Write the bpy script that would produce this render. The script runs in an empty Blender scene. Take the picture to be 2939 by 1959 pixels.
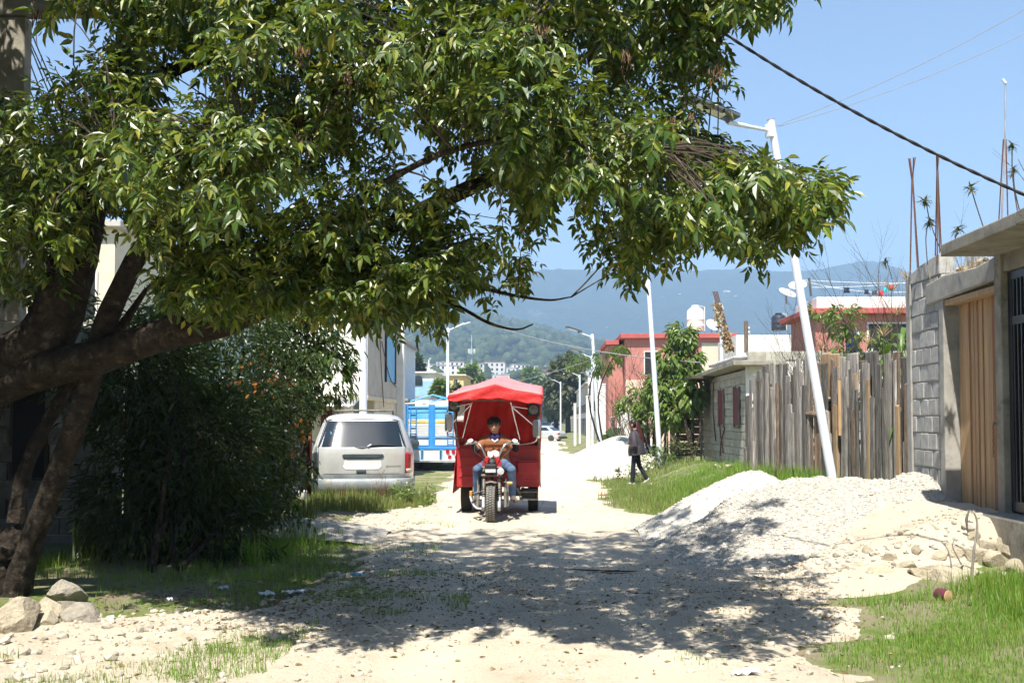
import bpy, math, random
import numpy as np
from mathutils import Vector, Matrix, Euler

random.seed(7)
rng = np.random.default_rng(7)
R = math.radians
scene = bpy.context.scene
C = scene.collection

# ------------------------------------------------------------------ camera
FPX = 2857.0                      # focal length in pixels of the 2939 px wide photograph
PITCH, YAW, CAMZ = R(2.2), math.atan(90.5 / FPX), 1.5
CYP = 1205 - FPX * math.tan(PITCH)
cam_d = bpy.data.cameras.new('camera')
cam_d.sensor_fit = 'HORIZONTAL'
cam_d.sensor_width = 36
cam_d.lens = 36 * FPX / 2939
cam_d.shift_y = (CYP - 979.5) / 2939
cam_d.clip_start, cam_d.clip_end = 0.1, 12000
cam = bpy.data.objects.new('camera', cam_d)
cam.location = (0, 0, CAMZ)
cam.rotation_euler = (math.pi / 2 + PITCH, 0, YAW)
C.objects.link(cam)
scene.camera = cam

# ------------------------------------------------------------------ sky, sun, exposure
SUN_EL, SUN_AZ = R(60), R(12)     # the sun stands behind the camera, a little to its left
world = bpy.data.worlds.new('World')
scene.world = world
world.use_nodes = True
wn = world.node_tree
sky = wn.nodes.new('ShaderNodeTexSky')
sky.sky_type = 'NISHITA'
sky.sun_disc = False
sky.sun_elevation = SUN_EL
sky.sun_rotation = math.pi + SUN_AZ
sky.altitude = 2100
sky.air_density, sky.dust_density, sky.ozone_density = 1.0, 1.0, 0.25
bg = wn.nodes['Background']
wn.links.new(sky.outputs[0], bg.inputs[0])
bg.inputs[1].default_value = 0.107
sun_d = bpy.data.lights.new('sun', 'SUN')
sun_d.energy = 4.6
sun_d.angle = R(0.53)
sun_d.color = (1.0, 0.95, 0.86)
sun = bpy.data.objects.new('sun', sun_d)
sun_dir = Vector((-math.sin(SUN_AZ) * math.cos(SUN_EL), -math.cos(SUN_AZ) * math.cos(SUN_EL), math.sin(SUN_EL)))
sun.rotation_euler = sun_dir.to_track_quat('Z', 'Y').to_euler()
sun.location = (-3, -10, 20)
C.objects.link(sun)
scene.view_settings.view_transform = 'Standard'
scene.view_settings.look = 'None'
scene.view_settings.gamma = 1
scene.view_settings.use_curve_mapping = False
scene.view_settings.exposure = 1.2
scene.cycles.use_denoising = True
scene.cycles.max_bounces = 5
scene.cycles.diffuse_bounces = 3
scene.cycles.glossy_bounces = 3
scene.cycles.transmission_bounces = 3
scene.cycles.adaptive_threshold = 0.03
scene.cycles.volume_bounces = 0
scene.cycles.transparent_max_bounces = 12
scene.cycles.sample_clamp_indirect = 8
scene.cycles.caustics_reflective = False
scene.cycles.caustics_refractive = False

# ------------------------------------------------------------------ pixels of the photograph -> points in the place
CAMR = cam.rotation_euler.to_matrix()
def ray(px, py):
    return CAMR @ Vector(((px - 1469.5) / FPX, (CYP - py) / FPX, -1))
def at(px, py, y):
    d = ray(px, py)
    t = y / d.y
    return Vector((d.x * t, y, CAMZ + d.z * t))

# ------------------------------------------------------------------ noise and terrain
def _hash(ix, iy, s):
    n = (ix.astype(np.int64) * 374761393 + iy.astype(np.int64) * 668265263 + s * 974711) & 0x7fffffff
    n = ((n ^ (n >> 13)) * 1274126177) & 0x7fffffff
    n = n ^ (n >> 16)
    return (n & 0xffff) / 65535.0
def vnoise(x, y, s=0):
    x = np.asarray(x, float); y = np.asarray(y, float)
    ix, iy = np.floor(x), np.floor(y)
    fx, fy = x - ix, y - iy
    fx, fy = fx * fx * (3 - 2 * fx), fy * fy * (3 - 2 * fy)
    a, b = _hash(ix, iy, s), _hash(ix + 1, iy, s)
    c, d = _hash(ix, iy + 1, s), _hash(ix + 1, iy + 1, s)
    return (a * (1 - fx) + b * fx) * (1 - fy) + (c * (1 - fx) + d * fx) * fy - 0.5
def fbm(x, y, o=4, s=0):
    r, a = 0, 1.0
    x = np.asarray(x, float); y = np.asarray(y, float)
    for i in range(o):
        r = r + a * vnoise(x, y, s + i * 17)
        x, y, a = x * 2.03, y * 2.03, a * 0.5
    return r
def sst(a, b, v):
    t = np.clip((np.asarray(v, float) - a) / (b - a), 0, 1)
    return t * t * (3 - 2 * t)
def H(x, y):
    """height of the ground"""
    x = np.asarray(x, float); y = np.asarray(y, float)
    z = -0.45 * sst(15, 40, y)
    z = z + 0.55 * sst(2.1, 4.2, x) * sst(9.05, 9.75, y) * (1 - 0.55 * sst(30, 60, y))
    z = z + 0.14 * sst(1.7, 3.6, x) * (1 - sst(9, 9.6, y))
    z = z + 0.10 * sst(2.2, 4.6, -x) * (1 - sst(15, 18, y))
    z = z - 0.12 * sst(1.9, 2.7, -x) * sst(17.2, 18.6, y) * (1 - sst(25, 30, y))
    fade = 1 - sst(60, 200, y)
    z = z + fade * (0.05 * fbm(x * 0.7, y * 0.7, 3, 3) + 0.028 * fbm(x * 3.1, y * 3.1, 3, 9))
    return z
def Hf(x, y):
    return float(H(x, y))
def gnd(px, py):
    d = ray(px, py)
    lo = 2.0
    t = lo
    while t < 400:
        p = Vector((0, 0, CAMZ)) + d * t
        if p.z <= Hf(p.x, p.y):
            break
        t += 0.02 + t * 0.002
    return p
# ------------------------------------------------------------------ mesh helpers
def link_mesh(name, me, parent=None, mats=()):
    o = bpy.data.objects.new(name, me)
    C.objects.link(o)
    for m in (mats if isinstance(mats, (list, tuple)) else [mats]):
        me.materials.append(m)
    if parent is not None:
        o.parent = parent
    return o
def np_mesh(name, V, polys, mats=(), parent=None, smooth=False, midx=None):
    """polys: list of (M, k) integer arrays"""
    if not isinstance(polys, (list, tuple)):
        polys = [polys]
    me = bpy.data.meshes.new(name)
    V = np.asarray(V, dtype=np.float32)
    me.vertices.add(len(V))
    me.vertices.foreach_set('co', V.ravel())
    loops = np.concatenate([p.ravel() for p in polys]).astype(np.int32)
    tot = np.concatenate([np.full(len(p), p.shape[1]) for p in polys])
    start = np.concatenate([[0], np.cumsum(tot)[:-1]]).astype(np.int32)
    me.loops.add(len(loops))
    me.loops.foreach_set('vertex_index', loops)
    me.polygons.add(len(tot))
    me.polygons.foreach_set('loop_start', start)
    if midx is not None:
        me.polygons.foreach_set('material_index', np.asarray(midx, dtype=np.int32))
    me.polygons.foreach_set('use_smooth', np.full(len(tot), bool(smooth)))
    me.update(calc_edges=True)
    return link_mesh(name, me, parent, mats)
def tag(o, label=None, cat=None, group=None, kind=None):
    if label: o['label'] = label
    if cat: o['category'] = cat
    if group: o['group'] = group
    if kind: o['kind'] = kind
    return o
def thing(name, label, cat, loc=(0, 0, 0), rz=0.0, group=None):
    o = bpy.data.objects.new(name, None)
    o.empty_display_size = 0.1
    C.objects.link(o)
    o.location = loc
    o.rotation_euler = (0, 0, rz)
    return tag(o, label, cat, group)
def copy_tree(o, parent=None):
    c = o.copy()
    C.objects.link(c)
    c.parent = parent
    for ch in list(o.children):
        copy_tree(ch, c)
    return c

class MB:
    def __init__(self):
        self.v, self.f, self.m = [], [], []
        self.mi = 0
    def add(self, vs, fs):
        n = len(self.v)
        self.v += [tuple(p) for p in vs]
        self.f += [tuple(i + n for i in f) for f in fs]
        self.m += [self.mi] * len(fs)
        return self
    def box(self, c, s, rot=None):
        hx, hy, hz = s[0] / 2, s[1] / 2, s[2] / 2
        vs = [Vector((x, y, z)) for x in (-hx, hx) for y in (-hy, hy) for z in (-hz, hz)]
        if rot is not None:
            vs = [rot @ p for p in vs]
        c = Vector(c)
        return self.add([p + c for p in vs], [(0, 1, 3, 2), (4, 6, 7, 5), (0, 4, 5, 1), (2, 3, 7, 6), (0, 2, 6, 4), (1, 5, 7, 3)])
    def bb(self, x0, x1, y0, y1, z0, z1):
        return self.box(((x0 + x1) / 2, (y0 + y1) / 2, (z0 + z1) / 2), (abs(x1 - x0), abs(y1 - y0), abs(z1 - z0)))
    def tube(self, pts, r, n=8, caps=True):
        pts = [Vector(p) for p in pts]
        if not hasattr(r, '__len__'):
            r = [r] * len(pts)
        t0 = (pts[1] - pts[0]).normalized()
        u = t0.orthogonal().normalized()
        vs, fs = [], []
        for i, p in enumerate(pts):
            t = (pts[min(i + 1, len(pts) - 1)] - pts[max(i - 1, 0)])
            if t.length < 1e-9: t = t0
            t = t.normalized()
            u = (u - t * u.dot(t))
            u = u.normalized() if u.length > 1e-6 else t.orthogonal().normalized()
            w = t.cross(u)
            for k in range(n):
                a = 2 * math.pi * k / n
                vs.append(p + (u * math.cos(a) + w * math.sin(a)) * r[i])
        for i in range(len(pts) - 1):
            for k in range(n):
                fs.append((i * n + k, i * n + (k + 1) % n, (i + 1) * n + (k + 1) % n, (i + 1) * n + k))
        if caps:
            fs.append(tuple(range(n - 1, -1, -1)))
            fs.append(tuple((len(pts) - 1) * n + k for k in range(n)))
        return self.add(vs, fs)
    def lathe(self, prof, n=16, c=(0, 0, 0), rot=None):
        """prof: (radius, height) pairs along local z"""
        c = Vector(c)
        vs, fs = [], []
        for (r, z) in prof:
            for k in range(n):
                a = 2 * math.pi * k / n
                p = Vector((r * math.cos(a), r * math.sin(a), z))
                vs.append((rot @ p if rot is not None else p) + c)
        for i in range(len(prof) - 1):
            for k in range(n):
                fs.append((i * n + k, i * n + (k + 1) % n, (i + 1) * n + (k + 1) % n, (i + 1) * n + k))
        if prof[0][0] > 1e-5: fs.append(tuple(range(n - 1, -1, -1)))
        if prof[-1][0] > 1e-5: fs.append(tuple((len(prof) - 1) * n + k for k in range(n)))
        return self.add(vs, fs)
    def prism(self, poly, axis, a, b):
        """poly of 2-D points extruded along axis ('x': poly is (y,z); 'y': (x,z); 'z': (x,y)) from a to b"""
        def p3(q, t):
            return {'x': (t, q[0], q[1]), 'y': (q[0], t, q[1]), 'z': (q[0], q[1], t)}[axis]
        n = len(poly)
        vs = [p3(q, a) for q in poly] + [p3(q, b) for q in poly]
        fs = [(k, (k + 1) % n, n + (k + 1) % n, n + k) for k in range(n)]
        fs += [tuple(range(n - 1, -1, -1)), tuple(range(n, 2 * n))]
        return self.add(vs, fs)
    def grid(self, P):
        """P: rows of 3-D points"""
        nr, nc = len(P), len(P[0])
        fs = [(i * nc + j, i * nc + j + 1, (i + 1) * nc + j + 1, (i + 1) * nc + j) for i in range(nr - 1) for j in range(nc - 1)]
        return self.add([p for row in P for p in row], fs)
    def build(self, name, mat, parent=None, smooth=False, bevel=0, sharp=None, solid=0, off=None):
        """off: subtract this origin (the parent's world place) when the shape was laid out in world space"""
        me = bpy.data.meshes.new(name)
        v = self.v
        if off is not None:
            v = [(p[0] - off[0], p[1] - off[1], p[2] - off[2]) for p in v]
        me.from_pydata(v, [], self.f)
        o = link_mesh(name, me, parent, mat)
        if self.mi or any(self.m):
            me.polygons.foreach_set('material_index', np.asarray(self.m, dtype=np.int32))
        fix_normals(me)
        if smooth:
            me.polygons.foreach_set('use_smooth', np.ones(len(me.polygons), bool))
            me.set_sharp_from_angle(angle=sharp if sharp is not None else R(40))
        if solid:
            md = o.modifiers.new('solid', 'SOLIDIFY'); md.thickness = solid; md.offset = 0
        if bevel:
            md = o.modifiers.new('bevel', 'BEVEL'); md.width = bevel; md.segments = 2; md.limit_method = 'ANGLE'
        return o
import bmesh
def fix_normals(me):
    bm = bmesh.new(); bm.from_mesh(me)
    bmesh.ops.recalc_face_normals(bm, faces=bm.faces)
    bm.to_mesh(me); bm.free()
def rotx(a): return Matrix.Rotation(a, 3, 'X')
def roty(a): return Matrix.Rotation(a, 3, 'Y')
def rotz(a): return Matrix.Rotation(a, 3, 'Z')
def smooth_path(pts, n=6):
    """Catmull-Rom through the points"""
    pts = [Vector(p) for p in pts]
    P = [pts[0] * 2 - pts[1]] + pts + [pts[-1] * 2 - pts[-2]]
    out = []
    for i in range(1, len(P) - 2):
        for k in range(n):
            t = k / n
            out.append(0.5 * ((2 * P[i]) + (P[i + 1] - P[i - 1]) * t + (2 * P[i - 1] - 5 * P[i] + 4 * P[i + 1] - P[i + 2]) * t * t
                              + (3 * P[i] - P[i - 1] - 3 * P[i + 1] + P[i + 2]) * t ** 3))
    out.append(pts[-1])
    return out
def lerp_list(vals, m):
    xs = np.linspace(0, len(vals) - 1, m)
    return list(np.interp(xs, range(len(vals)), vals))

# ------------------------------------------------------------------ leaves, blades and stones (many at once)
def unit(a):
    return a / np.maximum(np.linalg.norm(a, axis=1, keepdims=True), 1e-9)
LEAF_T = np.array([(0, 0, 0), (-.5, .30, .06), (0, .30, -.05), (.5, .30, .06), (-.40, .62, .0), (0, .62, -.10), (.40, .62, .0), (0, 1, -.22)])
LEAF_Q = np.array([(1, 2, 5, 4), (2, 3, 6, 5)])
LEAF_3 = np.array([(0, 2, 1), (0, 3, 2), (4, 5, 7), (5, 6, 7)])
BLADE_T = np.array([(-.5, 0, 0), (.5, 0, 0), (-.36, .5, -.06), (.36, .5, -.06), (0, 1, -.28)])
BLADE_Q = np.array([(0, 1, 3, 2)])
BLADE_3 = np.array([(2, 3, 4)])
def leaf_arrays(P, D, N, L, Wd, T=LEAF_T, Q=LEAF_Q, T3=LEAF_3):
    D = unit(D)
    S = unit(np.cross(D, N))
    Nn = np.cross(S, D)
    n, k = len(P), len(T)
    V = (P[:, None, :] + S[:, None, :] * (T[None, :, 0, None] * Wd[:, None, None]) + D[:, None, :] * (T[None, :, 1, None] * L[:, None, None])
         + Nn[:, None, :] * (T[None, :, 2, None] * L[:, None, None]))
    b = (np.arange(n) * k)[:, None, None]
    return V.reshape(-1, 3), (Q[None] + b).reshape(-1, Q.shape[1]), (T3[None] + b).reshape(-1, 3)
def leaves(name, P, D, N, L, Wd, mat, parent=None, T=LEAF_T, Q=LEAF_Q, T3=LEAF_3):
    V, q, t = leaf_arrays(P, D, N, L, Wd, T, Q, T3)
    return np_mesh(name, V, [q, t], mat, parent)
def blades(name, x, y, h, w, mat, parent=None, lean=0.45, zf=H):
    n = len(x)
    P = np.stack([x, y, zf(x, y) - 0.012], 1)
    a = rng.uniform(0, 2 * math.pi, n)
    l = np.abs(rng.normal(0, lean, n))
    D = np.stack([np.cos(a) * l, np.sin(a) * l, np.ones(n)], 1)
    N = np.stack([np.cos(a) * -1, np.sin(a) * -1, l], 1) + rng.normal(0, .3, (n, 3))
    return leaves(name, P, D, -N, h, w, mat, parent, BLADE_T, BLADE_Q, BLADE_3)
_ph = (1 + 5 ** .5) / 2
ICO_V = np.array([(-1, _ph, 0), (1, _ph, 0), (-1, -_ph, 0), (1, -_ph, 0), (0, -1, _ph), (0, 1, _ph), (0, -1, -_ph), (0, 1, -_ph), (_ph, 0, -1), (_ph, 0, 1), (-_ph, 0, -1), (-_ph, 0, 1)]) / math.sqrt(1 + _ph * _ph)
ICO_F = np.array([(0, 11, 5), (0, 5, 1), (0, 1, 7), (0, 7, 10), (0, 10, 11), (1, 5, 9), (5, 11, 4), (11, 10, 2), (10, 7, 6), (7, 1, 8), (3, 9, 4), (3, 4, 2), (3, 2, 6), (3, 6, 8), (3, 8, 9), (4, 9, 5), (2, 4, 11), (6, 2, 10), (8, 6, 7), (9, 8, 1)])
def stones(name, P, s, mat, parent=None, flat=0.6, jit=0.25):
    n = len(P)
    q = unit(rng.normal(0, 1, (n, 4)))
    w, x, y, z = q.T
    Rm = np.stack([1 - 2 * (y * y + z * z), 2 * (x * y - z * w), 2 * (x * z + y * w), 2 * (x * y + z * w), 1 - 2 * (x * x + z * z), 2 * (y * z - x * w),
                   2 * (x * z - y * w), 2 * (y * z + x * w), 1 - 2 * (x * x + y * y)], 1).reshape(n, 3, 3)
    V = ICO_V[None] * (1 + rng.uniform(-jit, jit, (n, 12, 1)))
    V = V * rng.uniform(0.6, 1.15, (n, 1, 3))
    V = np.einsum('nij,nkj->nki', Rm, V)
    V[:, :, 2] *= flat
    V = V * s[:, None, None] + P[:, None, :]
    F = ICO_F[None] + (np.arange(n) * 12)[:, None, None]
    return np_mesh(name, V.reshape(-1, 3), F.reshape(-1, 3), mat, parent)
def ico_sphere(sub):
    v = [Vector(p) for p in ICO_V]; f = [tuple(t) for t in ICO_F]
    for _ in range(sub):
        cache, nf = {}, []
        def mid(a, b):
            k = (min(a, b), max(a, b))
            if k not in cache:
                v.append(((v[a] + v[b]) / 2).normalized()); cache[k] = len(v) - 1
            return cache[k]
        for a, b, c in f:
            ab, bc, ca = mid(a, b), mid(b, c), mid(c, a)
            nf += [(a, ab, ca), (b, bc, ab), (c, ca, bc), (ab, bc, ca)]
        f = nf
    return np.array([tuple(p) for p in v]), np.array(f)
SPH2 = ico_sphere(2)
SPH3 = ico_sphere(3)
def rock_mesh(name, seed, angular=0.28):
    r = np.random.default_rng(seed)
    V, F = SPH3[0].copy(), SPH3[1]
    for _ in range(14):                              # planes that cut the ball into facets
        n = r.normal(0, 1, 3); n /= np.linalg.norm(n)
        d = r.uniform(0.48, 0.82)
        k = V @ n
        over = np.maximum(k - d, 0)
        V = V - over[:, None] * n * 0.97
    V = V + r.normal(0, 0.006, V.shape)
    V *= np.array([r.uniform(.8, 1.2), r.uniform(.75, 1.05), r.uniform(.6, .85)])
    me = bpy.data.meshes.new(name)
    me.from_pydata(V.tolist(), [], F.tolist())
    return me
def rock(name, me, loc, s, mat, label, group, cat='rock'):
    o = bpy.data.objects.new(name, me)
    C.objects.link(o)
    if not me.materials: me.materials.append(mat)
    o.location = loc
    o.scale = (s, s, s)
    o.rotation_euler = (random.uniform(-.4, .4), random.uniform(-.4, .4), random.uniform(0, 6.28))
    return tag(o, label, cat, group)
# ------------------------------------------------------------------ materials
def _mat(name):
    m = bpy.data.materials.new(name)
    m.use_nodes = True
    nt = m.node_tree
    return m, nt, nt.nodes['Principled BSDF']
def _coord(nt, stretch=None, kind='Object', orand=True):
    tc = nt.nodes.new('ShaderNodeTexCoord')
    out = tc.outputs[kind]
    if orand:
        oi = nt.nodes.new('ShaderNodeObjectInfo')
        mu = nt.nodes.new('ShaderNodeMath'); mu.operation = 'MULTIPLY'; mu.inputs[1].default_value = 41.0
        nt.links.new(oi.outputs['Random'], mu.inputs[0])
        ad = nt.nodes.new('ShaderNodeVectorMath'); ad.operation = 'ADD'
        nt.links.new(out, ad.inputs[0]); nt.links.new(mu.outputs[0], ad.inputs[1])
        out = ad.outputs[0]
    if stretch:
        mp = nt.nodes.new('ShaderNodeVectorMath'); mp.operation = 'MULTIPLY'
        mp.inputs[1].default_value = stretch
        nt.links.new(out, mp.inputs[0]); out = mp.outputs[0]
    return out
def _noise(nt, vec, scale, detail=6, rough=0.6):
    n = nt.nodes.new('ShaderNodeTexNoise')
    n.inputs['Scale'].default_value = scale
    n.inputs['Detail'].default_value = detail
    n.inputs['Roughness'].default_value = rough
    nt.links.new(vec, n.inputs['Vector'])
    return n.outputs['Fac']
def _ramp(nt, fac, stops):
    r = nt.nodes.new('ShaderNodeValToRGB')
    e = r.color_ramp.elements
    while len(e) < len(stops): e.new(0.5)
    for el, (p, c) in zip(e, stops):
        el.position = p
        el.color = (*c, 1)
    nt.links.new(fac, r.inputs['Fac'])
    return r.outputs['Color']
def _mixc(nt, fac, a, b, mode='MIX'):
    m = nt.nodes.new('ShaderNodeMix'); m.data_type = 'RGBA'; m.blend_type = mode
    def put(s, v):
        if isinstance(v, (int, float)): s.default_value = v
        elif isinstance(v, tuple): s.default_value = (*v, 1)
        else: nt.links.new(v, s)
    put(m.inputs['Factor'], fac); put(m.inputs['A'], a); put(m.inputs['B'], b)
    return m.outputs['Result']
def _bump(nt, h, strength, dist, bsdf):
    b = nt.nodes.new('ShaderNodeBump')
    b.inputs['Strength'].default_value = strength
    b.inputs['Distance'].default_value = dist
    nt.links.new(h, b.inputs['Height'])
    nt.links.new(b.outputs[0], bsdf.inputs['Normal'])
def _vary(nt, col, amount, src='object'):
    """brightness of each object (or island) differs a little"""
    if src == 'object':
        i = nt.nodes.new('ShaderNodeObjectInfo').outputs['Random']
    else:
        i = nt.nodes.new('ShaderNodeNewGeometry').outputs['Random Per Island']
    mr = nt.nodes.new('ShaderNodeMapRange')
    mr.inputs['To Min'].default_value = 1 - amount
    mr.inputs['To Max'].default_value = 1 + amount
    nt.links.new(i, mr.inputs['Value'])
    vm = nt.nodes.new('ShaderNodeVectorMath'); vm.operation = 'SCALE'
    nt.links.new(col, vm.inputs[0]); nt.links.new(mr.outputs[0], vm.inputs['Scale'])
    return vm.outputs[0]
def pm(name, c1, c2=None, scale=6, rough=.8, metal=0., bump=0., bscale=40, bdist=.01, spec=.3, stretch=None, lo=.35, hi=.65,
       vary=0., vsrc='object', orand=True, coat=0., c3=None, s3=2.0, l3=.55, h3=.7):
    m, nt, b = _mat(name)
    c2 = c2 or tuple(x * .8 for x in c1)
    v = _coord(nt, stretch, orand=orand)
    col = _ramp(nt, _noise(nt, v, scale), [(lo, c1), (hi, c2)])
    if c3:
        fac = _ramp(nt, _noise(nt, v, s3, 8, .7), [(l3, (0, 0, 0)), (h3, (1, 1, 1))])
        col = _mixc(nt, fac, col, c3)
    if vary:
        col = _vary(nt, col, vary, vsrc)
    nt.links.new(col, b.inputs['Base Color'])
    b.inputs['Roughness'].default_value = rough
    b.inputs['Metallic'].default_value = metal
    b.inputs['Specular IOR Level'].default_value = spec
    b.inputs['Coat Weight'].default_value = coat
    if bump:
        _bump(nt, _noise(nt, v, bscale, 8, .65), bump, bdist, b)
    return m
def leafmat(name, cols, rough=.42, trans=.35, tcol=(.22, .30, .04), spec=.45):
    m, nt, b = _mat(name)
    i = nt.nodes.new('ShaderNodeNewGeometry').outputs['Random Per Island']
    n = len(cols)
    col = _ramp(nt, i, [(k / max(n - 1, 1), c) for k, c in enumerate(cols)])
    nt.links.new(col, b.inputs['Base Color'])
    b.inputs['Roughness'].default_value = rough
    b.inputs['Specular IOR Level'].default_value = spec
    t = nt.nodes.new('ShaderNodeBsdfTranslucent')
    tc = _mixc(nt, 0.6, col, tcol)
    nt.links.new(tc, t.inputs['Color'])
    mx = nt.nodes.new('ShaderNodeMixShader')
    mx.inputs[0].default_value = trans
    nt.links.new(b.outputs[0], mx.inputs[1]); nt.links.new(t.outputs[0], mx.inputs[2])
    nt.links.new(mx.outputs[0], nt.nodes['Material Output'].inputs['Surface'])
    return m

M = {}
M['bark'] = pm('bark', (.052, .041, .030), (.020, .016, .013), 14, .95, bump=1, bscale=17, bdist=.06, spec=.12, c3=(.11, .09, .065), s3=9, l3=.56, h3=.66)
M['twig'] = pm('twig', (.10, .075, .05), (.05, .04, .028), 12, .9)
M['ash_leaf'] = leafmat('ash_leaf', [(.011, .034, .004), (.050, .100, .009), (.135, .190, .018), (.016, .044, .005), (.29, .27, .036), (.032, .074, .007), (.125, .175, .016), (.012, .038, .004), (.060, .112, .010), (.19, .225, .024), (.014, .040, .004)], rough=.40, trans=.19, tcol=(.32, .42, .012), spec=.6)
M['seed'] = pm('seed', (.20, .12, .06), (.10, .055, .03), 30, .8, vary=.3, vsrc='island')
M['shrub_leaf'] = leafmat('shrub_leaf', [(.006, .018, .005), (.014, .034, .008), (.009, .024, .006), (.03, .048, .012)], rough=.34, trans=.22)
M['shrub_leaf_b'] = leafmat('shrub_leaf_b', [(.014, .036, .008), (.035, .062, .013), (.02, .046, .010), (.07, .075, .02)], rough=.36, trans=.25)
M['laurel_leaf'] = leafmat('laurel_leaf', [(.016, .045, .010), (.04, .08, .016), (.07, .115, .024), (.022, .056, .012), (.12, .14, .035)], rough=.32, trans=.25)
M['light_leaf'] = leafmat('light_leaf', [(.08, .15, .028), (.15, .22, .045), (.10, .18, .034), (.22, .23, .07)], rough=.35, trans=.3)
M['dull_leaf'] = leafmat('dull_leaf', [(.035, .055, .02), (.07, .085, .03), (.10, .085, .04)], rough=.6, trans=.2)
M['corn_leaf'] = leafmat('corn_leaf', [(.06, .13, .02), (.10, .17, .03), (.05, .11, .02)], rough=.38, trans=.3)
M['dry'] = leafmat('dry', [(.34, .24, .12), (.45, .35, .19), (.25, .16, .09)], rough=.8, trans=.25, tcol=(.5, .35, .15))
M['litter'] = leafmat('litter', [(.13, .075, .03), (.26, .16, .05), (.07, .042, .02), (.10, .06, .03), (.30, .23, .08), (.08, .05, .025), (.20, .20, .05)], rough=.75, trans=.05)  # leaf litter tones, darkened further to deepen the shade on the road
M['orange_flower'] = leafmat('orange_flower', [(.36, .10, .012), (.40, .16, .02), (.28, .06, .012)], rough=.7, trans=.3, tcol=(.7, .25, .02))
M['yellow_flower'] = leafmat('yellow_flower', [(.45, .36, .06), (.55, .42, .10), (.35, .30, .05)], rough=.7, trans=.2)
M['grass'] = leafmat('grass', [(.085, .215, .016), (.13, .285, .024), (.21, .31, .05), (.10, .24, .018), (.29, .29, .09), (.12, .27, .022)], rough=.5, trans=.35, tcol=(.30, .44, .05))
M['grass_dry'] = leafmat('grass_dry', [(.15, .22, .04), (.24, .26, .08), (.11, .19, .03), (.34, .30, .13)], rough=.55, trans=.3)
M['concrete'] = pm('concrete', (.36, .345, .31), (.26, .25, .225), 5, .92, bump=.35, bscale=60, c3=(.20, .19, .165), s3=2.2)
M['old_concrete'] = pm('old_concrete', (.34, .315, .26), (.22, .20, .16), 4, .95, bump=.5, bscale=45, c3=(.10, .09, .075), s3=2.6, l3=.52, h3=.72)
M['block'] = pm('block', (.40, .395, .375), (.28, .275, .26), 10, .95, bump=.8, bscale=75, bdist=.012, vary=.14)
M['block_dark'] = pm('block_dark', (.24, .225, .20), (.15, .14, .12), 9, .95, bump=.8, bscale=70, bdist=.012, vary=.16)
M['block_pale'] = pm('block_pale', (.42, .405, .34), (.33, .31, .25), 6, .95, bump=.5, bscale=60, vary=.10, c3=(.20, .18, .13), s3=1.2, l3=.5, h3=.75)
M['mortar'] = pm('mortar', (.46, .45, .42), (.34, .33, .30), 14, .95, bump=.7, bscale=60, bdist=.012)
M['white_wall'] = pm('white_wall', (.74, .72, .67), (.66, .63, .57), 3, .85, bump=.12, bscale=30, c3=(.44, .40, .34), s3=1.3, l3=.56, h3=.74)
M['cream_wall'] = pm('cream_wall', (.62, .55, .42), (.54, .47, .35), 3, .85, bump=.12, bscale=30)
M['grey_wall'] = pm('grey_wall', (.46, .43, .39), (.38, .35, .31), 2.2, .9, bump=.2, bscale=30, c3=(.20, .17, .14), s3=1.6, l3=.56, h3=.75)
M['teal_wall'] = pm('teal_wall', (.33, .44, .42), (.28, .38, .37), 3, .85)
M['pink_wall'] = pm('pink_wall', (.47, .20, .16), (.41, .165, .135), 1.2, .88, bump=.1, bscale=20, c3=(.34, .16, .13), s3=.8, l3=.52, h3=.72)
M['pink_trim'] = pm('pink_trim', (.42, .105, .09), (.36, .085, .075), 2, .8)
M['peach_wall'] = pm('peach_wall', (.70, .50, .38), (.62, .43, .33), 2, .85)
M['blue_wall'] = pm('blue_wall', (.30, .48, .58), (.26, .42, .52), 2, .85)
M['yellow_wall'] = pm('yellow_wall', (.66, .50, .24), (.60, .45, .20), 2, .85)
M['dark_open'] = pm('dark_open', (.02, .02, .022), (.012, .012, .014), 3, .6)
M['van_glass'] = pm('van_glass', (.012, .018, .026), (.018, .026, .036), 1.5, .13, spec=.4)
M['glass_dark'] = pm('glass_dark', (.012, .018, .026), (.018, .026, .036), 1.5, .08, spec=.7)
M['old_wood'] = pm('old_wood', (.28, .255, .225), (.10, .09, .08), 5, .9, bump=.8, bscale=30, bdist=.008, stretch=(9, 9, .6), vary=.62, c3=(.50, .48, .44), s3=3, l3=.55, h3=.72)
M['tan_wood'] = pm('tan_wood', (.40, .28, .165), (.26, .17, .095), 5, .85, bump=.6, bscale=30, bdist=.006, stretch=(9, 9, .6), vary=.25)
M['bark_wood'] = pm('bark_wood', (.10, .07, .05), (.20, .15, .115), 7, .95, bump=1, bscale=24, bdist=.015, stretch=(5, 5, .9), vary=.3)
M['gate_wood'] = pm('gate_wood', (.50, .33, .18), (.36, .225, .115), 4, .75, bump=.35, bscale=30, bdist=.004, stretch=(10, 10, .45), vary=.14)
M['gate_wood_red'] = pm('gate_wood_red', (.30, .14, .06), (.20, .09, .04), 4, .7, bump=.3, bscale=30, bdist=.004, stretch=(10, 10, .45))
M['dark_plank'] = pm('dark_plank', (.10, .075, .055), (.05, .04, .03), 5, .9, bump=.6, bscale=30, stretch=(9, 9, .6), vary=.3)
M['black_metal'] = pm('black_metal', (.022, .024, .03), (.035, .037, .042), 6, .35, .4, spec=.5)
M['pole_white'] = pm('pole_white', (.72, .76, .82), (.64, .68, .74), 4, .42, .1, spec=.5)
M['rust'] = pm('rust', (.19, .085, .05), (.10, .05, .035), 20, .85, .3)
M['cable'] = pm('cable', (.018, .018, .02), None, 20, .6)
M['wire_grey'] = pm('wire_grey', (.30, .30, .30), None, 20, .6)
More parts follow.
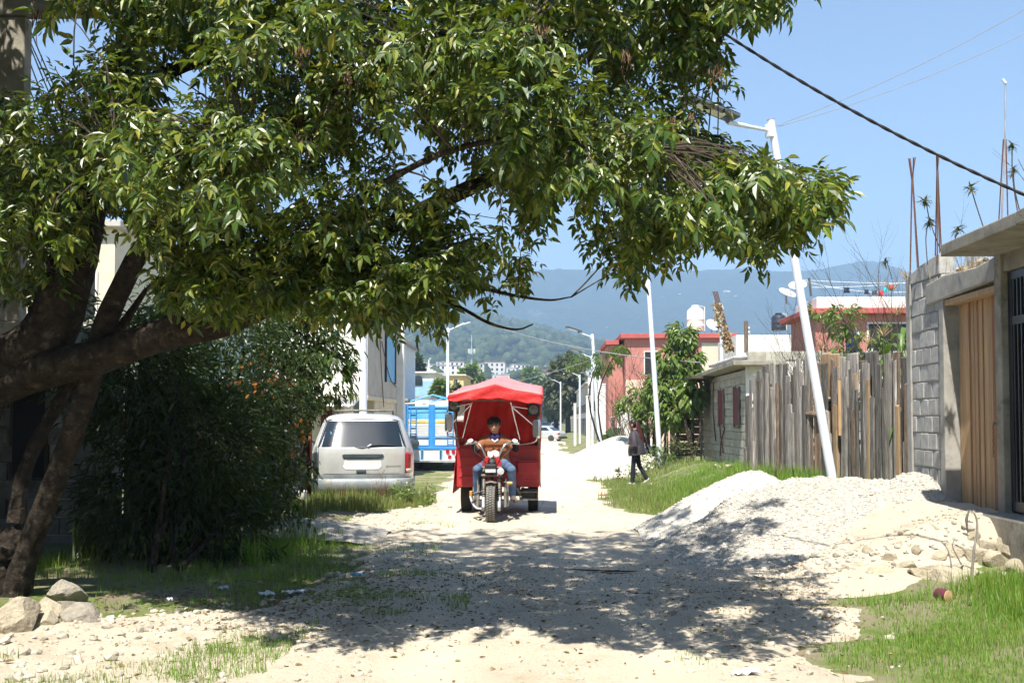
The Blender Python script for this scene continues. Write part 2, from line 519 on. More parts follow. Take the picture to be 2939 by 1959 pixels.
M['red_tarp'] = pm('red_tarp', (.54, .030, .028), (.44, .022, .022), 3, .6, bump=.6, bscale=5, bdist=.06, spec=.25, c3=(.44, .10, .085), s3=4, l3=.56, h3=.72)
M['faded_sheen_tarp'] = pm('faded_sheen_tarp', (.66, .25, .23), (.60, .17, .155), 2.5, .42, bump=.25, bscale=9, bdist=.02, spec=.4)  # pinker roof tarp: fading plus sun sheen painted into the colour
M['red_paint'] = pm('red_paint', (.42, .020, .024), (.34, .016, .02), 3, .42, bump=.08, bscale=30, spec=.45, c3=(.34, .13, .10), s3=5, l3=.55, h3=.75)
M['tyre'] = pm('tyre', (.035, .034, .033), (.055, .052, .047), 9, .88, bump=.3, bscale=60)
M['tyre_dusty'] = pm('tyre_dusty', (.26, .245, .215), (.16, .15, .135), 9, .92, bump=.3, bscale=60)
M['chrome'] = pm('chrome', (.62, .63, .64), (.52, .53, .54), 5, .22, .9, spec=.6)
M['steel_dirty'] = pm('steel_dirty', (.26, .24, .21), (.13, .115, .10), 12, .6, .5, bump=.3, bscale=50)
M['black_plastic'] = pm('black_plastic', (.018, .018, .019), (.03, .03, .03), 8, .55)
M['lens'] = pm('lens', (.70, .72, .74), (.55, .57, .60), 30, .12, .3, spec=.7)
M['amber'] = pm('amber', (.62, .33, .08), (.52, .25, .05), 8, .35)
M['red_lens'] = pm('red_lens', (.40, .012, .03), (.30, .008, .02), 10, .2, spec=.6)
M['mirror'] = pm('mirror', (.75, .78, .82), None, 5, .08, .95)
M['cloth_white'] = pm('cloth_white', (.70, .66, .60), (.58, .54, .48), 8, .9)
M['rope'] = pm('rope', (.55, .44, .30), (.42, .32, .2), 30, .9)
M['van_paint'] = pm('van_paint', (.50, .50, .47), (.41, .41, .385), 1.8, .32, .25, spec=.5, coat=.35, bump=.03, bscale=6, c3=(.42, .40, .30), s3=2.6, l3=.56, h3=.8)
M['van_worn'] = pm('van_worn', (.27, .29, .29), (.17, .19, .195), 3, .5, .1, spec=.35, c3=(.27, .25, .16), s3=5, l3=.54, h3=.60, bump=.15, bscale=14)
M['van_dark'] = pm('van_dark', (.030, .045, .052), (.05, .068, .075), 4, .5)
M['truck_blue'] = pm('truck_blue', (.045, .26, .60), (.035, .22, .52), 3, .42, spec=.45)
M['truck_light'] = pm('truck_light', (.08, .34, .62), (.16, .44, .66), 2, .45)
M['truck_white'] = pm('truck_white', (.70, .70, .68), (.60, .60, .58), 3, .5)
M['truck_yellow'] = pm('truck_yellow', (.72, .58, .18), (.66, .52, .14), 5, .5)
M['skin'] = pm('skin', (.40, .215, .135), (.36, .19, .115), 12, .55, orand=False)
M['skin_light'] = pm('skin_light', (.55, .34, .24), (.50, .30, .21), 12, .55, orand=False)
M['hair'] = pm('hair', (.010, .008, .008), (.02, .015, .012), 40, .45, spec=.4)
M['hair_red'] = pm('hair_red', (.085, .024, .018), (.045, .014, .012), 30, .42, spec=.45, stretch=(3, 3, .4))
M['shirt'] = pm('shirt', (.29, .12, .055), (.24, .10, .045), 10, .9, bump=.3, bscale=14, bdist=.012)
M['denim'] = pm('denim', (.045, .085, .17), (.11, .16, .25), 7, .9, bump=.3, bscale=16, bdist=.01)
M['scarf'] = pm('scarf', (.045, .035, .14), (.03, .025, .09), 10, .9)
M['sleeve'] = pm('sleeve', (.02, .018, .028), None, 10, .9)
M['glove'] = pm('glove', (.62, .60, .56), (.45, .43, .40), 30, .9)
M['boot'] = pm('boot', (.15, .115, .08), (.08, .06, .045), 16, .9)
M['jacket'] = pm('jacket', (.060, .050, .058), (.042, .035, .042), 7, .62, bump=.35, bscale=9, bdist=.02)
M['trousers'] = pm('trousers', (.010, .012, .018), (.016, .018, .024), 8, .85)
M['shoe_white'] = pm('shoe_white', (.72, .70, .66), (.6, .58, .54), 10, .7)
M['rock'] = pm('rock', (.47, .41, .30), (.36, .31, .225), 4, .95, bump=.8, bscale=9, bdist=.03, vary=.14, c3=(.30, .22, .14), s3=3, l3=.58, h3=.72)
M['rock_grey'] = pm('rock_grey', (.40, .36, .29), (.26, .235, .19), 4, .95, bump=.8, bscale=9, bdist=.03, vary=.15, c3=(.14, .12, .09), s3=3, l3=.6, h3=.75)
M['stone'] = pm('stone', (.47, .425, .345), (.34, .305, .245), 12, .95, vary=.28, vsrc='island')
M['gravel'] = pm('gravel', (.52, .485, .42), (.38, .355, .305), 34, .95, bump=1, bscale=48, bdist=.03, orand=False)
M['gravel_bit'] = pm('gravel_bit', (.52, .485, .42), (.40, .37, .315), 12, .95, vary=.3, vsrc='island')
M['sand'] = pm('sand', (.55, .515, .44), (.48, .445, .375), 10, .95, bump=.6, bscale=60, bdist=.012, orand=False)
M['solar'] = pm('solar', (.018, .022, .035), (.025, .03, .045), 3, .25, spec=.6)
M['lamp_grey'] = pm('lamp_grey', (.13, .145, .17), (.11, .12, .14), 6, .45, .3)
M['tank_white'] = pm('tank_white', (.72, .68, .60), (.66, .62, .54), 3, .5)
M['tank_black'] = pm('tank_black', (.018, .024, .036), (.025, .032, .045), 3, .5)
M['paper'] = pm('paper', (.62, .66, .70), (.72, .74, .76), 9, .7)
M['tin'] = pm('tin', (.42, .42, .42), (.30, .28, .26), 6, .5, .5)
M['cloth_blue'] = pm('cloth_blue', (.03, .06, .32), (.02, .04, .22), 6, .9)
M['cloth_navy'] = pm('cloth_navy', (.02, .03, .06), None, 6, .9)
M['cloth_red'] = pm('cloth_red', (.55, .05, .06), None, 6, .9)
M['cloth_teal'] = pm('cloth_teal', (.05, .42, .46), None, 6, .9)
M['car_silver'] = pm('car_silver', (.55, .57, .60), (.50, .52, .55), 3, .3, .3, spec=.5, coat=.4)
M['car_grey'] = pm('car_grey', (.32, .34, .37), None, 3, .3, .3, spec=.5, coat=.4)
M['car_dark'] = pm('car_dark', (.05, .055, .07), None, 3, .3, .2, spec=.5, coat=.4)
M['green_bottle'] = pm('green_bottle', (.10, .34, .12), None, 3, .3)
M['far_green'] = pm('far_green', (.045, .070, .022), (.095, .115, .04), .35, .95, bump=.8, bscale=1.1, bdist=.5, vary=.25)

# ground: soil with worn turf, and the pale gravel of the road
def ground_mat():
    m, nt, b = _mat('soil_and_turf')
    v = _coord(nt, orand=False)
    soil = _ramp(nt, _noise(nt, v, 2.2, 8), [(.35, (.20, .165, .115)), (.65, (.34, .295, .215))])
    turf = _ramp(nt, _noise(nt, v, 9, 6), [(.3, (.075, .12, .025)), (.7, (.17, .20, .06))])
    fac = _ramp(nt, _noise(nt, v, 1.1, 6, .65), [(.40, (0, 0, 0)), (.56, (1, 1, 1))])
    nt.links.new(_mixc(nt, fac, soil, turf), b.inputs['Base Color'])
    b.inputs['Roughness'].default_value = .97
    b.inputs['Specular IOR Level'].default_value = .15
    _bump(nt, _noise(nt, v, 22, 8, .7), .7, .04, b)
    return m
def road_mat():
    m, nt, b = _mat('road_gravel')
    v = _coord(nt, orand=False)
    base = _ramp(nt, _noise(nt, v, .9, 8, .6), [(.32, (.45, .37, .26)), (.68, (.56, .485, .37))])
    grit = _ramp(nt, _noise(nt, v, 55, 6, .7), [(.32, (.34, .29, .22)), (.52, (.60, .54, .44))])
    col = _mixc(nt, .45, base, grit)
    stain = _ramp(nt, _noise(nt, v, 2.7, 8, .72), [(.53, (0, 0, 0)), (.72, (.7, .7, .7))])
    col = _mixc(nt, stain, col, (.36, .29, .20))
    tr_ = nt.nodes.new('ShaderNodeAttribute'); tr_.attribute_name = 'track'       # compacted, paler wheel tracks
    col = _mixc(nt, tr_.outputs['Fac'], col, (.60, .535, .42))
    nt.links.new(col, b.inputs['Base Color'])
    b.inputs['Roughness'].default_value = .97
    b.inputs['Specular IOR Level'].default_value = .15
    _bump(nt, _noise(nt, v, 38, 10, .75), .75, .035, b)
    return m
def hill_mat(name, c1, c2, s):
    m, nt, b = _mat(name)
    v = _coord(nt, orand=False)
    col = _ramp(nt, _noise(nt, v, s, 10, .7), [(.38, c1), (.62, c2)])
    bare = _ramp(nt, _noise(nt, v, s * .28, 6, .7), [(.63, (0, 0, 0)), (.70, (1, 1, 1))])
    col = _mixc(nt, bare, col, (.20, .19, .12))
    nt.links.new(col, b.inputs['Base Color'])
    b.inputs['Roughness'].default_value = 1
    b.inputs['Specular IOR Level'].default_value = .05
    _bump(nt, _noise(nt, v, s * 2.2, 10, .7), 1, 12, b)
    return m
M['ground'] = ground_mat()
M['road'] = road_mat()
M['hill'] = hill_mat('forest_far', (.012, .026, .014), (.050, .066, .034), .03)
M['hill_near'] = hill_mat('forest_near', (.020, .042, .016), (.075, .092, .036), .05)
# ------------------------------------------------------------------ ground and road
def axis(a, b, step, out_lo, out_hi, n_lo, n_hi):
    core = np.arange(a, b + 1e-6, step)
    lo = a - (np.geomspace(1, 1 + (a - out_lo), n_lo)[1:] - 1)[::-1] if n_lo else np.array([])
    hi = b + (np.geomspace(1, 1 + (out_hi - b), n_hi)[1:] - 1) if n_hi else np.array([])
    return np.concatenate([lo, core, hi])
def height_sheet(name, xs, ys, zf, mat):
    X, Y = np.meshgrid(xs, ys)
    V = np.stack([X.ravel(), Y.ravel(), zf(X, Y).ravel()], 1)
    nx, ny = len(xs), len(ys)
    i = (np.arange(ny - 1)[:, None] * nx + np.arange(nx - 1)[None]).ravel()
    Q = np.stack([i, i + 1, i + nx + 1, i + nx], 1)
    return np_mesh(name, V, Q, mat, smooth=True)
gr = height_sheet('ground', axis(-8, 7, .1, -4000, 4500, 26, 26), axis(3, 42, .1, -60, 5200, 12, 46), H, M['ground'])
tag(gr, 'soil and worn turf beside the road', kind='structure')

EDGE_Y = [0, 5, 6.5, 8, 10, 12, 13.2, 15.5, 16.6, 18.4, 19.5, 25, 35, 60, 260]
EDGE_L = [-5.5, -5.2, -4.4, -2.15, -1.85, -1.9, -3.0, -2.9, -2.1, -2.05, -2.3, -2.6, -3.0, -3.4, -3.6]
EDGE_R = [2.0, 1.9, 1.85, 2.3, 4.9, 4.9, 3.4, 2.1, 1.15, 1.0, 1.1, 1.5, 1.5, 1.4, 1.2]
def road_edges(y):
    l = np.interp(y, EDGE_Y, EDGE_L) + .35 * fbm(np.asarray(y) * .9, np.asarray(y) * 0 + 3.3, 4, 41)
    r = np.interp(y, EDGE_Y, EDGE_R) + .35 * fbm(np.asarray(y) * .9, np.asarray(y) * 0 + 8.3, 4, 61)
    return l, r
def in_road(x, y):
    """about 1 on the road, below 0 off it"""
    l, r = road_edges(y)
    return np.minimum(x - l, r - x) + .55 * fbm(x * 1.7, y * 1.7, 4, 77)
def track(x, y):
    c = np.interp(y, [0, 6, 12, 16, 25, 60], [.1, .0, -.35, -.7, -.6, -.8]) + .12 * fbm(np.asarray(y) * .25, np.asarray(y) * 0, 2, 88)
    w = .26 + .1 * fbm(np.asarray(x) * 2, np.asarray(y) * .8, 2, 89)
    return np.clip(np.exp(-((x - c - .68) / w) ** 2) + np.exp(-((x - c + .68) / w) ** 2), 0, 1) * np.clip(.7 + fbm(np.asarray(x) * 1.5, np.asarray(y) * .7, 3, 90), 0, 1)
def Hr(x, y):
    d = in_road(x, y)
    return H(x, y) + np.clip(d * .06, -.05, .016) + np.maximum(.018 * fbm(x * 5, y * 5, 3, 91) + .018 - .022 * track(x, y), -.004) * sst(0, .4, d)
road = height_sheet('dirt_road', np.arange(-6, 5.01, .07), np.concatenate([np.arange(1.5, 30, .075), np.arange(30, 60, .4), np.arange(60, 262, 4)]), Hr, M['road'])
at_ = road.data.attributes.new('track', 'FLOAT', 'POINT')
co_ = np.zeros(len(road.data.vertices) * 3); road.data.vertices.foreach_get('co', co_); co_ = co_.reshape(-1, 3)
at_.data.foreach_set('value', (track(co_[:, 0], co_[:, 1]) * .75).astype(np.float32))
tag(road, 'pale gravel road running away down the street', kind='structure')
def Hs(x, y):
    """whichever lies on top, ground or road"""
    return np.maximum(H(x, y), Hr(x, y))

# ------------------------------------------------------------------ heaps of gravel and sand
def cone(x, y, cx, cy, top, slope, ky=1.0, rnd=.16):
    d = np.sqrt((x - cx) ** 2 + ((y - cy) * ky) ** 2 + rnd * rnd) - rnd
    return top - slope * d
def Zgravel(x, y):
    x = np.asarray(x, float); y = np.asarray(y, float)
    cx = np.clip(x, 3.0, 4.3)
    near = np.where(y < 12.1, .80, 1.3)
    d = np.sqrt((x - cx) ** 2 * 1.1 + ((y - 12.1 - .1 * (cx - 3)) * near) ** 2 + .2 ** 2) - .2
    z = .80 - .50 * d + .05 * fbm(x * 1.3, y * 1.3, 3, 12)
    z2 = cone(x, y, 4.38, 11.75, .90, .70)
    z3 = cone(x, y, 2.75, 11.7, .66, .48, .75)
    z = np.maximum(np.maximum(z, z2), z3)
    return z + .095 * fbm(x * 2.2, y * 2.2, 4, 5) + .02 * fbm(x * 11, y * 11, 2, 6)
def Zsand(x, y):
    return cone(np.asarray(x, float), np.asarray(y, float), 2.72, 13.1, .83, .60, 1.0, .3) + .09 * fbm(np.asarray(x) * 1.7, np.asarray(y) * 1.7, 4, 8) + .02 * fbm(np.asarray(x) * 8, np.asarray(y) * 8, 2, 9)
def heap(name, zf, x0, x1, y0, y1, st, mat, label, cat):
    xs, ys = np.arange(x0, x1, st), np.arange(y0, y1, st)
    X, Y = np.meshgrid(xs, ys)
    Z = zf(X, Y)
    keep = Z > H(X, Y) - .06
    V = np.stack([X.ravel(), Y.ravel(), Z.ravel()], 1)
    nx = len(xs)
    i = (np.arange(len(ys) - 1)[:, None] * nx + np.arange(nx - 1)[None]).ravel()
    Q = np.stack([i, i + 1, i + nx + 1, i + nx], 1)
    k = keep.ravel()
    Q = Q[k[Q].all(1)]
    used = np.unique(Q)
    rm = np.full(len(V), -1); rm[used] = np.arange(len(used))
    o = np_mesh(name, V[used], rm[Q], mat, smooth=True)
    return tag(o, label, cat)
gp = heap('gravel_heap', Zgravel, .5, 4.60, 9.6, 14.0, .045, M['gravel'], 'long heap of pale gravel spilling from the wooden gate into the road', 'gravel heap')
heap('sand_heap', Zsand, 1.2, 4.3, 11.7, 14.8, .06, M['sand'], 'smooth heap of white sand behind the gravel, beside the leaning pole', 'sand heap')
fp = at(1700, 1335, 32)
FPX0, FPY0 = fp.x, 33.5
heap('far_gravel_heap', lambda x, y: np.maximum(cone(np.asarray(x), np.asarray(y), 2.6, 33.5, .98, .50, .8, .4), cone(np.asarray(x), np.asarray(y), 1.6, 33.2, .30, .40, .8, .3)), -.5, 5, 30, 37.5, .12,
     M['sand'], 'white gravel heap in the street behind the walking woman', 'gravel heap')
# a low patch of grey gravel on the left
heap('gravel_patch', lambda x, y: cone(np.asarray(x), np.asarray(y), -3.25, 12.9, .22, .17, 1.2, .3) + .02 * fbm(np.asarray(x) * 9, np.asarray(y) * 9, 3, 2), -4.4, -2.0, 12.0, 14.2, .05, M['gravel'],
     'low spill of grey gravel between the hedge and the parked van', 'gravel heap')

# ------------------------------------------------------------------ loose stones, leaf litter (uncountable)
def scatter(n, x0, x1, y0, y1):
    return rng.uniform(x0, x1, n), rng.uniform(y0, y1, n)
# gravel on the heap: the face seen from the road
x, y = scatter(16000, .8, 4.5, 9.7, 13.2)
z = Zgravel(x, y); ok = z > H(x, y) + .005
P = np.stack([x, y, z], 1)[ok]
s = rng.gamma(5, .0021, len(P)) + .004
so = stones('gravel_surface', P, s, M['gravel_bit'], flat=.7)
tag(so, 'loose gravel lying over the heap', kind='stuff')
so.parent = gp
x, y = scatter(5000, 1.2, 4.2, 11.8, 14.6)
z = Zsand(x, y); ok = (z > H(x, y) + .005) & (z > Zgravel(x, y))
P = np.stack([x, y, z], 1)[ok]
so = stones('sand_surface', P, rng.gamma(4, .002, len(P)) + .003, M['gravel_bit'], flat=.7)
tag(so, 'coarse grains lying over the sand heap', kind='stuff')
so.parent = bpy.data.objects['sand_heap']
# stones over the road, thicker towards the bottom left
x, y = scatter(15000, -4.2, 4.2, 3.5, 20)
w = np.exp(-(y - 4) / 7) * (0.25 + .75 * sst(.2, 2.6, -x)) + .12
w = w * (.35 + 1.3 * np.clip(fbm(x * .8, y * .8, 3, 31) + .5, 0, 1)) * (1 - .75 * track(x, y)) * (.55 + .45 * sst(.8, 2.2, -x))
ok = (rng.uniform(0, 1, len(x)) < w) & (in_road(x, y) > -.25)
x, y = x[ok], y[ok]
s = rng.gamma(2.0, .0058, len(x)) * (1 + .5 * sst(1, 2.8, -x)) + .004
st = stones('loose_stones', np.stack([x, y, Hs(x, y) + s * .12], 1), np.minimum(s, .05), M['stone'], flat=.72)
tag(st, 'loose stones scattered over the gravel road', kind='stuff')
# fallen leaves, plus fine dark debris thickened to deepen the tree's shade
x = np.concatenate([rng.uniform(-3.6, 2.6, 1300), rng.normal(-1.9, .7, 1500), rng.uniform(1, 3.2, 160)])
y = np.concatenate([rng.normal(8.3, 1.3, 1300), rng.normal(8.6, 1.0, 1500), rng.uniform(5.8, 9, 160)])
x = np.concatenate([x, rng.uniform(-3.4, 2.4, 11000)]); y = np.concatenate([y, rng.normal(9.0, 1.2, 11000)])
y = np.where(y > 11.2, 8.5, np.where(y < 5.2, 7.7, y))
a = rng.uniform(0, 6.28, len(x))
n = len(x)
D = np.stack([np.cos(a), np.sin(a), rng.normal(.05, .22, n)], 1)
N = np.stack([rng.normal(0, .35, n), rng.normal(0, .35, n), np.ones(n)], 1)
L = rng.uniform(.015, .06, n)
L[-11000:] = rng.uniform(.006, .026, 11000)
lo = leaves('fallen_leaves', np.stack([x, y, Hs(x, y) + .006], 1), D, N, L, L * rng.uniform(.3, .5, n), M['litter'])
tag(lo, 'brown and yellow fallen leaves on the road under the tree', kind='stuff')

# ------------------------------------------------------------------ grass
def grass(name, label, parts, mat, lean=.5):
    xs, ys, hs, ws = [], [], [], []
    for (n, x0, x1, y0, y1, h0, h1, wf, dens) in parts:
        x, y = scatter(n, x0, x1, y0, y1)
        k = dens(x, y)
        ok = rng.uniform(0, 1, n) < k
        x, y = x[ok], y[ok]
        xs.append(x); ys.append(y)
        h = rng.uniform(h0, h1, len(x)) * (.6 + .8 * np.clip(fbm(x * 1.5, y * 1.5, 3, 55) + .5, 0, 1))
        hs.append(h); ws.append(h * 0 + wf * rng.uniform(.7, 1.3, len(x)))
    o = blades(name, np.concatenate(xs), np.concatenate(ys), np.concatenate(hs), np.concatenate(ws), mat, lean=lean, zf=Hs)
    return tag(o, label, kind='stuff')
patch = lambda sc, th, sd: (lambda x, y: sst(th, th + .22, fbm(x * sc, y * sc, 3, sd)))
off_road = lambda x, y: sst(.05, -.30, in_road(x, y))
no_heap = lambda x, y: (Zgravel(x, y) < H(x, y) - .02) * (Zsand(x, y) < H(x, y) - .02)
glim = lambda x: 8.05 + .22 * (x - 2) + .35 * sst(3.3, 4.4, x) + .3 * fbm(x * 1.3, x * 0 + 2.2, 3, 19)
grass('near_grass', 'bright green grass growing at the near right corner', [
    (46000, 1.75, 4.3, 4.3, 9.5, .03, .085, .005, lambda x, y: off_road(x, y) * sst(.1, -.25, y - glim(x)) * np.clip(.55 + 1.2 * fbm(x * 1.4, y * 1.4, 3, 21) + .6 * sst(2, 3, x), 0, 1)),
    (7000, 2.9, 4.5, 6.8, 9.3, .09, .20, .007, lambda x, y: sst(3.0, 3.6, x) * sst(.15, -.15, y - glim(x))),
    (1500, .8, 2.1, 5.2, 7, .03, .07, .004, patch(1.6, .12, 24)),
], M['grass'], .6)
grass('verge_grass', 'long green grass along the plank fence and the shed', [
    (26000, 1.0, 4.45, 13.6, 22, .09, .25, .010, lambda x, y: off_road(x, y) * no_heap(x, y) * sst(1.9, 3.2, x + .06 * (22 - y)) * np.clip(.45 + 1.5 * fbm(x * 1.8, y * 1.8, 3, 97), .05, 1)),
    (9000, 1.0, 4.4, 13.8, 27, .05, .13, .009, lambda x, y: off_road(x, y) * no_heap(x, y)),
], M['grass'], .5)
grass('dry_verge_grass', 'yellowing short grass on the right verge by the woman', [
    (16000, .8, 3.6, 14.5, 27, .07, .20, .010, lambda x, y: off_road(x, y) * no_heap(x, y) * sst(3.4, 1.9, x)),
    (5000, 1.2, 4.4, 26, 50, .10, .25, .02, lambda x, y: off_road(x, y)),
], M['grass_dry'], .5)
grass('left_grass', 'green grass on the left roadside below the hedge', [
    (26000, -5, -1.5, 7.4, 13.2, .05, .12, .007, lambda x, y: off_road(x, y) * np.clip(.6 + fbm(x, y, 3, 71) * 1.3, 0, 1)),
    (4500, -4.2, -2.2, 10.5, 14, .12, .28, .008, lambda x, y: off_road(x, y) * sst(2.2, 3.0, -x)),
    (26000, -4.8, -1.6, 4.2, 7.4, .025, .075, .0045, lambda x, y: patch(1.5, .06, 64)(x, y)),
    (16000, -2.9, -.6, 6.2, 9.6, .025, .07, .0045, lambda x, y: patch(1.7, .10, 65)(x, y)),
    (2500, -2.6, -1.2, 10.5, 14.5, .03, .08, .006, lambda x, y: patch(1.7, .08, 66)(x, y)),
], M['grass'], .6)
grass('van_grass', 'tall weedy grass growing round the back of the parked van', [
    (15000, -4.7, -1.85, 15.8, 18.9, .09, .24, .010, lambda x, y: off_road(x, y) * (.35 + .65 * sst(16, 17.5, y))),
    (2600, -4.6, -2.0, 17.6, 18.95, .22, .42, .010, lambda x, y: off_road(x, y)),
    (3500, -2.5, -2.0, 18.9, 40, .08, .2, .014, lambda x, y: off_road(x, y)),
], M['grass_dry'], .45)

# ------------------------------------------------------------------ hills
RPX = [-2600, 300, 900, 1300, 1540, 1700, 1900, 2000, 2120, 2200, 2300, 2440, 2560, 2700, 2939, 5200]
RPY = [960, 880, 836, 806, 800, 792, 781, 783, 774, 790, 792, 768, 796, 812, 834, 930]
RX = [(p - 1560) * 3300 / FPX for p in RPX]
RZ = [(1205 - q) * 3300 / FPX for q in RPY]
def Zfar(x, y):
    ridge = np.interp(x, RX, RZ)
    prof = np.exp(-((y - 3300) / np.where(y < 3300, 1050, 700)) ** 2)
    spur = 1 + .16 * fbm(x / 420, y / 420, 4, 201) * sst(3300, 2900, y)
    return ridge * prof * spur + 16 * fbm(x / 160, y / 160, 3, 220) * sst(3350, 3000, y) + 9 * fbm(x / 24, y / 24, 3, 230) - 6
hf = height_sheet('hills', np.concatenate([np.arange(-4200, -1500, 60), np.arange(-1500, 2300, 13), np.arange(2300, 4600, 60)]), np.arange(1500, 4000, 18), Zfar, M['hill'])
tag(hf, 'blue forested hills behind the town', kind='structure')
NPX = [-3000, 600, 1000, 1250, 1450, 1600, 1750, 1950, 2300, 4200]
NPY = [980, 930, 925, 935, 945, 975, 1010, 1060, 1120, 1180]
def Znear(x, y):
    ridge = np.interp(x, [(p - 1560) * 1500 / FPX for p in NPX], [(1205 - q) * 1500 / FPX for q in NPY])
    prof = np.where(y < 1500, .25 * sst(430, 680, y) + .75 * sst(620, 1500, y), np.exp(-((y - 1500) / 420) ** 2))
    return ridge * prof * (1 + .25 * fbm(x / 200, y / 200, 3, 301)) + 3.5 * fbm(x / 14, y / 14, 2, 310) * prof - 3
hn = height_sheet('wooded_slope', np.arange(-1500, 1500, 9), np.arange(420, 2100, 11), Znear, M['hill_near'])
tag(hn, 'green wooded lower slope above the town', kind='structure')
# the wood on the lower slope, too far to count
nt_ = 5200
x, y = rng.uniform(-420, 330, nt_), 470 + 1090 * rng.uniform(0, 1, nt_) ** .8
s = rng.uniform(2.6, 6.5, nt_)
V0 = SPH2[0][:, None, :] * 0
def crowns(name, x, y, zf, s, mat, label):
    n = len(x)
    V = ICO_V[None] * (1 + rng.uniform(-.3, .3, (n, 12, 1)))
    V = V * np.stack([s, s, s * rng.uniform(.8, 1.4, n)], 1)[:, None, :] + np.stack([x, y, zf(x, y) + s * .7], 1)[:, None, :]
    F = ICO_F[None] + (np.arange(n) * 12)[:, None, None]
    o = np_mesh(name, V.reshape(-1, 3), F.reshape(-1, 3), mat, smooth=True)
    return tag(o, label, kind='stuff')
M['wood_far'] = pm('wood_far', (.035, .06, .018), (.085, .10, .035), .25, 1, bump=1, bscale=.9, bdist=1.5, vary=.4, vsrc='island', orand=False)
crowns('distant_wood', x, y, Znear, s, M['wood_far'], 'far wood covering the lower slope')

# ------------------------------------------------------------------ the air between here and the hills
hz = MB().bb(-4300, 4700, -70, 5300, -14, 560).build('haze', [], None)
tag(hz, 'pale blue haze in the air', kind='stuff')
hm = bpy.data.materials.new('haze_air')
hm.use_nodes = True
hm.node_tree.nodes.remove(hm.node_tree.nodes['Principled BSDF'])
pv = hm.node_tree.nodes.new('ShaderNodeVolumePrincipled')
pv.inputs['Color'].default_value = (.47, .71, 1.0, 1)
pv.inputs['Density'].default_value = .00046
hm.node_tree.links.new(pv.outputs[0], hm.node_tree.nodes['Material Output'].inputs['Volume'])
hz.data.materials.append(hm)
# ------------------------------------------------------------------ the big ash tree over the road
def pip(px, py, poly):
    poly = np.asarray(poly, float)
    ins = np.zeros(len(px), bool)
    j = len(poly) - 1
    for i in range(len(poly)):
        xi, yi = poly[i]; xj, yj = poly[j]
        c = ((yi > py) != (yj > py)) & (px < (xj - xi) * (py - yi) / (yj - yi + 1e-12) + xi)
        ins ^= c
        j = i
    return ins
tb = gnd(40, 1735)
tree = thing('ash_tree', 'large leaning ash tree on the left, its leafy crown hanging over the road', 'tree', tuple(tb))
TO = tuple(tb)
def A3(seq):
    return [at(*p) for p in seq]
limbs = [
    ('trunk', [(15, 1790, 7.95), (-15, 1640, 7.95), (-60, 1480, 7.9), (-85, 1270, 7.8), (-10, 1065, 7.7), (130, 965, 7.6), (200, 800, 7.6), (250, 590, 7.6), (310, 350, 7.6), (385, 100, 7.5), (410, -150, 7.5), (470, -600, 7.4)],
     [.20, .15, .14, .155, .19, .195, .175, .15, .125, .105, .095, .04]),
    ('limb', [(-20, 1120, 7.75), (120, 1062, 7.6), (280, 1022, 7.45), (440, 970, 7.3), (640, 925, 7.1), (830, 840, 6.95), (1000, 720, 6.8), (1200, 610, 6.7), (1450, 500, 6.6), (1750, 440, 6.5), (2050, 470, 6.5), (2330, 560, 6.5)],
     [.145, .14, .135, .12, .10, .082, .07, .058, .045, .032, .02, .008]),
    ('stem', [(30, 1760, 7.85), (72, 1610, 7.82), (155, 1390, 7.75), (240, 1150, 7.6), (290, 965, 7.5), (350, 820, 7.4), (430, 690, 7.3), (560, 600, 7.15), (740, 480, 7.0), (950, 330, 6.9), (1200, 170, 6.8), (1500, 40, 6.7), (1850, -20, 6.6)],
     [.14, .095, .085, .085, .08, .075, .07, .062, .054, .045, .035, .022, .01]),
    ('stem', [(45, 1500, 7.9), (75, 1340, 7.95), (165, 1160, 8.0), (250, 1040, 8.0), (330, 960, 8.0), (420, 830, 7.9)], [.07, .06, .055, .05, .045, .02]),
    ('branch', [(455, 985, 7.25), (478, 930, 7.15), (505, 900, 7.1), (520, 760, 7.05), (545, 600, 7.0), (600, 420, 6.9), (700, 200, 6.8), (850, -60, 6.7), (980, -350, 6.6)], [.075, .062, .055, .05, .045, .038, .03, .02, .01]),
    ('branch', [(300, 360, 7.6), (420, 240, 7.4), (600, 165, 7.2), (830, 105, 7.05), (1100, 20, 6.9), (1400, -120, 6.8), (1750, -230, 6.7)], [.07, .06, .05, .042, .032, .02, .01]),
    ('branch', [(235, 620, 7.6), (150, 480, 7.4), (60, 380, 7.2), (-60, 300, 7.0)], [.05, .04, .03, .012]),
    ('branch', [(430, 690, 7.3), (405, 600, 6.8), (430, 500, 6.2), (540, 430, 5.7), (700, 400, 5.3)], [.05, .04, .032, .024, .01]),
    ('branch', [(830, 840, 6.95), (900, 700, 6.4), (1050, 560, 5.9), (1300, 430, 5.6), (1600, 390, 5.5), (1850, 430, 5.6)], [.04, .030, .022, .017, .012, .006]),
    ('branch', [(740, 480, 7.0), (880, 330, 6.3), (1050, 200, 5.8), (1250, 100, 5.5), (1500, 90, 5.4)], [.035, .026, .02, .014, .006]),
    ('branch', [(1000, 720, 6.8), (1200, 760, 6.6), (1400, 830, 6.5), (1560, 860, 6.4), (1640, 852, 6.4)], [.024, .017, .012, .008, .004]),
    ('branch', [(1100, 830, 6.6), (1290, 870, 6.5), (1400, 925, 6.4), (1480, 945, 6.35), (1530, 930, 6.35)], [.016, .012, .010, .007, .004]),
    ('branch', [(390, 110, 7.5), (600, -150, 7.0), (900, -400, 6.6), (1250, -520, 6.4)], [.08, .06, .04, .01]),
    ('branch', [(405, -80, 7.5), (250, -350, 7.2), (0, -550, 7.0)], [.07, .05, .01]),
]
skel_p, skel_r = [], []
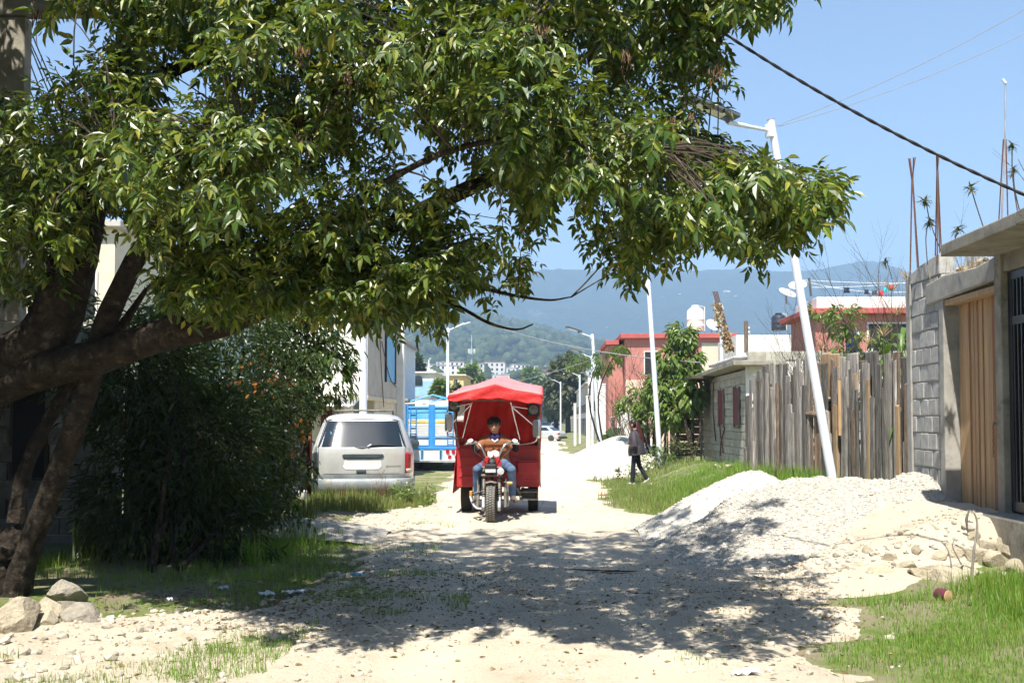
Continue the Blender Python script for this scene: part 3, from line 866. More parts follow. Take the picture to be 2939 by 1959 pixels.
for nm, pts, rad in limbs:
    P3 = smooth_path(A3(pts), 6)
    rr = lerp_list(rad, len(P3))
    rr = [r * (1 + .10 * math.sin(i * 1.7) * (r > .05) + random.uniform(-.04, .04)) for i, r in enumerate(rr)]
    if rad[0] > .1:                                  # knots, flutes and swellings on the big limbs
        P4 = smooth_path(A3(pts), 14)
        r4 = lerp_list(rad, len(P4))
        mb_ = MB().tube(P4, r4, 24)
        for i_ in range(len(P4)):
            for k_ in range(24):
                v_ = Vector(mb_.v[i_ * 24 + k_]); c_ = P4[i_]
                a_ = k_ / 24 * 2 * math.pi
                g_ = 1 + .16 * float(fbm(math.cos(a_) * 1.6 + i_ * .11, math.sin(a_) * 1.6 + i_ * .07, 4, 13)) + .04 * math.sin(a_ * 3 + i_ * .06)
                mb_.v[i_ * 24 + k_] = tuple(c_ + (v_ - c_) * g_)
        mb_.build(nm, M['bark'], tree, smooth=True, sharp=R(75), off=TO)
    else:
        MB().tube(P3, rr, 8).build(nm, M['bark'], tree, smooth=True, off=TO)
    skel_p += [tuple(p) for p in P3]; skel_r += rr
SP = np.array(skel_p)
# burl and roots at the foot
mb = MB()
for (px, py, yy, s) in ((10, 1580, 7.86, .12), (50, 1545, 7.88, .07), (0, 1660, 7.88, .14)):
    c = at(px, py, yy)
    V = SPH2[0] * (1 + .75 * np.array([float(fbm(p[0] * 3.2 + px, p[1] * 3.2 + p[2] * 4.1, 4, 8)) for p in SPH2[0]]))[:, None] * np.array([s, s, s * 1.25]) + np.array(c)
    mb.add(V.tolist(), SPH2[1].tolist())
mb.build('burl', M['bark'], tree, smooth=True, sharp=R(70), off=TO)

CROWN = [(110, -60), (2000, -60), (2040, 70), (2060, 150), (2110, 245), (2030, 330), (2060, 400), (2240, 445), (2330, 490), (2430, 545), (2360, 590), (2300, 660), (2250, 690), (2110, 665),
         (1950, 660), (1840, 720), (1790, 800), (1700, 790), (1610, 750), (1500, 780), (1420, 830), (1320, 820), (1220, 910), (1090, 900), (1010, 860), (930, 760), (800, 730),
         (700, 740), (600, 780), (480, 700), (400, 660), (300, 600), (350, 300), (320, 100)]
UPPER = [(1950, -80), (2290, -80), (2270, 10), (2160, 20), (2060, 0), (1980, 30)]
LEFTC = [(-120, 420), (120, 430), (250, 300), (300, 120), (430, 200), (420, 450), (300, 640), (190, 800), (60, 840), (-120, 760)]
FRONT = [[(330, 300), (620, 250), (880, 300), (900, 560), (700, 640), (420, 620), (280, 560)], [(560, -40), (1000, -40), (980, 130), (640, 180)], [(1020, 150), (1280, 120), (1300, 280), (1080, 300)],
         [(1480, 300), (1880, 360), (1900, 560), (1600, 590), (1450, 480)], [(1250, 60), (1560, 60), (1720, 250), (1500, 330), (1250, 220)], [(1930, 600), (2120, 590), (2120, 680), (1960, 680)], [(2150, 460), (2380, 510), (2280, 600), (2120, 560)]]
HOLES = [((1210, 450), 90, .8), ((1300, 540), 110, .75), ((1130, 700), 80, .75), ((1010, 520), 90, .55), ((1400, 650), 130, .7), ((1520, 720), 120, .65), ((1640, 620), 90, .65), ((700, 170), 50, .7), ((500, 250), 60, .8), ((1700, 740), 70, .6), ((430, 270), 60, .8), ((2180, 400), 50, .7), ((2075, 300), 75, .97)]
def sample_poly(poly, n, d0, d1):
    poly = np.asarray(poly, float)
    lo, hi = poly.min(0), poly.max(0)
    out = []
    while len(out) < n:
        px, py = rng.uniform(lo[0], hi[0], 4 * n), rng.uniform(lo[1], hi[1], 4 * n)
        ok = pip(px, py, poly)
        for a, b in zip(px[ok], py[ok]):
            drop = 0
            for (c, r, k) in HOLES:
                if (a - c[0]) ** 2 + (b - c[1]) ** 2 < r * r: drop = max(drop, k)
            if rng.uniform() < drop: continue
            out.append((a, b, rng.uniform(d0, d1)))
            if len(out) == n: break
    return out
tips = sample_poly(CROWN, 900, 5.7, 8.4) + sample_poly(UPPER, 26, 5.6, 6.6) + sample_poly([(780, 760), (1280, 760), (1260, 930), (1100, 920), (1000, 900), (860, 860)], 66, 5.9, 6.8) + sample_poly([(2250, 470), (2455, 540), (2390, 600), (2250, 640)], 15, 5.4, 6.4) + sample_poly([(1950, 640), (2320, 640), (2290, 730), (1980, 715)], 16, 5.5, 6.6) + sample_poly([(420, 780), (820, 780), (800, 890), (500, 900)], 38, 6.0, 6.6) + sample_poly([(1780, 560), (2000, 560), (1960, 720), (1800, 800)], 26, 5.6, 6.6) + sample_poly([(200, -150), (1900, -150), (1900, 200), (400, 250)], 120, 7.4, 8.7) + sample_poly(LEFTC, 230, 6.8, 8.7) + sample_poly([(850, 600), (1550, 560), (1500, 740), (1220, 900), (1000, 870)], 60, 5.8, 6.8) + sample_poly([(330, 620), (860, 680), (830, 830), (620, 830), (420, 780)], 62, 5.9, 6.7) + sample_poly([(-60, 300), (330, 100), (360, 500), (200, 700), (-60, 700)], 60, 6.0, 7.0)
for fpoly, n in zip(FRONT, (62, 26, 18, 46, 40, 16, 22)):
    tips += sample_poly(fpoly, n, 4.9, 5.8)
top = sample_poly([(-700, -1050), (1700, -1050), (2200, -300), (2250, -90), (-700, -90)], 960, 5.4, 8.9)
tips += [t for t in top]
T3 = np.array([tuple(at(*t)) for t in tips])
T3 = np.concatenate([T3, np.stack([rng.uniform(-8, -3.2, 190), rng.uniform(5.6, 9.4, 190), rng.uniform(5.4, 8.8, 190)], 1)])   # unseen tall left crown, added to darken the hedge and trunk
# secondary branches, then twigs to every tip
bm_twig = MB()
order = rng.permutation(len(T3))
sec_p = [SP]
def grow(target, pool, r0, r1, n, sides):
    d = np.linalg.norm(pool - target, axis=1)
    j = d.argmin()
    a = Vector(pool[j]); b = Vector(target)
    mid1 = a.lerp(b, .4) + Vector((random.uniform(-.1, .1), random.uniform(-.1, .1), .10)) * d[j]
    mid2 = a.lerp(b, .75) + Vector((random.uniform(-.08, .08), random.uniform(-.08, .08), .09)) * d[j]
    path = smooth_path([a, mid1, mid2, b], n)
    bm_twig.tube(path, lerp_list([r0, r1], len(path)), sides, caps=False)
    return path
ends = [None] * len(T3)
for i in order[:130]:
    dist = np.linalg.norm(SP - T3[i], axis=1).min()
    p = grow(T3[i], SP, .010 + .008 * dist, .004, 4, 5)
    ends[i] = p[-1] - p[-4]
    sec_p.append(np.array([tuple(q) for q in p[3:]]))
POOL = np.concatenate(sec_p)
for i in order[130:]:
    p = grow(T3[i], POOL, .0065, .0025, 2, 4)
    ends[i] = p[-1] - p[-3]
bm_twig.build('twigs', M['twig'], tree, smooth=True, sharp=R(80), off=TO)
tag(bpy.data.objects['twigs'], kind='stuff')
# compound leaves
LP, LD, LN, LL = [], [], [], []
for i, t in enumerate(T3):
    td = np.array(ends[i].normalized())
    hid = t[2] > 1.5 + 1270 / FPX * t[1] or t[0] < -5.2       # out-of-view crown: leaves enlarged to keep its cast shade dense
    for k in range(rng.integers(5, 7) if hid else rng.integers(8, 12)):
        base = t - td * rng.uniform(0, .26) + rng.normal(0, .02, 3)
        out = rng.normal(0, 1, 3); out -= td * out.dot(td)
        out /= np.linalg.norm(out)
        d = td * rng.uniform(.2, .9) + out * rng.uniform(.5, 1.0) + np.array((0, 0, -rng.uniform(.15, .75)))
        d /= np.linalg.norm(d)
        n = np.array((rng.normal(0, .35), rng.normal(-.25, .35), 1.0))
        LP.append(base); LD.append(d); LN.append(n); LL.append(rng.uniform(.15, .24) if hid else rng.uniform(.075, .165))
LP, LD, LN, LL = map(np.array, (LP, LD, LN, LL))
def compound(npairs, seed):
    """leaflets of one leaf: positions along y, normal z; returns base, dir, normal, length arrays"""
    r = np.random.default_rng(seed)
    b, d, n, l = [], [], [], []
    for k in range(npairs):
        f = .28 + .62 * k / max(npairs - 1, 1)
        for s in (-1, 1):
            b.append((0, f, -.12 * f * f)); d.append((s * r.uniform(.8, 1.05), r.uniform(.55, .9), -r.uniform(.15, .55)))
            n.append((s * -.15 + r.normal(0, .2), r.normal(0, .2), 1)); l.append(r.uniform(.46, .62) * (1.05 - .1 * abs(k - 1)))
    b.append((0, 1, -.12)); d.append((r.normal(0, .1), 1, -r.uniform(.15, .5))); n.append((r.normal(0, .2), 0, 1)); l.append(r.uniform(.58, .72))
    return np.array(b), np.array(d, float), np.array(n), np.array(l)
VAR = [compound(2 + (k % 3 > 0), 50 + k) for k in range(8)]
Dn = unit(LD); Sn = unit(np.cross(Dn, LN)); Nn = np.cross(Sn, Dn)
scr_dist = np.linalg.norm(LP - np.array((0, 0, CAMZ)), axis=1)
def project(P):
    q = (P - np.array((0, 0, CAMZ))) @ np.array(CAMR)
    return 1469.5 + FPX * q[:, 0] / -q[:, 2], CYP - FPX * q[:, 1] / -q[:, 2]
pxs, pys = project(LP)
vis = (pxs > 0) & (pxs < 2939) & (pys > 0) & (pys < 1959)
front = np.where(vis)[0]
front = set(front[np.argsort(scr_dist[front])][:300].tolist())
# the 300 leaves nearest the eye are parts of their own
tmesh = []
for k in range(8):
    b, d, n, l = VAR[k]
    V, q, t3 = leaf_arrays(b * .17, d, n, l * .17, l * .17 * .36)
    m_ = MB().tube([(0, 0, 0), (0, .09, -.004), (0, .17, -.02)], [.0016, .0013, .0009], 3, caps=False)
    o_ = np_mesh('leaf', np.concatenate([V, np.array(m_.v)]), [np.concatenate([q, np.array(m_.f) + len(V)]), t3], M['ash_leaf'])
    tmesh.append(o_.data)
    bpy.data.objects.remove(o_)
rest = []
for i in range(len(LP)):
    if i in front:
        o = bpy.data.objects.new('leaf', tmesh[i % 8]); C.objects.link(o); o.parent = tree
        s = LL[i] / .17
        mw = Matrix(((Sn[i][0], Dn[i][0], Nn[i][0]), (Sn[i][1], Dn[i][1], Nn[i][1]), (Sn[i][2], Dn[i][2], Nn[i][2]))).to_4x4()
        o.matrix_local = Matrix.Translation(Vector(LP[i]) - Vector(TO)) @ mw @ Matrix.Scale(s, 4)
    else:
        rest.append(i)
rest = np.array(rest)
aP, aD, aN, aL = [], [], [], []
for k in range(8):
    I = rest[rest % 8 == k]
    b, d, n, l = VAR[k]
    f = lambda a: Sn[I][:, None] * a[None, :, 0, None] + Dn[I][:, None] * a[None, :, 1, None] + Nn[I][:, None] * a[None, :, 2, None]
    aP.append((LP[I][:, None] + f(b) * LL[I][:, None, None]).reshape(-1, 3)); aD.append(f(d).reshape(-1, 3)); aN.append(f(n).reshape(-1, 3))
    aL.append((l[None] * LL[I][:, None]).ravel())
aP, aD, aN, aL = map(np.concatenate, (aP, aD, aN, aL))
aD = unit(aD) + rng.normal(0, .15, aD.shape); aN = unit(aN) + rng.normal(0, .2, aN.shape)
cr = leaves('crown', aP - np.array(TO), aD, aN, aL, aL * rng.uniform(.30, .42, len(aL)), M['ash_leaf'], tree)
tag(cr, kind='stuff')
# hanging bunches of brown winged seeds
n = 34
P0 = np.stack([rng.normal(0, .028, n), rng.normal(0, .028, n), -np.abs(rng.normal(0, .07, n))], 1)
V, q, t3 = leaf_arrays(P0, np.stack([rng.normal(0, .25, n), rng.normal(0, .25, n), -np.ones(n)], 1), rng.normal(0, 1, (n, 3)), rng.uniform(.04, .06, n), rng.uniform(.006, .010, n))
so_ = np_mesh('seed_bunch', V, [q, t3], M['seed']); seed_me = so_.data; bpy.data.objects.remove(so_)
for (px, py, d) in sample_poly([(650, 20), (2000, 20), (2100, 320), (1900, 480), (1400, 640), (1150, 700), (700, 560)], 58, 5.6, 7.2) + [(110, 20, 6.8), (860, 120, 5.2), (1000, 200, 5.3), (2110, 520, 5.9), (2060, 180, 5.6), (1560, 60, 5.2)]:
    o = bpy.data.objects.new('seed_bunch', seed_me); C.objects.link(o); o.parent = tree
    o.location = at(px, py, d) - Vector(TO)
    o.rotation_euler = (random.uniform(-.15, .15), random.uniform(-.15, .15), random.uniform(0, 6.28))
    s = random.uniform(.6, 1.15); o.scale = (s, s, s * random.uniform(1, 1.4)); tag(o, kind='stuff')

# ------------------------------------------------------------------ shrubs and other trees made of leaf clumps
def leaf_cloud(blobs, L0, L1, wf, droop, seed, clump=2.2, up=.6):
    """blobs: (centre, radii, count)"""
    r = np.random.default_rng(seed)
    Ps, Ds, Ns, Ls = [], [], [], []
    for (c, rad, n) in blobs:
        c = np.array(c); rad = np.array(rad)
        k = 0
        nc = max(int(n / 26), 6)                     # clump centres through the volume, denser outside
        u = unit(r.normal(0, 1, (nc, 3))) * (r.uniform(.25, 1, (nc, 1)) ** .5)
        cc = c + u * rad
        idx = r.integers(0, nc, n)
        g = r.normal(0, 1, (n, 3)) * (rad.mean() * .16 * clump / 2.2)
        P = cc[idx] + g
        out = unit(u[idx] + g / rad.mean() * 1.5 + r.normal(0, .35, (n, 3)))
        D = out * .8 + np.array((0, 0, -droop)) + r.normal(0, .3, (n, 3))
        N = out * .4 + np.array((0, -.15, up)) + r.normal(0, .35, (n, 3))
        Ps.append(P); Ds.append(D); Ns.append(N); Ls.append(r.uniform(L0, L1, n))
    P, D, N, L = map(np.concatenate, (Ps, Ds, Ns, Ls))
    return P, D, N, L, L * wf * r.uniform(.8, 1.2, len(L))
def leafy(name, label, cat, base, blobs, L0, L1, wf, droop, mat, seed, stems=(), stem_mat='bark', group=None, crown='crown', stem_name='stem', clump=2.2, cut=None, far=False):
    t = thing(name, label, cat, tuple(base), group=group)
    P, D, N, L, Wd = leaf_cloud(blobs, L0, L1, wf, droop, seed, clump)
    if cut is not None:
        ok = cut(P); P, D, N, L, Wd = P[ok], D[ok], N[ok], L[ok], Wd[ok]
    args = (BLADE_T * np.array([1, 1, 1]), BLADE_Q, BLADE_3) if far else (LEAF_T, LEAF_Q, LEAF_3)
    if far:
        T = np.array([(0, 0, 0), (-.5, .4, .04), (.5, .4, .04), (0, 1, -.15)])
        o = leaves(crown, P - np.array(tuple(base)), D, N, L, Wd, mat, t, T, np.array([(0, 2, 3, 1)]), np.zeros((0, 3), int))
    else:
        o = leaves(crown, P - np.array(tuple(base)), D, N, L, Wd, mat, t)
    tag(o, kind='stuff')
    for k, (pts, rad) in enumerate(stems):
        path = smooth_path(pts, 4)
        MB().tube(path, lerp_list(rad, len(path)), 6).build(stem_name, M[stem_mat], t, smooth=True, off=tuple(base))
    return t
def stemset(base, tops, r0, r1, spread=.15):
    out = []
    for p in tops:
        b = Vector(base) + Vector((random.uniform(-spread, spread), random.uniform(-spread, spread), -.05))
        p = Vector(p)
        m = b.lerp(p, .5) + Vector((random.uniform(-.15, .15), random.uniform(-.15, .15), .05)) * (p - b).length
        out.append(([b, m, p], [r0, (r0 + r1) / 2, r1]))
    return out
def cxy(px, py, y):
    return tuple(at(px, py, y))
def trimmed(limit):
    """the shrub is kept clear of the parked van below head height"""
    return lambda P: ~((P[:, 0] > limit + .12 * np.sin(P[:, 2] * 9)) & (P[:, 2] < 1.65))
b1 = gnd(470, 1640)
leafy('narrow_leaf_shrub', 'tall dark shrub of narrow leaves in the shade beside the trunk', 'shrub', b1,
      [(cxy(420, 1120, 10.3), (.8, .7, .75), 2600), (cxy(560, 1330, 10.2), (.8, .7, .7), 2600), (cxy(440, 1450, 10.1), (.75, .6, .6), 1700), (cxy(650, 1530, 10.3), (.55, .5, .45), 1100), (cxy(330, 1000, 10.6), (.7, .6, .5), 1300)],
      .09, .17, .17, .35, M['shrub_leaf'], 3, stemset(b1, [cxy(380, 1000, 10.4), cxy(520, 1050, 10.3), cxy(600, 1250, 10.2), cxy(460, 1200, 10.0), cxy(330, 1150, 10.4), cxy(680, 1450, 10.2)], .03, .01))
b2 = gnd(760, 1530)
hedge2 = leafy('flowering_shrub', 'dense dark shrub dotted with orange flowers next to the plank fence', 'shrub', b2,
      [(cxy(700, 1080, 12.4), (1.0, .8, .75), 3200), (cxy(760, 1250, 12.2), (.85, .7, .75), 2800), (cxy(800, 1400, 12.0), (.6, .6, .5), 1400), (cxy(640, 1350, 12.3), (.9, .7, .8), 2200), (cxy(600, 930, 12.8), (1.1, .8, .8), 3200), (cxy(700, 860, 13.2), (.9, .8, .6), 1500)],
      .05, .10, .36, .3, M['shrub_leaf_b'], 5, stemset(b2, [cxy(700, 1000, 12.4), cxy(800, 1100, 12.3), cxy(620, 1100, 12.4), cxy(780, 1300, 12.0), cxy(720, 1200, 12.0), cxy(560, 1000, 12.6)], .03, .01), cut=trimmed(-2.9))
for k, (px, py, s, n) in enumerate(((690, 1085, .16, 12), (790, 1085, .16, 14), (740, 1120, .18, 12), (820, 1090, .10, 6), (865, 1225, .08, 9), (850, 1310, .07, 8), (880, 1250, .07, 8), (740, 1290, .06, 6))):
    c = np.array(cxy(px, py, 11.5))
    P = c + rng.normal(0, 1, (n, 3)) * s * .55
    o = leaves('flower_spray', P - np.array(tuple(b2)), rng.normal(0, 1, (n, 3)) + np.array((0, -.6, .3)), rng.normal(0, 1, (n, 3)) + np.array((0, -1, 0)), rng.uniform(.03, .07, n), rng.uniform(.025, .05, n), M['orange_flower'], hedge2)
    tag(o, kind='stuff')
b3 = Vector(((790 - 1560) * 14.7 / FPX, 14.7, Hf((790 - 1560) * 14.7 / FPX, 14.7)))
t3_ = leafy('laurel_tree', 'small laurel tree with drooping dark leaves and cream flower heads above the plank fence', 'tree', b3,
      [(cxy(860, 960, 14.6), (.55, .5, .55), 1300), (cxy(930, 1060, 14.5), (.40, .4, .55), 800), (cxy(800, 1080, 14.7), (.7, .5, .7), 1600), (cxy(845, 1170, 14.4), (.34, .35, .36), 520), (cxy(850, 860, 14.8), (.6, .5, .35), 800), (cxy(760, 1250, 14.6), (.6, .5, .6), 900)],
      .10, .17, .30, .85, M['laurel_leaf'], 9, stemset(b3, [cxy(860, 950, 14.6), cxy(880, 1040, 14.5), cxy(800, 1050, 14.7)], .04, .012, .05), cut=trimmed(-3.42))
for (px, py, s) in ((880, 890, .16), (925, 880, .14), (960, 905, .12), (850, 915, .12), (900, 925, .12)):
    n = 70
    P = np.array(cxy(px, py, 14.2)) + rng.normal(0, 1, (n, 3)) * s * .5
    o = leaves('flower_head', P - np.array(tuple(b3)), rng.normal(0, 1, (n, 3)), rng.normal(0, 1, (n, 3)), rng.uniform(.02, .04, n), rng.uniform(.02, .03, n), M['yellow_flower'], t3_)
    tag(o, kind='stuff')
# weeds under the shrubs
for (px, py, h, n, lab) in ((250, 1600, .55, 60, 'strap-leaved clump in deep shade at the foot of the ash trunk'), (720, 1620, .38, 46, 'leafy weed clump at the front of the narrow-leaved shrub'), (880, 1500, .42, 60, 'tall grass clump beside the grey gravel spill')):
    b = gnd(px, py)
    a = rng.uniform(0, 6.28, n); l = rng.uniform(.2, 1.0, n)
    o = leaves('weed_clump', np.stack([rng.normal(0, .06, n), rng.normal(0, .06, n), np.zeros(n) - .01], 1), np.stack([np.cos(a) * l, np.sin(a) * l, np.ones(n)], 1), np.stack([-np.cos(a), -np.sin(a), l], 1) * -1,
               rng.uniform(.5, 1, n) * h, rng.uniform(.012, .03, n), M['shrub_leaf_b'] if h > .4 else M['grass'], None, BLADE_T, BLADE_Q, BLADE_3)
    o.location = b
    tag(o, lab, 'weeds')
# ------------------------------------------------------------------ walls of blocks
def block_mesh(name, l, h, t, mat, seed=0):
    mb = MB().box((0, 0, 0), (l, t, h))
    me = bpy.data.meshes.new(name); me.from_pydata(mb.v, [], mb.f)
    bm = bmesh.new(); bm.from_mesh(me)
    bmesh.ops.bevel(bm, geom=list(bm.edges), offset=.008, segments=1, affect='EDGES')
    r = random.Random(seed)
    for v in bm.verts:
        v.co += Vector((r.uniform(-1, 1), r.uniform(-1, 1), r.uniform(-1, 1))) * .003
    bmesh.ops.recalc_face_normals(bm, faces=bm.faces)
    bm.to_mesh(me); bm.free()
    me.materials.append(mat)
    return me
def lay_blocks(parent, p0, p1, z0, z1, mat, l=.40, h=.20, t=.05, skip=None, off=(0, 0, 0), jit=.004):
    """courses of separate blocks on the line p0 -> p1 (xy); the face is on the left of that line"""
    p0, p1 = Vector((*p0, 0)), Vector((*p1, 0))
    d = (p1 - p0); length = d.length; d.normalize()
    a = math.atan2(d.y, d.x)
    meshes = {}
    def me(w, k):
        key = (round(w, 2), k)
        if key not in meshes:
            meshes[key] = block_mesh('block', w - .014, h - .014, t, mat, k)
        return meshes[key]
    z = z0; c = 0
    while z + h <= z1 + .02:
        s = -(l / 2) * (c % 2)
        while s < length - .02:
            a0, a1 = max(s, 0), min(s + l, length)
            if a1 - a0 > .05 and not (skip and skip((a0 + a1) / 2, z + h / 2)):
                o = bpy.data.objects.new('block', me(a1 - a0, random.randrange(3))); C.objects.link(o); o.parent = parent
                p = p0 + d * ((a0 + a1) / 2)
                o.location = (p.x - off[0] + random.uniform(-jit, jit), p.y - off[1] + random.uniform(-jit, jit), z + h / 2 - off[2])
                o.rotation_euler = (random.uniform(-.006, .006), random.uniform(-.006, .006), a)
            s += l
        z += h; c += 1

# ------------------------------------------------------------------ the gate house at the right edge
XF = 4.5
GO = (4.5, 10.5, .5)
gh = thing('gate_house', 'unfinished grey block house with plank gate and black metal gate at the right edge', 'house', GO)
w = MB().bb(XF + .02, XF + .17, 11.41, 12.42, .2, 3.16)
w.prism([(11.41, 3.16), (12.42, 3.16), (12.42, 3.26), (12.05, 3.34), (11.41, 3.40)], 'x', XF + .0, XF + .18)
wall = w.build('wall', M['mortar'], gh, bevel=.012, off=GO)
lay_blocks(wall, (XF + .03, 12.30), (XF + .03, 11.44), .35, 3.16, M['block'], l=.24, h=.2, t=.05, off=GO, jit=.006)
MB().bb(XF - .012, XF + .2, 12.31, 12.45, .2, 3.25).build('corner_column', M['concrete'], gh, bevel=.012, off=GO)
MB().bb(XF - .015, XF + .20, 11.29, 11.42, .2, 2.86).build('jamb', M['concrete'], gh, bevel=.01, off=GO)
MB().prism([(9.96, 2.90), (11.75, 2.84), (11.75, 3.08), (11.2, 3.12), (10.4, 3.08), (9.96, 3.12)], 'x', XF - .03, XF + .2).build('lintel', M['concrete'], gh, bevel=.015, off=GO)
MB().bb(XF + .0, XF + .14, 9.99, 11.28, 2.78, 2.845).build('lintel_board', M['tan_wood'], gh, bevel=.006, off=GO)
MB().bb(XF - .03, XF + .2, 9.84, 9.99, .2, 3.13).build('column', M['old_concrete'], gh, bevel=.01, off=GO)
MB().bb(XF, XF + .2, 6.8, 9.84, 2.95, 3.13).build('upper_wall', M['old_concrete'], gh, off=GO)
slab = MB()
P = []
ys_ = np.linspace(6.8, 10.0, 18)
slab.prism([(3.95, 3.13), (5.8, 3.13), (5.8, 3.27), (3.95, 3.25)], 'y', 6.8, 8.4)
slab.prism([(3.955, 3.125), (5.8, 3.125), (5.8, 3.27), (3.955, 3.245)], 'y', 8.405, 10.0)
slab.build('roof_slab', M['old_concrete'], gh, bevel=.012, off=GO)
MB().bb(XF + .35, 8.5, 6.8, 9.9, .1, 3.12).build('back_wall', M['old_concrete'], gh, off=GO)
MB().bb(XF - .25, XF + .34, 6.8, 9.93, .1, .60).build('threshold', M['old_concrete'], gh, bevel=.02, off=GO)
gate = MB().bb(XF + .185, XF + .215, 10.2, 11.27, .85, .95).bb(XF + .185, XF + .215, 10.2, 11.27, 2.3, 2.4).build('wooden_gate', M['gate_wood'], gh, off=GO)
y = 11.27
k = 0
while y > 10.34:
    wd = random.uniform(.075, .125)
    dx = random.uniform(0, .018)
    if k in (3, 6):
        wd = .045
    MB().bb(XF + .14 + dx, XF + .17 + dx, y - wd + .006, y, .42, 2.835 - random.uniform(0, .01)).build('plank', M['gate_wood_red'] if k in (3, 6) else M['gate_wood'], gate, bevel=.004, off=GO)
    y -= wd; k += 1
MB().bb(XF + .10, XF + .22, 10.16, 10.34, .40, 2.83).build('plank', M['gate_wood_red'], gate, bevel=.004, off=GO)
MB().bb(XF + .06, XF + .13, 10.02, 10.10, .40, 2.78).build('gate_post', M['gate_wood'], gh, bevel=.006, off=GO)
ch = MB()
ca, cb = Vector((XF + .12, 10.36, 1.46)), Vector((XF + .05, 10.04, 1.56))
for i in range(9):
    c = ca.lerp(cb, i / 8) - Vector((0, 0, .03 * math.sin(math.pi * i / 8)))
    r_ = rotx(.3 + (math.pi / 2 if i % 2 else 0))
    ch.tube([c + r_ @ Vector((.012 * math.cos(a), .024 * math.sin(a), 0)) for a in np.linspace(0, 2 * math.pi, 9)], .004, 4, caps=False)
for i in range(10):
    c = ca + Vector((-.01, .0, -.035 * i))
    r_ = rotz(0 if i % 2 else math.pi / 2)
    ch.tube([c + r_ @ Vector((.012 * math.cos(a), 0, .024 * math.sin(a))) for a in np.linspace(0, 2 * math.pi, 9)], .004, 4, caps=False)
ch.build('chain', M['steel_dirty'], gh, off=GO)
mg = MB()
gx0, gx1 = XF + .03, XF + .07
for (a, b, c, d) in ((9.76, 9.83, .62, 2.94), (8.9, 8.96, .62, 2.94), (7.9, 7.97, .62, 2.94)):
    mg.bb(gx0, gx1, a, b, c, d)
for (c, d) in ((.62, .72), (2.42, 2.50), (2.86, 2.94)):
    mg.bb(gx0 + .003, gx1 - .003, 7.97, 9.76, c, d)
mgo = mg.build('metal_gate', M['black_metal'], gh, bevel=.005, off=GO)
MB().bb(gx0 + .028, gx0 + .034, 7.97, 9.77, .7, 2.9).build('pane', M['glass_dark'], mgo, off=GO)
bar = None
for y in np.arange(8.0, 9.75, .075):
    if bar is None:
        bar = MB().bb(-.009, .009, -.011, .011, -1.1, 1.1).build('bar', M['black_metal'], mgo)
        bo = bar
    else:
        bo = bar.copy(); C.objects.link(bo)
    bo.location = (gx0 + .014 - GO[0], y - GO[1], 1.79 - GO[2])

# rubble and dry growth on top of the wall
rub = [rock_mesh('rubble%d' % i, 300 + i) for i in range(4)]
for i in range(16):
    yy = random.uniform(10.2, 11.9)
    o = rock('rubble_stone', rub[i % 4], (XF + random.uniform(.02, .16), yy, (3.10 if yy < 11.75 else 3.38) + random.uniform(.0, .05)), random.uniform(.03, .08), M['rock'],
             'small pale rubble stone lying on the wall top above the plank gate', 'rubble on the wall above the gate')
def dry_tuft(name, label, base, n, h, w=.006, mat=None, lean=.5, cat='dry grass'):
    a = rng.uniform(0, 6.28, n); l = np.abs(rng.normal(0, lean, n))
    o = leaves(name, np.stack([rng.normal(0, .07, n), rng.normal(0, .12, n), np.zeros(n) - .02], 1), np.stack([np.cos(a) * l, np.sin(a) * l, np.ones(n)], 1),
               np.stack([np.cos(a), np.sin(a), -l], 1), rng.uniform(.4, 1, n) * h, np.full(n, w), mat or M['dry'], None, BLADE_T, BLADE_Q, BLADE_3)
    o.location = base
    return tag(o, label, cat)
dry_tuft('dry_grass', 'dry straw-coloured grass tuft on the lintel over the plank gate', (XF + .08, 10.7, 3.08), 110, .42, lean=.7)
dry_tuft('dry_grass', 'dry grass tuft on the far end of the block wall top', (XF + .1, 11.6, 3.12), 80, .40, lean=.7)
dry_tuft('dry_grass', 'dry grass tuft on the concrete roof slab beside the thin mast', (4.6, 9.2, 3.25), 60, .55, lean=.5)
# bundles of reinforcing bars
def rebar(label, pts_list, base):
    t = thing('rebar_bundle', label, 'rebar', base, group='rebar bundles on the wall tops')
    for pts in pts_list:
        MB().tube([Vector(p) - Vector(base) for p in pts], .007, 6).build('bar', M['rust'], t, smooth=True)
    return t
def rb(tops, waist, feet, y):
    return [[at(f[0], f[1], y + dy), at(waist[0] + k, waist[1], y + dy * .2), at(t[0], t[1], y - dy)] for (f, t, k, dy) in zip(feet, tops, (-1, 1, 2, 0), (.06, -.06, .06, -.06))]
rebar('crossed rebar bundle splayed like an X, left of the two on the block wall', rb([(2608, 455), (2612, 455), (2622, 452), (2627, 452)], (2618, 515), [(2612, 790), (2634, 785), (2637, 770), (2613, 775)], 12.2), tuple(at(2622, 780, 12.2)))
rebar('upright tied rebar bundle beside the hanging rosette plants, right of the crossed one', rb([(2688, 447), (2692, 447), (2690, 450), (2694, 452)], (2690, 495), [(2684, 755), (2690, 758), (2703, 750), (2698, 752)], 11.5), tuple(at(2693, 750, 11.5)))
mast = thing('antenna_mast', 'tall thin grey mast with rods tied to it standing on the concrete roof slab', 'mast', tuple(at(2874, 640, 9.4)))
mo = tuple(at(2874, 640, 9.4))
MB().tube([at(2874, 650, 9.4), at(2884, 420, 9.4), at(2886, 235, 9.4)], .008, 8).build('pole', M['tin'], mast, smooth=True, off=mo)
MB().tube([at(2866, 645, 9.45), at(2880, 400, 9.42)], .006, 6).build('rod', M['rust'], mast, smooth=True, off=mo)
MB().tube([at(2893, 640, 9.45), at(2887, 400, 9.42)], .006, 6).build('rod', M['rust'], mast, smooth=True, off=mo)
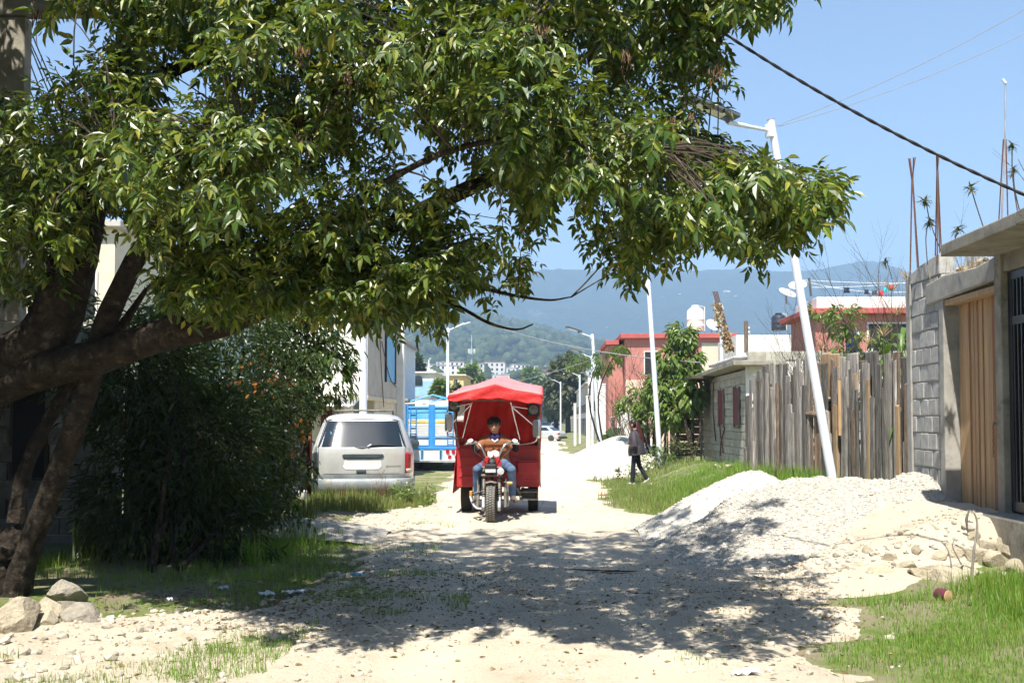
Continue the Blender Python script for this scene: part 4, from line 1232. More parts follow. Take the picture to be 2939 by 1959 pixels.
MB().tube([at(2886, 240, 9.4), at(2876, 228, 9.4)], .016, 8).build('cap', M['pole_white'], mast, smooth=True, off=mo)
# rosette plants on long bare stalks
def rosette(label, foot, head, y, s):
    b = at(foot[0], foot[1], y); h = at(head[0], head[1], y)
    t = thing('rosette_plant', label, 'plant', tuple(b), group='rosette plants on the roof')
    m = b.lerp(h, .55) + Vector((random.uniform(-.04, .04), 0, .02))
    MB().tube(smooth_path([b, m, h], 4), .006, 5).build('stalk', M['twig'], t, smooth=True, off=tuple(b))
    n = 30
    a = rng.uniform(0, 6.28, n)
    D = np.stack([np.cos(a), np.sin(a), rng.uniform(-.9, .9, n)], 1)
    P = np.tile(np.array(tuple(h - b)), (n, 1)) - np.stack([np.zeros(n), np.zeros(n), rng.uniform(0, s * .7, n)], 1)
    o = leaves('leaf_rosette', P, D, np.stack([np.zeros(n), np.zeros(n), np.ones(n)], 1) + rng.normal(0, .2, (n, 3)), rng.uniform(.6, 1, n) * s, np.full(n, s * .16), M['dull_leaf'], t, BLADE_T, BLADE_Q, BLADE_3)
    tag(o, kind='stuff')
rosette('big green drooping rosette on a bare stalk between the rebar bundles', (2710, 745), (2655, 565), 11.6, .15)
rosette('brown lower rosette hanging between the rebar bundles', (2662, 760), (2667, 625), 11.7, .13)
rosette('rosette plant at the left corner of the concrete roof slab', (2740, 715), (2748, 650), 10.2, .12)
rosette('small rosette on a long curved stalk above the roof slab, below the black cable', (2825, 660), (2785, 530), 10.0, .12)
rosette('rosette at the frame edge right of the mast, upper of two', (2925, 640), (2905, 410), 9.8, .10)
rosette('rosette at the frame edge right of the mast, lower of two', (2935, 640), (2908, 480), 9.9, .10)
rosette('small rosette on a stalk above the dry cornstalks left of the block wall', (2560, 800), (2540, 740), 15.5, .14)
# bare shrub on the roof, right of the mast
def bare_shrub(name, label, base, h, spread, n, r=.006, mat='twig', depth=2, seed=1, parent=None):
    rr = random.Random(seed)
    mb = MB()
    def grow_(p, d, l, r_, k):
        q = p + d * l
        m = p.lerp(q, .5) + Vector((rr.uniform(-.06, .06), rr.uniform(-.06, .06), 0)) * l
        mb.tube([p, m, q], [r_, r_ * .8, r_ * .55], 4, caps=False)
        if k:
            for _ in range(3):
                f = rr.uniform(.35, 1)
                nd = (d + Vector((rr.uniform(-.8, .8), rr.uniform(-.8, .8), rr.uniform(-.1, .6)))).normalized()
                grow_(p.lerp(q, f), nd, l * rr.uniform(.4, .65), r_ * .55, k - 1)
    for _ in range(n):
        d = Vector((rr.uniform(-1, 1) * spread, rr.uniform(-1, 1) * spread, 1)).normalized()
        grow_(Vector((rr.uniform(-.05, .05), rr.uniform(-.05, .05), -.03)), d, h * rr.uniform(.45, .8), r, depth)
    o = mb.build(name, M[mat])
    o.location = base
    return tag(o, label, 'shrub')
bare_shrub('bare_shrub', 'thin bare shrub on the roof slab at the right frame edge', (4.75, 9.3, 3.25), 1.0, .5, 7, .005, seed=4)

# ------------------------------------------------------------------ the fence of rough upright planks
FO = (3.94, 19.5, .5)
fence = thing('plank_fence', 'fence of rough weathered upright planks and slabs along the right verge', 'fence', FO)
fa, fb = Vector((3.96, 19.4, 0)), Vector((5.42, 14.9, 0))
fd = (fb - fa).normalized(); fn = Vector((fd.y, -fd.x, 0))            # fn points at the street
if fn.x > 0: fn = -fn
flen = (fb - fa).length
fang = math.atan2(fd.y, fd.x)
TOPX = [2135, 2150, 2200, 2260, 2350, 2420, 2480, 2540, 2600]
TOPY = [1115, 1075, 1045, 1018, 1012, 1030, 1032, 1006, 1000]
for z_ in (.55, 1.25):
    MB().tube([fa - fn * .06 + Vector((0, 0, .6 + z_)), fb - fn * .06 + Vector((0, 0, .6 + z_))], .04, 6).build('rail', M['old_wood'], fence, smooth=True, off=FO)
def plank(s, wd, th, top, out, mat, lean=0, bot=None, jag=True):
    p = fa + fd * s
    zb = bot if bot is not None else Hf(p.x, p.y) - .05
    hgt = top - zb
    mb = MB()
    n = 5
    rows = []
    bend = random.uniform(-.015, .015)
    prof = [(zb + hgt * i / n) for i in range(n + 1)]
    vs, fs = [], []
    for i, z in enumerate(prof):
        f = i / n
        ww = wd * (1 - .10 * f * random.uniform(0, 1)) * random.uniform(.94, 1.06)
        cx = bend * math.sin(math.pi * f) + lean * hgt * f + random.uniform(-.004, .004)
        for (a, b) in ((-.5, 0), (.5, 0), (.42, 1), (-.42, 1)):
            zz = z + (random.uniform(-.05, .0) if (i == n and jag) else 0)
            q = p + fd * (cx + a * ww) + fn * (out + b * th)
            vs.append((q.x, q.y, zz))
        if i:
            for k in range(4):
                fs.append(((i - 1) * 4 + k, (i - 1) * 4 + (k + 1) % 4, i * 4 + (k + 1) % 4, i * 4 + k))
    fs += [(3, 2, 1, 0), tuple(n * 4 + k for k in range(4))]
    mb.add(vs, fs)
    return mb.build('plank', mat, fence, bevel=.006, off=FO)
def px_of(s):
    p = fa + fd * s
    return 1560 + p.x * FPX / p.y, p.y
s = 0.0
random.seed(21)
while s < flen:
    wd = random.uniform(.06, .17)
    px, yy = px_of(s)
    tz = CAMZ + (1205 - np.interp(px, TOPX, TOPY)) * yy / FPX
    short = random.random()
    tz -= random.uniform(-.05, .14) if short < .55 else random.uniform(.1, .6)
    mat = random.choices([M['old_wood'], M['tan_wood'], M['bark_wood']], (.80, .07, .13))[0]
    plank(s, wd, random.uniform(.018, .05), tz, random.uniform(-.02, .045), mat, random.uniform(-.012, .012))
    if random.random() < .62:                       # a second, overlapping layer
        t2 = tz - random.uniform(.1, .9)
        plank(s + random.uniform(-.06, .06), random.uniform(.06, .13), random.uniform(.02, .04), t2, random.uniform(.045, .075),
              random.choices([M['old_wood'], M['tan_wood'], M['bark_wood']], (.78, .08, .14))[0], random.uniform(-.02, .02))
    s += wd * random.uniform(.62, .92)
for (px, t0, wd) in ((2375, 1010, .30), (2398, 1012, .28), (2445, 1010, .34), (2490, 1008, .30)):   # wide boards behind the row
    s = min(max((px - 2137) / 463 * flen * 1.02, 0), flen)
    p_, yy = px_of(s)
    plank(s, wd, .02, CAMZ + (1205 - t0) * yy / FPX, -.10, M['tan_wood'] if px < 2420 else M['old_wood'], 0)
p = fa + fd * 2.2
MB().tube([p + fn * .02 + Vector((0, 0, 1.62)) - fd * .25, p + fn * .10 + Vector((0, 0, 1.58)) + fd * .38], [.055, .05], 8).build('log', M['bark_wood'], fence, smooth=True, off=FO)
MB().tube([p + fd * .95 + fn * .12 + Vector((0, 0, 1.25)), p + fd * .95 + fn * .12 + Vector((0, 0, 2.15))], .028, 8).build('pale_pole', M['gate_wood'], fence, smooth=True, off=FO)

# ------------------------------------------------------------------ the block shed beyond the fence
SO = (5.0, 24.8, .35)
shed = thing('block_shed', 'small stained block shed with two red shutters and a sagging concrete roof', 'shed', SO)
sw = MB().bb(5.03, 5.2, 24.8, 31.4, 0, 2.75).build('wall', M['mortar'], shed, off=SO)
lay_blocks(sw, (5.02, 31.4), (5.02, 24.85), .2, 2.75, M['block_pale'], off=SO, skip=lambda s, z: (1.35 < z < 2.32 and (2.9 < s < 3.75 or 5.2 < s < 5.95)))
MB().bb(5.21, 9.2, 24.8, 31.4, 0, 2.9).build('gable_wall', M['white_wall'], shed, off=SO)
ew = MB().bb(5.0, 9.2, 24.74, 24.795, 0, 2.95).build('end_wall', M['white_wall'], shed, off=SO)
cw = MB().bb(5.06, 9.1, 24.78, 25.0, 2.955, 3.2).build('parapet', M['mortar'], shed, off=SO)
lay_blocks(cw, (5.06, 24.77), (9.1, 24.77), 2.97, 3.22, M['block_pale'], l=.42, h=.23, off=SO)
MB().prism([(24.35, 2.83), (27.5, 2.80), (31.8, 2.74), (31.8, 2.86), (27.5, 2.93), (24.35, 2.96)], 'x', 4.62, 5.9).build('roof_slab', M['old_concrete'], shed, bevel=.02, off=SO)
MB().bb(4.3, 4.95, 29.0, 31.9, 2.70, 2.78).build('awning', M['dark_plank'], shed, bevel=.01, off=SO)
tin_ = MB()
for i in range(14):
    yy = 24.9 + i * .28
    tin_.tube([(4.72, yy, 3.04), (6.2, yy, 3.14)], .05, 6)
tin_.build('tin_sheet', M['tin'], shed, smooth=True, off=SO)
for (s0, s1) in ((2.9, 3.75), (5.2, 5.95)):
    y1, y0 = 31.4 - s0, 31.4 - s1
    f = MB().bb(4.955, 4.99, y0 + .04, y1 - .04, 1.38, 2.32).build('shutter', pm('shutter_red', (.16, .03, .035), (.12, .022, .028), 5, .7), shed, off=SO)
    MB().bb(4.945, 4.992, y0, y0 + .039, 1.33, 2.36).bb(4.945, 4.992, y1 - .039, y1, 1.33, 2.36).bb(4.94, 4.992, y0, y1, 1.29, 1.329).build('shutter_frame', M['old_wood'], f, off=SO)
MB().bb(4.985, 5.02, 28.35, 28.55, .25, 2.5).build('pilaster', M['old_wood'], shed, off=SO)
for (y0, z0, y1, z1) in ((28.3, 1.9, 27.7, .6), (27.5, 1.3, 28.2, .5), (29.3, 2.6, 28.9, .9)):
    MB().tube(smooth_path([(4.97, y0, z0), (4.95, (y0 + y1) / 2 + .15, (z0 + z1) / 2), (4.96, y1, z1)], 4), .018, 5).build('vine', M['rust'], shed, smooth=True, off=SO)
MB().bb(4.92, 4.99, 31.42, 31.55, .1, 2.72).build('corner_post', M['old_wood'], shed, off=SO)

# crib of stacked logs beyond the shed
LO = (4.9, 32.2, .3)
logs = thing('log_stack', 'stack of dark horizontal logs between the shed and the leafy tree', 'log stack', LO)
for i in range(9):
    MB().tube([(4.25, 32.2 + random.uniform(-.05, .05), .45 + i * .24), (5.2, 32.3, .45 + i * .24)], .11 + random.uniform(-.015, .015), 8).build('log', M['bark_wood'], logs, smooth=True, off=LO)
for x_ in (4.28, 4.75):
    MB().tube([(x_, 32.0, .2), (x_ + .03, 32.0, 2.5)], .05, 7).build('post', M['dark_plank'], logs, smooth=True, off=LO)
# palings left of the log stack
po = (3.9, 33, .2)
pal = thing('paling_fence', 'broken palings half hidden by weeds behind the second lamp post', 'fence', po)
for i in range(15):
    x_ = 3.35 + i * .075 + random.uniform(-.02, .02)
    MB().tube([(x_, 33.0 + random.uniform(-.1, .1), .0), (x_ + random.uniform(-.05, .05), 33.0, random.uniform(1.3, 2.4))], random.uniform(.02, .04), 6).build('paling', random.choice([M['old_wood'], M['tan_wood'], M['dark_plank']]), pal, smooth=True, off=po)

# ------------------------------------------------------------------ houses behind the fence
def slab_house(name, label, front_y, x0, x1, z1, depth, mat, trim, z0=-.6, eave=.25, th=.18, windows=(), cat='house', group=None, wmat='dark_open'):
    o = ((x0 + x1) / 2, front_y, z0)
    t = thing(name, label, cat, o, group=group)
    MB().bb(x0, x1, front_y, front_y + depth, z0, z1).build('wall', mat, t, off=o)
    if th:
        MB().bb(x0 - eave, x1 + eave, front_y - eave, front_y + depth + eave, z1 + .004, z1 + th).build('roof_slab', trim, t, bevel=.02, off=o)
    for (a, b, c, d) in windows:
        wf = MB().bb(a - .06, b + .06, front_y - .05, front_y + .02, c - .06, d + .06).build('window', M['white_wall'] if wmat == 'dark_open' else trim, t, off=o)
        MB().bb(a, b, front_y - .07, front_y - .04, c, d).build('pane', M[wmat], wf, off=o)
    return t, o
# salmon house close behind the fence
px2 = lambda px, y: (px - 1560) * y / FPX
pz2 = lambda py, y: CAMZ + (1205 - py) * y / FPX
ph, pho = slab_house('salmon_house', 'salmon-pink flat-roofed house with red eaves behind the plank fence', 34, px2(2335, 34), 15.5, pz2(905, 34), 3.3, M['pink_wall'], M['pink_trim'], eave=.35, th=.2,
                     windows=((11.0, 12.7, 3.7, 4.75),))
MB().bb(px2(2340, 34.4), 15.5, 34.4, 37.2, pz2(893, 34) + .02, pz2(850, 34)).build('parapet', M['white_wall'], ph, bevel=.02, off=pho)
MB().bb(px2(2335, 34) - .03, 15.5, 33.96, 33.998, -.5, 3.3).build('dado', M['peach_wall'], ph, off=pho)
wt, wto = slab_house('white_house', 'long low white house wall behind the shed, black water tank on its roof', 58, px2(2110, 58), px2(2290, 58), pz2(962, 58), 6, M['white_wall'], M['white_wall'], th=.0)
def tinaco(label, c, r, h, mat):
    t = thing('water_tank', label, 'water tank', c)
    MB().lathe([(r, 0), (r, h * .16), (r * 1.03, h * .18), (r, h * .20), (r, h * .42), (r * 1.03, h * .44), (r, h * .46), (r, h * .72), (r * .92, h * .80), (r * .6, h * .90), (r * .45, h * .93)], 24).build('tank', mat, t, smooth=True)
    MB().lathe([(r * .46, h * .93), (r * .48, h * .96), (r * .44, h), (0, h * 1.01)], 20).build('lid', mat, t, smooth=True)
    MB().tube([(r * 1.08, 0, 0), (r * 1.08, 0, h * .95), (r * .5, 0, h * .97)], .03, 6).build('pipe', M['white_wall'], t, smooth=True)
    return t
tinaco('black plastic water tank on the white roof left of the salmon house', (px2(2243, 58), 59, pz2(945, 58)), .42, 1.02, M['tank_black'])
# red two-storey house further down the street
Y1 = 66
rh, rho = slab_house('red_house', 'red and peach two-storey house behind the leafy tree, white tank on its roof', Y1, px2(1795, Y1), px2(2098, Y1), pz2(972, Y1), 9, M['pink_wall'], M['pink_trim'], eave=.35, th=.32,
                     windows=((px2(1850, Y1), px2(1885, Y1), pz2(1075, Y1), pz2(1010, Y1)),))
MB().bb(px2(2012, Y1), px2(2098, Y1), Y1 - .05, Y1 - .004, -.4, pz2(985, Y1)).build('cream_panel', M['cream_wall'], rh, off=rho)
MB().bb(px2(1795, Y1), px2(2012, Y1) - .03, Y1 - .05, Y1 - .004, -.4, pz2(1090, Y1)).build('peach_panel', M['peach_wall'], rh, off=rho)
MB().bb(px2(1750, Y1), px2(1794, Y1), Y1 + 1.5, Y1 + 9, -.4, pz2(985, Y1)).build('side_wing', M['pink_wall'], rh, off=rho)
MB().bb(px2(1742, Y1), px2(1794, Y1) - .3, Y1 + 1.2, Y1 + 9, pz2(985, Y1) + .004, pz2(972, Y1)).build('wing_roof', M['pink_trim'], rh, bevel=.02, off=rho)
tinaco('cream plastic water tank on the red house roof', (px2(2008, Y1), Y1 + 2, pz2(958, Y1) + .35), .58, 1.75, M['tank_white'])
def dish(label, c, r, tilt=.6, rz=.4):
    t = thing('satellite_dish', label, 'satellite dish', c)
    rot = rotz(rz) @ rotx(math.pi / 2 - tilt)
    MB().lathe([(r * k / 6, .28 * r * (k / 6) ** 2) for k in range(7)], 22, (0, 0, r * 1.1), rot).build('reflector', M['white_wall'], t, smooth=True, solid=.02)
    MB().tube([(0, .05, 0), (0, .05, r * 1.1)], .03, 6).build('post', M['tin'], t, smooth=True)
    MB().tube([rot @ Vector((0, -r * .9, .25 * r)) + Vector((0, 0, r * 1.1)), rot @ Vector((0, 0, r * .9)) + Vector((0, 0, r * 1.1))], .02, 5).build('arm', M['tin'], t, smooth=True)
    return t
dish('white satellite dish beside the cream tank on the red house', (px2(2045, Y1), Y1 + .5, pz2(968, Y1) + .3), .45)
dish('lower left of the two white dishes by the salmon house roof', tuple(at(2258, 872, 34.8)), .30, .95, .5)
dish('upper right dish of the pair, half behind the leaning lamp post', tuple(at(2290, 850, 35.2)), .30, .95, -.3)
# clothes line over the salmon house
cl = thing('clothes_line', 'white clothes lines strung above the salmon house roof', 'clothes line', tuple(at(2325, 800, 35)))
clo = tuple(at(2325, 800, 35))
MB().tube([at(2328, 850, 35), at(2322, 798, 35)], .04, 6).build('post', M['old_wood'], cl, smooth=True, off=clo)
for (a, b, sg) in (((2290, 802), (2620, 812), 3), ((2300, 804), (2620, 836), 14), ((2330, 824), (2620, 808), 5)):
    MB().tube([at(a[0] + (b[0] - a[0]) * t, a[1] + (b[1] - a[1]) * t + sg * 4 * t * (1 - t), 35) for t in np.linspace(0, 1, 12)], .010, 4, caps=False).build('line', M['truck_white'], cl, off=clo)
for (px, py, s, mt, lb) in ((2430, 826, 13, 'cloth_navy', 'small dark garment hanging alone on the clothes line'), (2487, 833, 10, 'cloth_navy', 'dark garment on the clothes line left of the coloured ones'), (2510, 834, 12, 'car_dark', 'brownish dark garment pegged mid clothes line'),
                            (2528, 836, 12, 'cloth_red', 'orange-red garment on the clothes line'), (2541, 828, 10, 'cloth_teal', 'teal garment on the clothes line'), (2560, 820, 11, 'cloth_red', 'red and white garment at the right end of the clothes line')):
    P = [[at(px + (j - 2) * s / 3 + 1.2 * math.sin(i + j), py - 2 + i * s / 2.4, 34.9 + .03 * math.sin(j * 2 + i)) for j in range(5)] for i in range(4)]
    c0 = tuple(at(px, py, 35))
    o = MB().grid([[q - Vector(c0) for q in row] for row in P]).build('garment', M[mt], None, smooth=True, solid=.02)
    o.location = c0
    tag(o, lb, 'garment', 'washing on the line')

# ------------------------------------------------------------------ corn and scrub behind the fence
def corn(label, px, y, top_py, seed):
    r = np.random.default_rng(seed)
    x_ = px2(px, y)
    b = Vector((x_, y, Hf(x_, y)))
    ht = pz2(top_py, y) - b.z
    t = thing('corn_plant', label, 'corn', tuple(b), group='corn behind the plank fence')
    MB().tube([(0, 0, -.02), (.02, 0, ht * .5), (.05, .02, ht)], [.014, .012, .005], 6).build('stalk', M['corn_leaf'], t, smooth=True)
    for k in range(9):
        z = ht * (.25 + .068 * k)
        a = k * math.pi + r.uniform(-.5, .5) + 1.2
        L = r.uniform(.5, .8); wd = r.uniform(.05, .08)
        d = Vector((math.cos(a), math.sin(a), 0)); sd = Vector((-math.sin(a), math.cos(a), 0))
        rows = []
        for i in range(8):
            f = i / 7
            c = Vector((.02, 0, z)) + d * (L * (f - .15 * f * f)) + Vector((0, 0, L * (.75 * f - 1.25 * f * f)))
            w_ = wd * math.sin(math.pi * (.12 + .86 * f)) * .6 + .002
            rows.append([c - sd * w_ + Vector((0, 0, w_ * .35)), c, c + sd * w_ + Vector((0, 0, w_ * .35))])
        MB().grid(rows).build('blade', M['corn_leaf'], t, smooth=True, sharp=R(80))
    n = 26
    a = r.uniform(0, 6.28, n); l = r.uniform(.3, 1.2, n)
    o = leaves('tassel', np.tile(np.array((.05, .02, ht - .05)), (n, 1)), np.stack([np.cos(a) * l, np.sin(a) * l, np.ones(n)], 1), np.stack([np.cos(a), np.sin(a), -l], 1) * -1, r.uniform(.2, .42, n), np.full(n, .012), M['dry'], t, BLADE_T, BLADE_Q, BLADE_3)
    tag(o, kind='stuff')
random.seed(5)
for k, (px, y, tp, lb) in enumerate(((2590, 15.6, 800, 'tall green corn plant against the left edge of the block wall'), (2560, 16.0, 900, 'green corn plant second from the block wall'), (2520, 16.6, 960, 'corn plant with broad drooping blades third from the block wall'),
                                     (2545, 17.2, 830, 'corn plant with pale tassel behind the others near the block wall'), (2480, 17.0, 985, 'short corn plant above the middle of the plank fence'), (2600, 16.8, 850, 'corn plant half hidden by the block wall'),
                                     (2345, 18.5, 1000, 'small corn plant peeping over the fence beside the leaning lamp post'))):
    corn(lb, px, y, tp, 40 + k)
for k, (px, y, top, lb) in enumerate(((2330, 20, 870, 'bare twiggy shrub behind the fence beside the leaning lamp post'), (2410, 19, 880, 'tangled dry shrub above the wide tan boards of the fence'), (2550, 18, 740, 'tall dry branching shrub above the corn'), (2465, 19.5, 930, 'dry brush between corn and salmon house'))):
    x_ = px2(px, y); z_ = Hf(x_, y)
    bare_shrub('dry_shrub', lb, (x_, y, z_), pz2(top, y) - z_, .30, 11, .011, depth=3, seed=60 + k)
for k, (px, py, y, r_, n, lb) in enumerate(((2415, 925, 21, .45, 240, 'small leafy top of a castor bush in front of the salmon wall'), (2450, 950, 20.5, .35, 160, 'leafy green bush top left of the corn'), (2360, 900, 21.5, .30, 90, 'sparse leafy bush behind the leaning lamp post'), (2480, 1010, 18.6, .5, 260, 'low green bush behind the fence under the corn'))):
    b = Vector((px2(px, y), y, Hf(px2(px, y), y)))
    c = at(px, py, y)
    leafy('leafy_bush', lb, 'bush', b, [(tuple(c), (r_, r_, r_ * .8), n)], .10, .18, .35, .6, M['light_leaf'], 70 + k, [([b, b.lerp(c, .5) + Vector((.06, 0, 0)), c], [.02, .015, .008])])
o = MB().grid([[at(2428 + j * 9, 950 + i * 14 + 3 * math.sin(j), 21.5 + .03 * math.sin(i * 2 + j)) for j in range(5)] for i in range(6)])
o.build('blue_cloth', M['cloth_blue'], None, smooth=True, solid=.01)
tag(bpy.data.objects['blue_cloth'], 'blue cloth hung among the bushes in front of the salmon house', 'cloth')
# ------------------------------------------------------------------ the house at the left edge
HO = (-5.6, 10.5, 0)
lh = thing('left_house', 'shaded concrete house with overhanging upper storey at the left edge behind the ash tree', 'house', HO)
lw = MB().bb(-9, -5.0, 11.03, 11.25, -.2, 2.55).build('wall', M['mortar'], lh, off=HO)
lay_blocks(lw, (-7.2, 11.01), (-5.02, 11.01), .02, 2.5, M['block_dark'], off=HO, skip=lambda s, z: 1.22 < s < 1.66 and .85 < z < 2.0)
wo = MB().bb(-5.98, -5.54, 10.985, 11.02, .82, 2.02).build('window', M['dark_plank'], lh, off=HO)
MB().bb(-5.94, -5.58, 10.97, 10.99, .86, 1.98).build('pane', M['dark_open'], wo, off=HO)
MB().bb(-6.0, -5.5, 10.93, 11.0, 2.02, 2.06).build('window_ledge', M['concrete'], lh, bevel=.01, off=HO)
MB().bb(-5.02, -4.82, 11.02, 11.30, -.2, 2.55).build('corner_column', M['old_concrete'], lh, bevel=.01, off=HO)
MB().bb(-9, -4.75, 8.9, 11.0, 2.26, 2.40).build('floor_slab', M['old_concrete'], lh, bevel=.015, off=HO)
MB().bb(-5.26, -4.80, 8.95, 9.08, 2.404, 5.24).build('pillar', M['old_concrete'], lh, bevel=.012, off=HO)
MB().bb(-9, -5.31, 8.9, 9.4, 5.244, 5.44).build('roof_slab', M['old_concrete'], lh, bevel=.015, off=HO)
MB().bb(-5.30, -4.05, 8.92, 9.06, 5.248, 5.45).build('beam', M['old_concrete'], lh, bevel=.015, off=HO)
MB().bb(-9, -5.31, 9.0, 9.25, 2.404, 5.24).build('upper_wall', M['old_concrete'], lh, off=HO)
# unseen houses of the street, added behind the camera to cut sky fill
nl, nlo = slab_house('unseen_house', 'grey house of the street behind the camera on the left', -13, -11, -5.35, 5.3, 21.6, M['old_concrete'], M['concrete'], z0=-.3, eave=.05)
nr, nro = slab_house('unseen_house', 'grey house of the street behind the camera on the right', -13, 4.95, 11, 4.6, 19.6, M['old_concrete'], M['concrete'], z0=-.3, eave=.05)
slab_house('pale_back_house', 'pale house glimpsed between pillar and ash limb at the left edge', 26, -17, -11.4, 6.6, 6, M['cream_wall'], M['grey_wall'], windows=((-12.6, -11.9, 4.2, 5.4),))
# plank fence on the left, dark with age
FL = (-4.6, 14, 0)
lf = thing('dark_plank_fence', 'dark weathered plank fence behind the hedge left of the parked van', 'fence', FL)
a_, b_ = Vector((-4.85, 11.4, 0)), Vector((-4.22, 17.5, 0))
d_ = (b_ - a_).normalized(); n_ = Vector((d_.y, -d_.x, 0))
s = 0
while s < (b_ - a_).length:
    wd = random.uniform(.12, .22)
    p = a_ + d_ * (s + wd / 2)
    zt = random.uniform(1.75, 2.15)
    MB().box((p.x, p.y, zt / 2 - .05), (random.uniform(.02, .035), wd - .012, zt + .1), rotz(-math.atan2(d_.x, d_.y)) @ roty(random.uniform(-.02, .02))).build('plank', M['dark_plank'] if s < 4.6 else M['old_wood'], lf, bevel=.005, off=FL)
    s += wd
MB().bb(-4.20, -4.12, 17.55, 17.63, -.1, 2.1).build('red_post', pm('red_post_paint', (.085, .012, .012), None, 4, .6), lf, off=FL)
o = MB().bb(-.11, .11, -.11, .11, 0, .30).build('concrete_footing', M['white_wall'], None, bevel=.015)
o.location = (-4.16, 16.9, Hf(-4.16, 16.9) - .02); tag(o, 'short white concrete stub at the end of the dark plank fence', 'concrete block')
wl = MB().bb(-4.9, -4.42, 18.6, 18.8, -.2, 1.55).build('wall', M['mortar'])
wl.name = 'garden_wall'
tag(wl, 'white block garden wall left of the parked van', 'wall', kind='thing')
lay_blocks(wl, (-4.9, 18.585), (-4.42, 18.585), -.1, 1.5, M['white_wall'], l=.40, h=.2)
# small cream house with an awning behind the van
CO = (-6.2, 26.5, -.2)
ch_ = thing('cream_house', 'small cream house with red window grille and tin awning behind the parked van', 'house', CO)
MB().bb(-9, -5.35, 26.5, 27.9, -.4, 2.15).build('wall', M['cream_wall'], ch_, off=CO)
for (x0, x1, z0, z1) in ((-5.95, -5.62, .5, 1.75), (-6.9, -6.5, .5, 1.75)):
    w_ = MB().bb(x0, x1, 26.45, 26.49, z0, z1).build('window', pm('window_red', (.16, .02, .02), None, 4, .6), ch_, off=CO)
    for i in range(4):
        MB().bb(x0 + .07 + i * .09 - .012, x0 + .07 + i * .09 + .012, 26.42, 26.445, z0, z1).build('grille_bar', M['rust'], w_, off=CO)
aw = MB()
aw.grid([[(-7.0 + j * .07, 25.6 + i * .9, 1.86 + .22 * i + .025 * math.sin(j * 2.2)) for j in range(31)] for i in range(2)])
aw.build('awning', M['tin'], ch_, smooth=True, solid=.012, off=CO)
MB().tube([(-4.95, 25.65, -.3), (-4.95, 25.65, 1.85)], .04, 6).build('awning_post', M['tin'], ch_, smooth=True, off=CO)
# white two-storey house
TO2 = (-6, 28, -.4)
th_ = thing('white_two_storey_house', 'two-storey house with white upper wall and stained grey side on the left of the street', 'house', TO2)
MB().bb(-8.2, -5.06, 28.0, 34.8, 2.22, 5.4).build('upper_wall', M['white_wall'], th_, off=TO2)
MB().bb(-5.055, -4.98, 28.03, 34.8, 2.20, 5.4).build('side_wall', M['grey_wall'], th_, off=TO2)
MB().bb(-8.2, -4.95, 27.95, 34.9, 2.06, 2.20).build('floor_slab', M['cream_wall'], th_, bevel=.02, off=TO2)
MB().bb(-10, -5.3, 29.0, 34.7, -.6, 2.06).build('lower_wall', M['teal_wall'], th_, off=TO2)
for (x0, x1, z0, z1) in ((-5.62, -5.36, .3, 1.6), (-6.5, -5.95, .6, 1.6), (-7.6, -7.0, .6, 1.6)):
    f = MB().bb(x0, x1, 28.94, 28.99, z0, z1).build('window', M['teal_wall'], th_, off=TO2)
    MB().bb(x0 + .05, x1 - .05, 28.925, 28.945, z0 + .05, z1 - .05).build('pane', M['glass_dark'], f, off=TO2)
MB().bb(-4.976, -4.955, 31.2, 33.0, 2.75, 5.0).build('window', M['truck_light'], th_, off=TO2)
MB().bb(-5.0, -4.93, 31.05, 31.2, 2.7, 5.1).build('window_frame', M['cloth_navy'], th_, off=TO2)
MB().bb(-5.0, -4.93, 33.0, 33.15, 2.7, 5.1).build('window_frame', M['cloth_navy'], th_, off=TO2)
MB().bb(-5.0, -4.74, 33.6, 33.95, -.6, 5.5).build('white_pillar', M['white_wall'], th_, bevel=.02, off=TO2)
MB().bb(-5.29, -5.0, 29.3, 34.7, -.6, 2.06).build('cream_wall', M['cream_wall'], th_, off=TO2)
for y0 in (30.4, 32.4):
    f = MB().bb(-5.0, -4.965, y0, y0 + .9, -.5, 1.6).build('door', M['dark_plank'], th_, off=TO2)
    MB().tube([(-4.95, y0 + .1, .5), (-4.95, y0 + .1, .62)], .015, 5).build('handle', M['tin'], f, off=TO2)
for (y0, z0, y1, z1) in ((29.5, 5.2, 30.6, 1.9), (30.2, 3.9, 33.2, 2.6)):
    MB().tube(smooth_path([(-4.94, y0, z0), (-4.93, (y0 + y1) / 2, (z0 + z1) / 2 - .35), (-4.93, y1, z1)], 5), .015, 4).build('cable', M['rust'], th_, off=TO2)
# narrow white block behind it
g2, g2o = slab_house('grey_white_house', 'narrow pale house beyond the white pillar, small roof over its door', 37.4, -10, -5.55, 4.5, 5.5, M['white_wall'], M['grey_wall'], th=.15, windows=((-6.1, -5.8, 2.7, 3.9),))
MB().bb(-5.54, -5.0, 36.6, 37.3, 2.15, 2.3).build('door_roof', M['old_concrete'], g2, bevel=.02, off=g2o)
MB().bb(-5.54, -5.3, 37.0, 37.35, -.5, 2.14).build('cream_wall', M['cream_wall'], g2, off=g2o)
